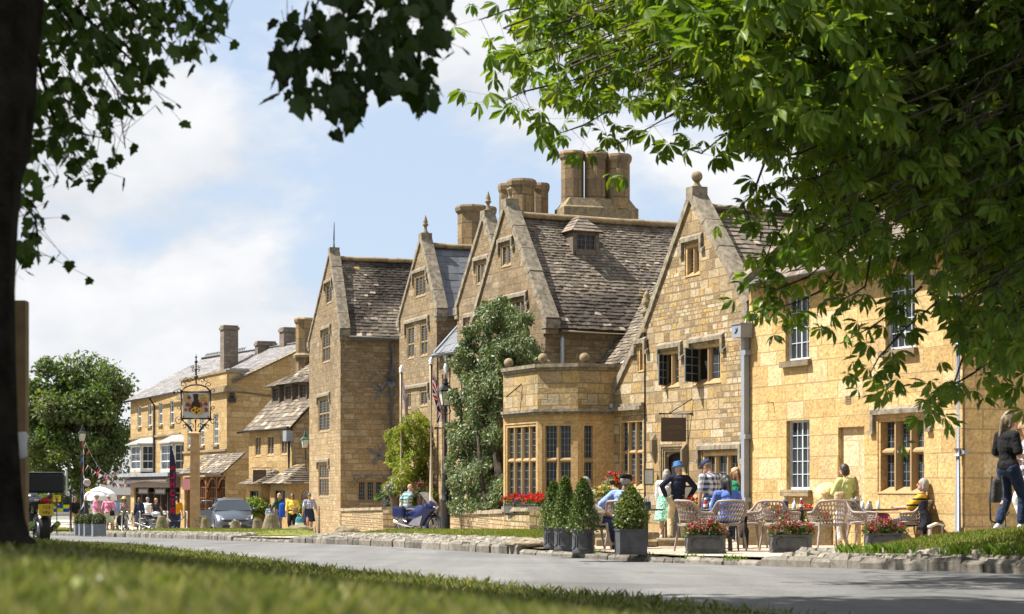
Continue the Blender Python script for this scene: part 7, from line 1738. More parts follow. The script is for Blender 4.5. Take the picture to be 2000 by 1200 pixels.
mb=MB();pA=P(870,915,54.4);mb.box(pA+V((0,-.1,.05)),(.1,.01,.14));mb.build('notice',PAPER,[x for x in bpy.data.objects if x.name=='street_lamp'][0])
t=thing('wall_lantern','green topped wall lantern bracketed out from the far gable corner','lantern',P(597,905,77.5));lm=MB();g_=MB();q=P(596,876,77.2);lantern(lm,g_,q,.85,None);lm.build('lantern',plain('verdigris',(.04,.10,.075),.5),t);g_.build('lamp_glass',M['lampglass'],t)
mb=MB();mb.tube([q+V((0,0,0)),q+V((.02,0,-.45)),q+V((.25,.3,-.5))],.03,6);mb.tube([q+V((.02,0,-.1)),q+V((.03,0,-1.0))],.035,6);mb.build('bracket',M['black'],t)
def flagpole(x,Z,ytop,lab):
 p=G(x,Z);t=thing('flagpole',lab,'flagpole',p,'cream flagpoles before the hotel');H=P(x,ytop,Z).z-p.z;mb=MB();mb.tube([p,p+V((0,0,H))],[.095,.06],10);mb.build('pole',M['cream'],t);mb=MB();mb.lathe([(.07,0),(.09,.03),(.06,.07),(.09,.13),(.02,.24),(.002,.26)],p+V((0,0,H)),10);mb.build('finial',M['white'],t);return p,H
flagpole(784,63.0,728,'cream flagpole with white tip standing at the garden wall, a furled mauve flag on it');flagpole(842,62.0,712,'cream flagpole flying the red white and blue flag')
def union(u,v):
 0
 x,y=u-1,v-.5
 if abs(x)<.1 or abs(y)<.1:return 2
 if abs(x)<.167 or abs(y)<.167:return 1
 for s in(1,-1):
  d=(y-s*x*.5)/math.sqrt(1.25)
  if abs(d)<.10:
   off=d*s*(1 if x>0 else-1)
   return 2 if 0<off<.067 or abs(d)<.02 else 1
 return 0
FLC=[(.012,.02,.10),(.7,.69,.67),(.48,.018,.03)]
def drape(name,lab,x,y0,y1,Z,wpx,colour,folds,lean=0.25,seed=1):
 0
 top=P(x,y0,Z);Hh=(y1-y0)/FP*Z;W=wpx/FP*Z;mb=MB();nu,nv=46,34;g=[]
 for i in range(nu+1):
  u=i/nu;row=[]
  for j in range(nv+1):
   v=j/nv
   fall=(u**1.1)*Hh*(1-.42);z=-v*Hh*.42-fall;spread=W*(1-(1-u)**2.2)*(.55+.45*math.sin(math.pi*(.2+.6*v)))
   fold=math.sin(v*folds*6.283+u*2.4+seed);row.append(top+V((.05+spread*(.72+.28*fold*u),.09*fold*(u**.6),z)))
  g.append(row)
 for i in range(nu):
  for j in range(nv):mb.face([g[i][j],g[i+1][j],g[i+1][j+1],g[i][j+1]],0,colour((i+.5)/nu,(j+.5)/nv),None,True)
 return tag(mb.build(name,M['flagcloth'],org=top),lab,'flag')
M['flagcloth']=leaf_mat('flag_cloth',.3,.8,(1,1,1),.1)
drape('flag','union flag hanging limp in folds from the cream pole beside the lamp',842,726,838,61.9,21,lambda u,v:FLC[union(u*2,v)],1.5)
drape('flag','pale mauve flag hanging almost furled along the cream pole',784,738,832,62.9,11,lambda u,v:(.36,.30,.36)if not(.42<u<.62 and.3<v<.7)else(.24,.12,.2),2.2,seed=3)
def feather():
 p=G(332,89);t=thing('feather_flag','tall dark feather flag with red lettering in front of the shopfront','flag',p);Hh=4.2;mb=MB();mb.tube([p,p+V((0,0,3.6)),p+V((.1,0,4.15)),p+V((.22,0,4.25))],.025,6);mb.build('pole',M['black'],t)
 mb=MB();pts=[]
 n=24
 for k in range(n+1):f=k/n;z=.35+f*3.9;wd=.29*min(1,((1-f)/.25)**.6 if f>.75 else 1);pts.append((z,wd))
 for(za,wa),(zb_,wb)in zip(pts,pts[1:]):
  mb.face([p+V((.0,-.03,za)),p+V((wa,-.05,za)),p+V((wb,-.05,zb_)),p+V((.0,-.03,zb_))],0,(.022,.024,.05))
 mb.build('banner',M['flagcloth'],t)
 mb=MB();zz_=3.0
 for gl in([(0,0,.26,.08),(0,.1,.26,.18),(.1,.02,.18,.16)],[(0,0,.26,.08),(.18,.08,.26,.3)],[(0,0,.08,.3),(.18,0,.26,.3),(0,.11,.26,.19)],[(0,0,.26,.08),(0,.22,.26,.3),(0,.0,.08,.3)],[(0,.22,.26,.3),(.09,0,.17,.3)],[(0,0,.08,.3),(.18,0,.26,.3),(0,.22,.26,.3),(0,.1,.26,.16)]):
  for a,b,c,d in gl:mb.face([p+V((.03+a*.8,-.062,zz_+b)),p+V((.03+c*.8,-.066,zz_+b)),p+V((.03+c*.8,-.066,zz_+d)),p+V((.03+a*.8,-.062,zz_+d))],0,(.42,.02,.03))
  zz_-=.42
 mb.build('lettering',M['flagcloth'],t)
feather()
def text_obj(txt,size,mat,loc,xdir,parent,align='CENTER',name='lettering',depth=.004):
 cu=bpy.data.curves.new('t','FONT');cu.body=txt;cu.size=size;cu.align_x=align;cu.align_y='CENTER';cu.extrude=depth
 o=bpy.data.objects.new('t',cu);COL.objects.link(o);dg=bpy.context.evaluated_depsgraph_get();me=bpy.data.meshes.new_from_object(o.evaluated_get(dg));bpy.data.objects.remove(o)
 x=V(xdir).normalized();z=V((0,0,1));n=x.cross(z);Mx=Matrix((x,z,n)).transposed().to_4x4();Mx.translation=V(loc)-ORG[parent.name];me.transform(Mx);me.materials.clear();me.materials.append(mat)
 r=bpy.data.objects.new(name,me);COL.objects.link(r);r.parent=parent;ORG[r.name]=ORG[parent.name];return r
def hanging_sign(x0,y0,x1,y1,Z,lab,words,wall_pt,th=.05):
 a,b=P(x0,y0,Z),P(x1,y1,Z);c=(a+b)/2;t=thing('hanging_sign',lab,'sign',c);w_,h_=b.x-a.x,a.z-b.z
 mb=MB();mb.box(c,(w_,th,h_));mb.build('board',M['brownsign'],t,bevel=.006)
 mb=MB();z=a.z+.09;wp=V(wall_pt);mb.tube([V((a.x-.05,Z,z)),V((b.x+.05,Z,z)),V((wp.x,wp.y,z))],.022,6);mb.tube([V((c.x-w_*.2,Z,z)),V((wp.x,wp.y,wp.z))],.014,5)
 for k in(-.35,.35):mb.tube([V((c.x+k*w_,Z,z)),V((c.x+k*w_,Z,a.z))],.01,5)
 mb.build('bracket',M['black'],t);zz_=c.z+h_*.12
 for txt,s,dz in words:text_obj(txt,s*h_,M['gilt'],(c.x,Z-th/2-.004,c.z+dz*h_),(1,0,0),t)
 return t
u_,z_=plE.uz(1354,779);hanging_sign(1291,816,1340,863,42.6,'square brown inn sign hanging over the doorway on an iron bracket',(('LYGON',.2,.1),('BAR & GRILL',.085,-.14)),plE.pt(u_,z_,.02))
u_,z_=plK.uz(530,900);hanging_sign(494,918,520,943,83.0,'small brown hanging sign on the dormer cottage',(('LYGON',.2,.05),),plK.pt(u_,z_,.02))
M['oakpost']=plain('pale_oak',(.34,.22,.11),.75,.25,4,bump=.01)
def sign_post():
 Z=76.5;p=G(381,Z);t=thing('inn_sign_post','tall square oak post carrying a framed painted inn sign with wrought iron scrolls','sign',p);zt=P(381,848,Z).z;k=Z/FP
 mb=MB();w0,w1=.19,.165;sq=lambda r,z:[V((p.x+a*r,p.y+b*r,z))for a,b in((-1,-1),(1,-1),(1,1),(-1,1))]
 mb.loft([sq(w0,p.z-.1),sq(w1,zt-.05)],0,None,False);mb.loft([sq(w1+.08,zt-.05),sq(w1+.1,zt),sq(w1+.1,zt+.03),sq(.05,zt+.12)],0,None,False);mb.build('post',M['oakpost'],t)
 mb=MB();mb.obox(p+V((.05,-w0-.35,-.02)),V((.5,0,0)),V((0,.34,0)),V((0,0,.72)));mb.build('base_box',M['finial'],t)
 X=lambda x,y,dy=0:V((P(x,y,Z).x,Z+dy,P(x,y,Z).z))
 fr_=MB()
 for a,b in(((354,766),(411,766)),((354,818),(411,818)),((354,762),(354,822)),((411,762),(411,822))):fr_.tube([X(*a),X(*b)],.05,6)
 fr_.tube([X(355,764),X(362,757),X(372,753),X(383,752),X(394,753),X(404,757),X(410,764)],.035,6)
 fr_.tube([X(383,752),X(383,735),X(383,705),X(383,692)],[.05,.04,.03,.008],6);fr_.sphere(X(383,737),.09,8,6);fr_.sphere(X(383,707),.07,8,6);fr_.sphere(X(383,698),.05,8,6)
 for s in(-1,1):
  fr_.tube([X(382.5+s*28,819),X(382.5+s*17,830),X(382.5+s*9,840),X(382.5+s*6,848)],.05,6);fr_.tube([X(382,820),X(382,848)],.045,6)
  def scroll(cx,cy,r,a0,turns,wd=.016):
   pts=[];n=22
   for q in range(n+1):f=q/n;a=a0+s*turns*6.283*f;rad=r*(1-.8*f);pts.append(X(cx+rad*math.cos(a),cy+rad*math.sin(a)))
   fr_.tube(pts,wd,4)
  for cx,cy,r,a0,tn in((25,752,7,1.5,1.2),(12,744,6,3,1.1),(20,741,5,0,1.1),(34,764,6,2,1.0),(33,822,8,-1.5,1.2),(23,832,5,1,1.0),(34,797,5,1.4,1.1),(10,832,6,2.4,1.1),(5,724,4,2.4,1.0),(6,716,3,0,1)):scroll(382.5+s*cx,cy,r,a0 if s>0 else math.pi-a0,tn)
 fr_.build('iron_frame',M['black'],t)
 bd=MB();bd.box((X(357,792)+X(408.5,792))/2,((408.5-357)*k,.08,49*k));b_=bd.build('board',plain('sign_white',(.36,.36,.37),.6,.05,3),t)
 pt=MB();q=lambda x,y,l:X(x,y,-.046-.003*l)
 def pol(pts,c,l=0):pt.face([q(x,y,l)for x,y in pts][::-1],0,c)
 def blob(cx,cy,r,c,l,seed,n=11,j=.3):
  rr=random.Random(seed);pol([(cx+r*(1+rr.uniform(-j,j))*math.cos(2*math.pi*i/n),cy+r*(1+rr.uniform(-j,j))*math.sin(2*math.pi*i/n))for i in range(n)],c,l)
 OC,PU,BR,YE,DR=(.48,.34,.15),(.22,.07,.10),(.07,.035,.025),(.62,.42,.04),(.2,.02,.03)
 for i,(x,y,r,c)in enumerate(((363,776,4.5,OC),(367,772,4,OC),(370,777,4,PU),(364,783,4.5,OC),(371,786,5,OC),(367,791,4.5,PU),(366,799,5,OC),(372,801,4.5,PU),(363,801,3,PU),(376,794,5,PU),(393,791,5.5,PU),(398,786,5,OC),(402,790,4.5,PU),(399,797,5,OC),(403,801,4.5,PU),(396,803,4,OC),(404,783,3.5,PU),(389,786,4,PU))):blob(x,y,r,c,1+i*.3,i)
 pol([(377,771),(380,770),(385,770),(388.5,771),(388,774),(386.5,783),(391,788),(391,797),(375,797),(375,788),(379,783),(378,774)],BR,8)
 pol([(390,771),(407,771),(407,786),(390,786)],(.55,.38,.14),9)
 pol([(381,794),(372,802),(378,808),(388,811),(393,807),(392,799)],YE,9)
 for x,y,r in((379,801,2.4),(385,799,2),(384,806,2.6),(389,803,2)):blob(x,y,r,DR,10,int(x),9,.5)
 for x,y in((358.5,769.5),(407,769.5),(358.5,814.5),(407,814.5)):blob(x,y,1.6,PU,2,int(x+y),6,.2)
 pt.build('painted_pattern',M['flagcloth'],b_)
 for txt,y,x in(('The',773.5,396),('Lygon',778.3,398),('Arms',783,398)):text_obj(txt,5.4*k,plain('sign_ink',(.12,.03,.02),.6),q(x,y,10),(1,0,0),b_,depth=.002)
sign_post()
u_,z_=plE.uz(1267,932);t=thing('menu_case','framed menu case with white sheet fixed beside the arched doorway','notice board',plE.pt(.1,z_,.1));c=P(1267,932,44.0)
mb=MB();fx=V((.99,-.12,0));c0_=c-fx*.12
for a,b,w_,h_ in((-.12,-.2,.025,.4),(.095,-.2,.025,.4),(-.095,-.2,.19,.03),(-.095,.17,.19,.03)):mb.obox(c+fx*a+V((0,-.04,b)),fx*w_,V((0,.1,0)),V((0,0,h_)))
mb.build('case',plain('bronze_case',(.10,.07,.03),.4),t);mb=MB();mb.obox(c+fx*-.095+V((0,-.02,-.17)),fx*.19,V((0,.02,0)),V((0,0,.34)));mb.build('menu_sheet',PAPER,t)
mb=MB();rr=random.Random(4)
for k in range(12):mb.obox(c+fx*-.07+V((0,-.023,.13-.022*k)),fx*rr.uniform(.06,.14),V((0,.002,0)),V((0,0,.006)))
mb.build('menu_lines',M['palegrey'],t)
p=G(1348,42.4);t=thing('menu_stand','black menu stand with white sheet just right of the man in navy jumper','sign',p);mb=MB()
for k in(-.14,.14):mb.tube([p+V((k,0,0)),p+V((k,0,1.25))],.018,6)
mb.obox(p+V((-.15,-.03,.78)),V((.3,0,0)),V((0,.03,0)),V((0,0,.46)));mb.build('stand',M['black'],t);mb=MB();mb.obox(p+V((-.12,-.037,.82)),V((.24,0,0)),V((0,.006,0)),V((0,0,.38)));mb.build('sheet',PAPER,t)
p=G(196,86.5);t=thing('parasol','large white parasol over the people in pink shirts','parasol',p);za=P(196,951,86.5).z;ze=P(196,970,86.5).z;mb=MB();n=48;rr_=(227-163)/2/FP*86.5
prof=[(.02,za),(rr_*.3,za-.05),(rr_*.6,za-.15),(rr_*.85,za-.29),(rr_*.99,ze-.0),(rr_*1.0,ze-.16)]
mb.loft([[V((p.x+r*math.cos(a)*(1-.02*(1-abs(math.cos(4*a)))*(i>3)),p.y+r*math.sin(a),z-(.04*abs(math.sin(4*a))if i==5 else 0)))for a in[2*math.pi*q/n for q in range(n)]]for i,(r,z)in enumerate(prof)],cap=False);mb.build('canopy',M['flagwhite']if 'flagwhite' in M else plain('white_canvas',(.74,.73,.7),.8,.04,3),t)
mb=MB();mb.tube([p,V((p.x,p.y,za+.12))],.03,8);[mb.tube([V((p.x,p.y,ze+.1)),V((p.x+rr_*.95*math.cos(a),p.y+rr_*.95*math.sin(a),ze))],.012,4)for a in[math.pi/4*q for q in range(8)]];mb.build('pole',M['white'],t)
def post(x,Z,ytop,r,lab,name='street_post',m='black',cat='post'):
 p=G(x,Z);mb=MB();h=P(x,ytop,Z).z-p.z;mb.tube([p,p+V((0,0,h-.05)),p+V((0,0,h))],[r,r,r*.5],8);mb.lathe([(r*1.4,h-.25),(r*1.5,h-.22),(r*1.4,h-.12),(r,h-.1)],p,8);return tag(mb.build(name,M[m],org=p),lab,cat)
post(138,84,949,.07,'tall thin black post left of the lamp with bunting');post(97,76,960,.09,'thick black post near the yellow notice')
ropeZ=86
posts=[(238,85),(249,86),(259,85.5),(273,84.5),(327,84),(365,84)]
for i,(x,Z)in enumerate(posts):
 p=G(x,Z);mb=MB();mb.lathe([(.14,0),(.14,.03),(.035,.05),(.035,.9),(.05,.91),(.05,.96),(.01,.98)],p,10);tag(mb.build('barrier_post',M['steel'],org=p),['leftmost steel rope post before the jumpsuit woman','second steel rope post from the left','third steel rope post from the left','steel rope post in front of the navy coat woman','steel rope post beside the feather flag','steel rope post nearest the oak sign post'][i],'barrier post','steel posts of the rope barrier')
for i,((xa,Za),(xb,Zb))in enumerate(zip(posts,posts[1:])):
 a,b=G(xa,Za,.88),G(xb,Zb,.88);mb=MB();sag=.38 if i not in(3,)else.5;mb.tube([a.lerp(b,k/12)-V((0,0,sag*4*(k/12)*(1-k/12)))for k in range(13)],.022,6);tag(mb.build('barrier_rope',M['black'],org=a),'dark sagging rope hung '+['between the two leftmost steel posts','between the second and third steel posts','just left of the navy coat woman','across in front of the chrome motorcycle','between feather flag and oak sign post'][i],'rope','ropes of the barrier')
p=P(170,943,85.6);t=thing('speed_sign','round 30 speed limit sign with red ring below the bunting','road sign',p);mb=MB();M30=Matrix.Rotation(R(90),3,'X')
ringf=lambda r0,r1,y:None
mb.lathe([(.001,0),(.17,0),(.17,.02),(.001,.02)],(0,0,0),28);mb.v=[p+M30@v for v in mb.v];mb.build('plate',WHITEP,t)
mb=MB();mb.tube([p+V((.148*math.cos(a),-.024,.148*math.sin(a)))for a in[2*math.pi*k/32 for k in range(33)]],.021,6,sq=.3);mb.build('red_ring',RED,t);text_obj('30',.19,M['black'],p+V((0,-.026,0)),(1,0,0),t)
mb=MB();mb.box(p+V((.04,.0,-.34)),(.24,.02,.13));mb.build('yellow_plate',plain('yellow_sign',(.62,.40,.01),.5),t);mb=MB();mb.tube([p+V((-.16,.02,-.4)),p+V((-.16,.02,.17))],.03,6);mb.build('bracket',M['black'],t)
p=P(111,974,76);t=thing('notice_sign','yellow notice board on a thin post near the police vehicle','sign',G(111,76));mb=MB();mb.box(p,(.33,.02,.27));mb.build('board',plain('yellow_sign2',(.6,.38,.015),.5),t);mb=MB();mb.tube([G(111,76),p],.03,6);mb.build('post',M['gutter'],t);mb=MB()
for k in range(3):mb.box(p+V((0,-.012,.07-.06*k)),(.2-.04*k,.004,.025))
mb.build('printed_lines',M['black'],t)
def bunting(lab,pts,n,seed,ln=.26):
 rr=random.Random(seed);pts=[V(p_)for p_ in pts];mb=MB();mb.tube(pts,.008,4,c=(.5,.5,.48));cs=[(.5,.03,.03),(.6,.58,.56),(.03,.06,.3)];m=len(pts)-1
 for k in range(n):
  f=(k+.5)/n*m;i=min(int(f),m-1);q=pts[i].lerp(pts[i+1],f-i);d=(pts[i+1]-pts[i]).normalized()*.11;tip=q+V((rr.uniform(-.22,.22),rr.uniform(-.2,.2),-ln*rr.uniform(.7,1.1)))
  mb.face([q-d,q+d,tip],0,cs[k%3])
 return tag(mb.build('bunting',M['flagcloth'],org=pts[0]),lab,'bunting','strings of red white and blue bunting')
sagp=lambda a,b,s,n=14:[V(a).lerp(V(b),k/n)-V((0,0,s*4*(k/n)*(1-k/n)))for k in range(n+1)]
bunting('bunting swagged from the lamp top down to the shop corner',sagp(P(162,853,85.8),P(256,885,114),1.6),34,1);bunting('lower string of bunting sagging behind the lamp towards the shop',sagp(P(168,905,92),P(255,890,113),.9),40,2);bunting('bunting tied down the lamp post itself',[P(162,855,85.7),P(163,890,85.7),P(163,930,85.7),P(164,975,85.7),P(165,1000,85.7)],9,3,.34);bunting('faint string of bunting strung low under the big tree',sagp(P(190,920,110),P(252,945,112),.3),12,4,.3)
p=V(((40-1000)/FP*13,13.0,CZ-.36));t=thing('wooden_post','square sawn timber post standing close beside the dark tree trunk','post',p);mb=MB();zt=P(40,588,13).z;hw=13.2/FP*13;mb.loft([[V((p.x+a*hw,13+b*hw,z))for a,b in((-1,-1),(1,-1),(1,1),(-1,1))]for z in(p.z-.1,zt-.01)]+[[V((p.x+a*hw*.9,13+b*hw*.9,zt))for a,b in((-1,-1),(1,-1),(1,1),(-1,1))]],0,None,False);mb.build('shaft',plain('sawn_timber',(.24,.155,.075),.75,.2,9),t)
mb=MB();c=P(36,868,12.85);rings=[[c+V((a*math.cos(q_)+.01,b*math.sin(q_),z))for q_ in[2*math.pi*k/14 for k in range(14)]]for a,b,z in((.03,.02,-.10),(.055,.035,-.08),(.05,.03,.0),(.06,.03,.06),(.045,.02,.085))];mb.loft(rings);tag(mb.build('paper_bag',PAPER,org=c),'crumpled white paper bag pinned to the timber post','bag')
def paint(name,c,rough=.25,metal=.3):return plain(name,c,rough,.05,2,metal,spec=.5)
TYRE=plain('tyre_rubber',(.02,.02,.021),.8,.15,20);ALLOY=plain('alloy_wheel',(.45,.46,.48),.3,.1,5,metal=.8);CARGLASS=plain('car_glass',(.02,.025,.03),.06,.1,2,spec=.8);CHROME=plain('chrome',(.7,.7,.7),.12,.05,5,metal=1.0);HEADL=plain('headlight_lens',(.6,.62,.64),.1,.08,8,spec=.8);PLASTIC=plain('black_plastic',(.015,.015,.016),.55,.1,8)
PLATEW=plain('plate_white',(.65,.65,.62),.5);PLATEY=plain('plate_yellow',(.66,.44,.03),.5)
def wheel(parent,c,ax,r,w,spokes=8,thick=.24,alloy=None,disc=False):
 0
 c=V(c);ax=V(ax).normalized();x,y,_=frame_from(ax);n=28;rg=lambda rad,o:[c+ax*o+(x*math.cos(a)+y*math.sin(a))*rad for a in[2*math.pi*k/n for k in range(n)]]
 mb=MB();mb.loft([rg(r*(1-thick),-w*.5),rg(r*.94,-w*.5),rg(r,-w*.28),rg(r,w*.28),rg(r*.94,w*.5),rg(r*(1-thick),w*.5)],cap=False);ty=mb.build('wheel',TYRE,parent)
 rm=MB();ri=r*(1-thick);rm.loft([rg(ri,-w*.5),rg(ri*.9,-w*.42),rg(ri*.9,w*.42),rg(ri,w*.5)],cap=False)
 for k in range(spokes):
  a=2*math.pi*k/spokes;d=x*math.cos(a)+y*math.sin(a)
  for o in(-w*.36,w*.36)if not disc else(0,):rm.tube([c+ax*o*.8,c+d*ri*.92+ax*o],[r*.09,r*.055],5)
 rm.tube([c-ax*w*.42,c+ax*w*.42],r*.14,10)
 if disc:[rm.tube([c+ax*o+(x*math.cos(a)+y*math.sin(a))*ri*.62 for a in[2*math.pi*k/20 for k in range(21)]],[.02*r*4]*21,4,sq=.2)for o in(-w*.45,w*.45)]
 rm.build('rim',alloy or ALLOY,ty)
def make_car(label,body,cat='car',police=False,plate='',door_open=False,L=3.9,W=1.70,H=1.5):
 0
 t=thing('parked_car' if not police else 'police_car',label,cat);hw=W/2
 stn=[(-L/2,.62,.62,.34,.52),(-L/2+.08,.78,.74,.22,.66),(-L/2+.35,.83,.80,.2,.80),(-L/2+.75,.845,.83,.2,.90),(-.95,.85,.84,.2,.985),(-.3,.85,.845,.2,1.0),(.6,.85,.845,.2,1.02),(1.25,.85,.84,.2,1.05),(L/2-.25,.83,.81,.24,1.04),(L/2,.72,.7,.36,.95)]
 rings=[]
 for y,a,b,z0,z1 in stn:
  a*=W/1.7;b*=W/1.7;m=(z0+z1)/2;h_=[(a*.86,z0),(a,z0+.1),(a*1.0,m-.03),(b*1.005,m+.1),(b*.97,z1-.06),(b*.86,z1),(0,z1+.03)]
  rings.append([V((p_,y,z))for p_,z in h_]+[V((-p_,y,z))for p_,z in h_[-2::-1]])
 mb=MB();mb.loft(rings);o=mb.build('body',body,t)
 A=[(-1.02,.985,.80),(-.28,H-.1,.60),(.15,H,.60),(.9,H-.02,.60),(1.45,H-.14,.58),(L/2-.08,1.03,.72)]
 roof=MB();k=W/1.7
 prof=[(y,z,w_*k)for y,z,w_ in A]
 rr_=[]
 for y,z,w_ in prof[1:5]:rr_.append([V((w_,y,z-.05)),V((w_*.93,y,z-.005)),V((w_*.5,y,z+.02)),V((-w_*.5,y,z+.02)),V((-w_*.93,y,z-.005)),V((-w_,y,z-.05)),V((-w_*.5,y,z-.06)),V((w_*.5,y,z-.06))])
 roof.loft(rr_)
 for s in(1,-1):
  belt=lambda y:V((s*.80*k,y,1.0));
  roof.tube([V((s*.79*k,-1.08,.96)),V((s*.60*k,-.28,H-.12))],.032,6);roof.tube([V((s*.71*k,L/2-.12,1.0)),V((s*.58*k,1.45,H-.17))],.05,6)
  for yb,yt in((.22,.22),(1.12,1.06)):roof.tube([belt(yb),V((s*.60*k,yt,H-.06))],.035,6)
 roof.build('roof',body,t)
 def gl(name,pts):
  m_=MB();m_.poly(pts,(V(pts[1])-V(pts[0])).cross(V(pts[2])-V(pts[1])).normalized()*.012);m_.build(name,CARGLASS,t)
 gl('windscreen',[V((.78*k,-1.04,.985)),V((-.78*k,-1.04,.985)),V((-.59*k,-.3,H-.1)),V((.59*k,-.3,H-.1))]);gl('rear_window',[V((-.7*k,L/2-.1,1.03)),V((.7*k,L/2-.1,1.03)),V((.57*k,1.46,H-.16)),V((-.57*k,1.46,H-.16))])
 for s in(1,-1):
  for y0,y1,t0,t1 in((-.95,.18,-.25,.18),(.26,1.08,.26,1.02)):gl('side_window',[V((s*.82*k,y0,1.0)),V((s*.82*k,y1,1.01)),V((s*.61*k,t1,H-.08)),V((s*.61*k,t0,H-.1))])
  for y in(-L/2+.72,L/2-.68):wheel(t,(s*(hw-.1),y,.3),(1,0,0),.3,.19)
  m_=MB();m_.sphere((s*(hw+.10),-.78,1.03),(.10,.05,.07),10,8);m_.tube([(s*(hw-.05),-.78,1.0),(s*(hw+.06),-.78,1.01)],.02,5);m_.build('mirror',body,t)
  m_=MB();m_.poly([V((s*.45*k,-L/2+.02,.60)),V((s*.74*k,-L/2+.15,.62)),V((s*.79*k,-L/2+.42,.80)),V((s*.62*k,-L/2+.2,.76))],V((0,-.03,.012)));m_.build('headlight',HEADL,t)
  m_=MB();m_.box((s*.66*k,L/2-.06,.85),(.16,.1,.3));m_.build('tail_light',RED,t)
  m_=MB();m_.loft([[V((s*(hw-.0),y_,.3))+V((0,math.cos(a)*.36,math.sin(a)*.36))for a in[math.pi*q/12 for q in range(13)]]for y_ in(-L/2+.72,)]+[[V((s*(hw-.03),-L/2+.72,.3))+V((0,math.cos(a)*.33,math.sin(a)*.33))for a in[math.pi*q/12 for q in range(13)]]],close=False,cap=False);m_.build('wheel_arch',PLASTIC,t)
 m_=MB();m_.poly([V((-.42*k,-L/2-.0,.50)),V((.42*k,-L/2-.0,.50)),V((.5*k,-L/2+.03,.60)),V((-.5*k,-L/2+.03,.60))],V((0,-.03,0)));m_.build('grille',PLASTIC,t)
 m_=MB();m_.poly([V((-.55*k,-L/2+.01,.26)),V((.55*k,-L/2+.01,.26)),V((.45*k,-L/2+.0,.38)),V((-.45*k,-L/2+.0,.38))],V((0,-.035,0)));m_.build('air_intake',PLASTIC,t)
 m_=MB();m_.sphere((0,-L/2-.01,.575),(.06,.02,.045),10,6);m_.build('emblem',CHROME,t)
 if plate:
  m_=MB();m_.box((0,-L/2-.03,.43),(.52,.02,.115));pl2=m_.build('number_plate',PLATEW,t);text_obj(plate,.1,PLASTIC,(0,-L/2-.042,.43),(1,0,0),pl2,depth=.001)
 if door_open:
  m_=MB();a=V((-hw+.02,.2,0));d=V((-math.sin(R(58)),math.cos(R(58)),0))*.85;m_.poly([a+V((0,0,.3)),a+d+V((0,0,.35)),a+d*1.0+V((0,0,.95)),a+V((0,0,1.0))],V((.02,.06,0)));m_.tube([a+V((0,0,.98)),a*1+d*.1+V((.12,0,H-.1)),a+d*.75+V((.12,0,H-.12)),a+d+V((0,0,.95))],.022,6);m_.build('open_door',body,t)
 if police:
  m_=MB();cs=((.03,.08,.36),(.62,.66,.02));
  for s in(1,-1):
   for i in range(6):
    for j in range(2):m_.obox(V((s*(hw+.0),-1.45+.5*i,.45+.28*j)),V((s*.012,0,0)),V((0,.49,0)),V((0,0,.27)),0,cs[(i+j)%2])
  m_.build('checker_panels',M['flagcloth'],t);m_=MB();m_.box((0,.3,H+.08),(1.1,.28,.12));m_.build('light_bar',paint('blue_lens',(.02,.08,.4)),t)
 return t
car=make_car('grey hatchback facing the road beside the oak sign post, its rear door open',paint('grey_metal_paint',(.10,.115,.14),.28,.5),plate='JVKL',door_open=True)
place(car,G(452,80.5,.0),R(13));
pc_=make_car('white police vehicle with blue and yellow checks parked beyond the far green',paint('police_white',(.68,.68,.66),.35,.0),'police car',police=True,L=4.5,W=1.85,H=1.75);place(pc_,G(136,140,.35),R(-78))
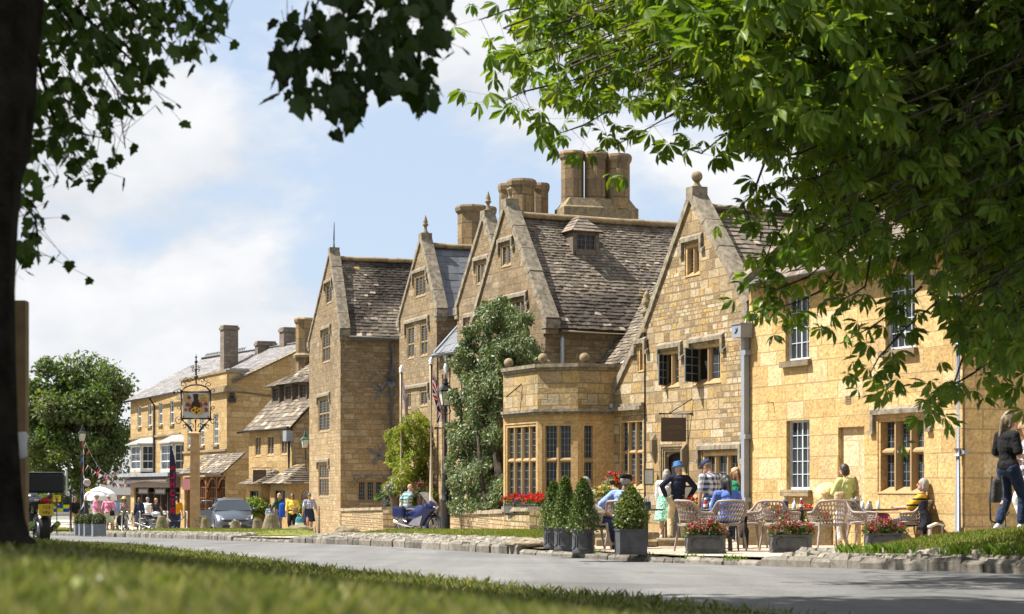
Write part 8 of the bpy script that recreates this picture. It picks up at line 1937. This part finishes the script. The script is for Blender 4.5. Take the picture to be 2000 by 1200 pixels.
def make_bike(label,tank,style):
 0
 t=thing('motorcycle',label,'motorcycle');wr=.31;fx,rx=.73,-.70
 wheel(t,(fx,0,wr),(0,1,0),wr,.12,6,.24,ALLOY if style!='classic' else CHROME,True);wheel(t,(rx,0,wr),(0,1,0),wr,.17,6,.26,ALLOY if style!='classic' else CHROME,True)
 f=MB()
 for s in(-1,1):f.tube([(fx,s*.1,wr),(fx-.16,s*.1,.72),(fx-.24,s*.1,.95)],[.026,.03,.03],7);f.tube([(rx,s*.12,wr),(-.15,s*.12,.40)],.03,6)
 f.tube([(fx-.24,0,.92),(.2,0,.8),(-.2,0,.72),(-.75,0,.78)],.035,7);f.tube([(.25,0,.8),(.18,0,.35),(-.2,0,.3),(-.25,0,.7)],.03,7);f.tube([(-.1,-.12,.3),(-.02,-.38,.02)],.014,5);f.build('frame',PLASTIC,t)
 e=MB();e.box((.02,0,.44),(.42,.34,.32));e.tube([(.1,.12,.45),(.12,.2,.6)],.08,8);e.tube([(.1,-.12,.45),(.12,-.2,.6)],.08,8);e.build('engine',plain('engine_metal',(.16,.16,.165),.4,.2,9,metal=.6),t,bevel=.03)
 x_=MB()
 for s in(-1,1):x_.tube([(.2,s*.17,.3),(-.2,s*.2,.24),(-.5,s*.21,.3),(-.95,s*.22,.42)],[.025,.03,.05,.052],8)
 x_.build('exhaust',CHROME,t)
 bar=MB();bar.tube([(.36,-.36,1.0),(.44,-.22,1.02),(.47,0,1.0),(.44,.22,1.02),(.36,.36,1.0)],.016,6)
 for s in(-1,1):bar.tube([(.4,s*.3,1.02),(.42,s*.36,1.2)],.008,4);bar.sphere((.42,s*.38,1.24),(.03,.07,.045),8,6)
 bar.build('handlebar',PLASTIC,t)
 tk=MB();tk.sphere((.12,0,.84),(.30,.16,.14),14,10);tk.build('tank',tank,t);st_=MB();st_.sphere((-.38,0,.80),(.38,.15,.08),14,8);st_.build('seat',PLASTIC,t)
 for c,r_,w_ in(((fx,0,wr),.35,.075),((rx,0,wr),.36,.10)):
  fd=MB();fd.loft([[V(c)+V((math.cos(a)*q,y,math.sin(a)*q))for y,q in((-w_,r_-.03),(-w_*.6,r_),(w_*.6,r_),(w_,r_-.03))]for a in[R(v)for v in range(35,150,12)]],close=False,cap=False);fd.build('mudguard',tank,t)
 if style=='tourer':
  b=MB();rings=[[V((x,y,z))for x,y,z in((x0-.0,0,z1),(x0,w_,z1-.1),(x0+.02,w_*1.15,(z0+z1)/2),(x0-.05,w_*.7,z0),(x0-.05,-w_*.7,z0),(x0+.02,-w_*1.15,(z0+z1)/2),(x0,-w_,z1-.1))]for x0,w_,z0,z1 in((-.35,.17,.42,.82),(0,.24,.24,.92),(.3,.27,.26,1.02),(.5,.27,.55,1.12),(.68,.2,.72,1.06),(.78,.09,.78,.95))];b.loft(rings);b.build('fairing',tank,t)
  lo=MB();lo.poly([V((-.3,-.262,.3)),V((.28,-.30,.27)),V((.42,-.30,.62)),V((.0,-.275,.5))],(0,-.012,0));lo.build('belly_panel',plain('grey_panel',(.16,.16,.18),.4),t)
  ws=MB();ws.loft([[V((.50+.1*(1-q),y,1.02+.36*q))+V((-.30*q,0,0))for y,q in((-.22,q0),(-.12,q0*1.05),(0,q0*1.08),(.12,q0*1.05),(.22,q0))]for q0 in(0,.35,.7,1.0)],close=False,cap=False);wo=ws.build('windscreen',plain('clear_screen',(.5,.52,.55),.1,.05,3,spec=.7,Alpha=.35),t)
  hl=MB();hl.sphere((.72,0,.88),(.07,.15,.07),12,8);hl.build('headlight',HEADL,t)
  for s in(-1,1):pn=MB();pn.box((-.62,s*.33,.72),(.52,.22,.40));pn.build('pannier',tank,t,bevel=.08)
 else:
  hl=MB();hl.sphere((.62,0,.92),(.09,.1,.1),12,8);hl.build('headlight',CHROME,t)
  if style=='box':
   bx=MB();bx.box((-.86,0,1.12),(.42,.62,.34));bx.build('top_box',PLASTIC,t,bevel=.04);ld=MB();ld.box((-.86,0,1.30),(.44,.63,.02));ld.build('box_lid',plain('worn_lid',(.2,.2,.2),.4),t,bevel=.008)
   np=MB();np.box((-1.02,0,.66),(.02,.26,.2));npo=np.build('number_plate',PLATEY,t);text_obj('T53',.085,PLASTIC,(-1.032,0,.70),(0,-1,0),npo,depth=.001);text_obj('HN',.085,PLASTIC,(-1.032,0,.615),(0,-1,0),npo,depth=.001)
   tl=MB();tl.sphere((-1.0,0,.82),(.04,.1,.05),10,6);tl.build('tail_light',RED,t);wb=MB();wb.box((-.98,-.36,1.12),(.03,.03,.42));wb.build('side_rail',M['white'],t)
 return t
place(make_bike('blue touring motorcycle with clear windscreen and panniers parked by the street lamp',paint('deep_blue_paint',(.014,.022,.085),.2,.3),'tourer'),G(819,59.8,.02),R(-40),.97)
place(make_bike('chrome classic motorcycle behind the squat guard stone',paint('silver_paint',(.4,.4,.42),.25,.5),'classic'),G(301,86.5),R(-30))
place(make_bike('dark motorcycle with black top box and yellow plate behind the timber post',paint('black_paint',(.03,.03,.035),.3,.2),'box'),V(((62-1000)/FP*32.5,32.5,gz(32.5)+.04)),R(118))
p=G(236,86);t=thing('pushchair','small dark pushchair between pink shirt and grey jumpsuit','pushchair',p);mb=MB();mb.tube([p+V((-.2,0,.2)),p+V((.1,0,.75)),p+V((.25,0,1.05))],.02,5);mb.tube([p+V((.25,0,.2)),p+V((-.05,0,.7))],.02,5);mb.build('frame',M['black'],t);mb=MB();mb.sphere(p+V((.0,0,.55)),(.2,.2,.26),12,8);mb.build('seat',CL['navyd'],t)
for dx in(-.22,.25):wheel(t,p+V((dx,0,.15)),(0,1,0),.14,.06,5,.2)
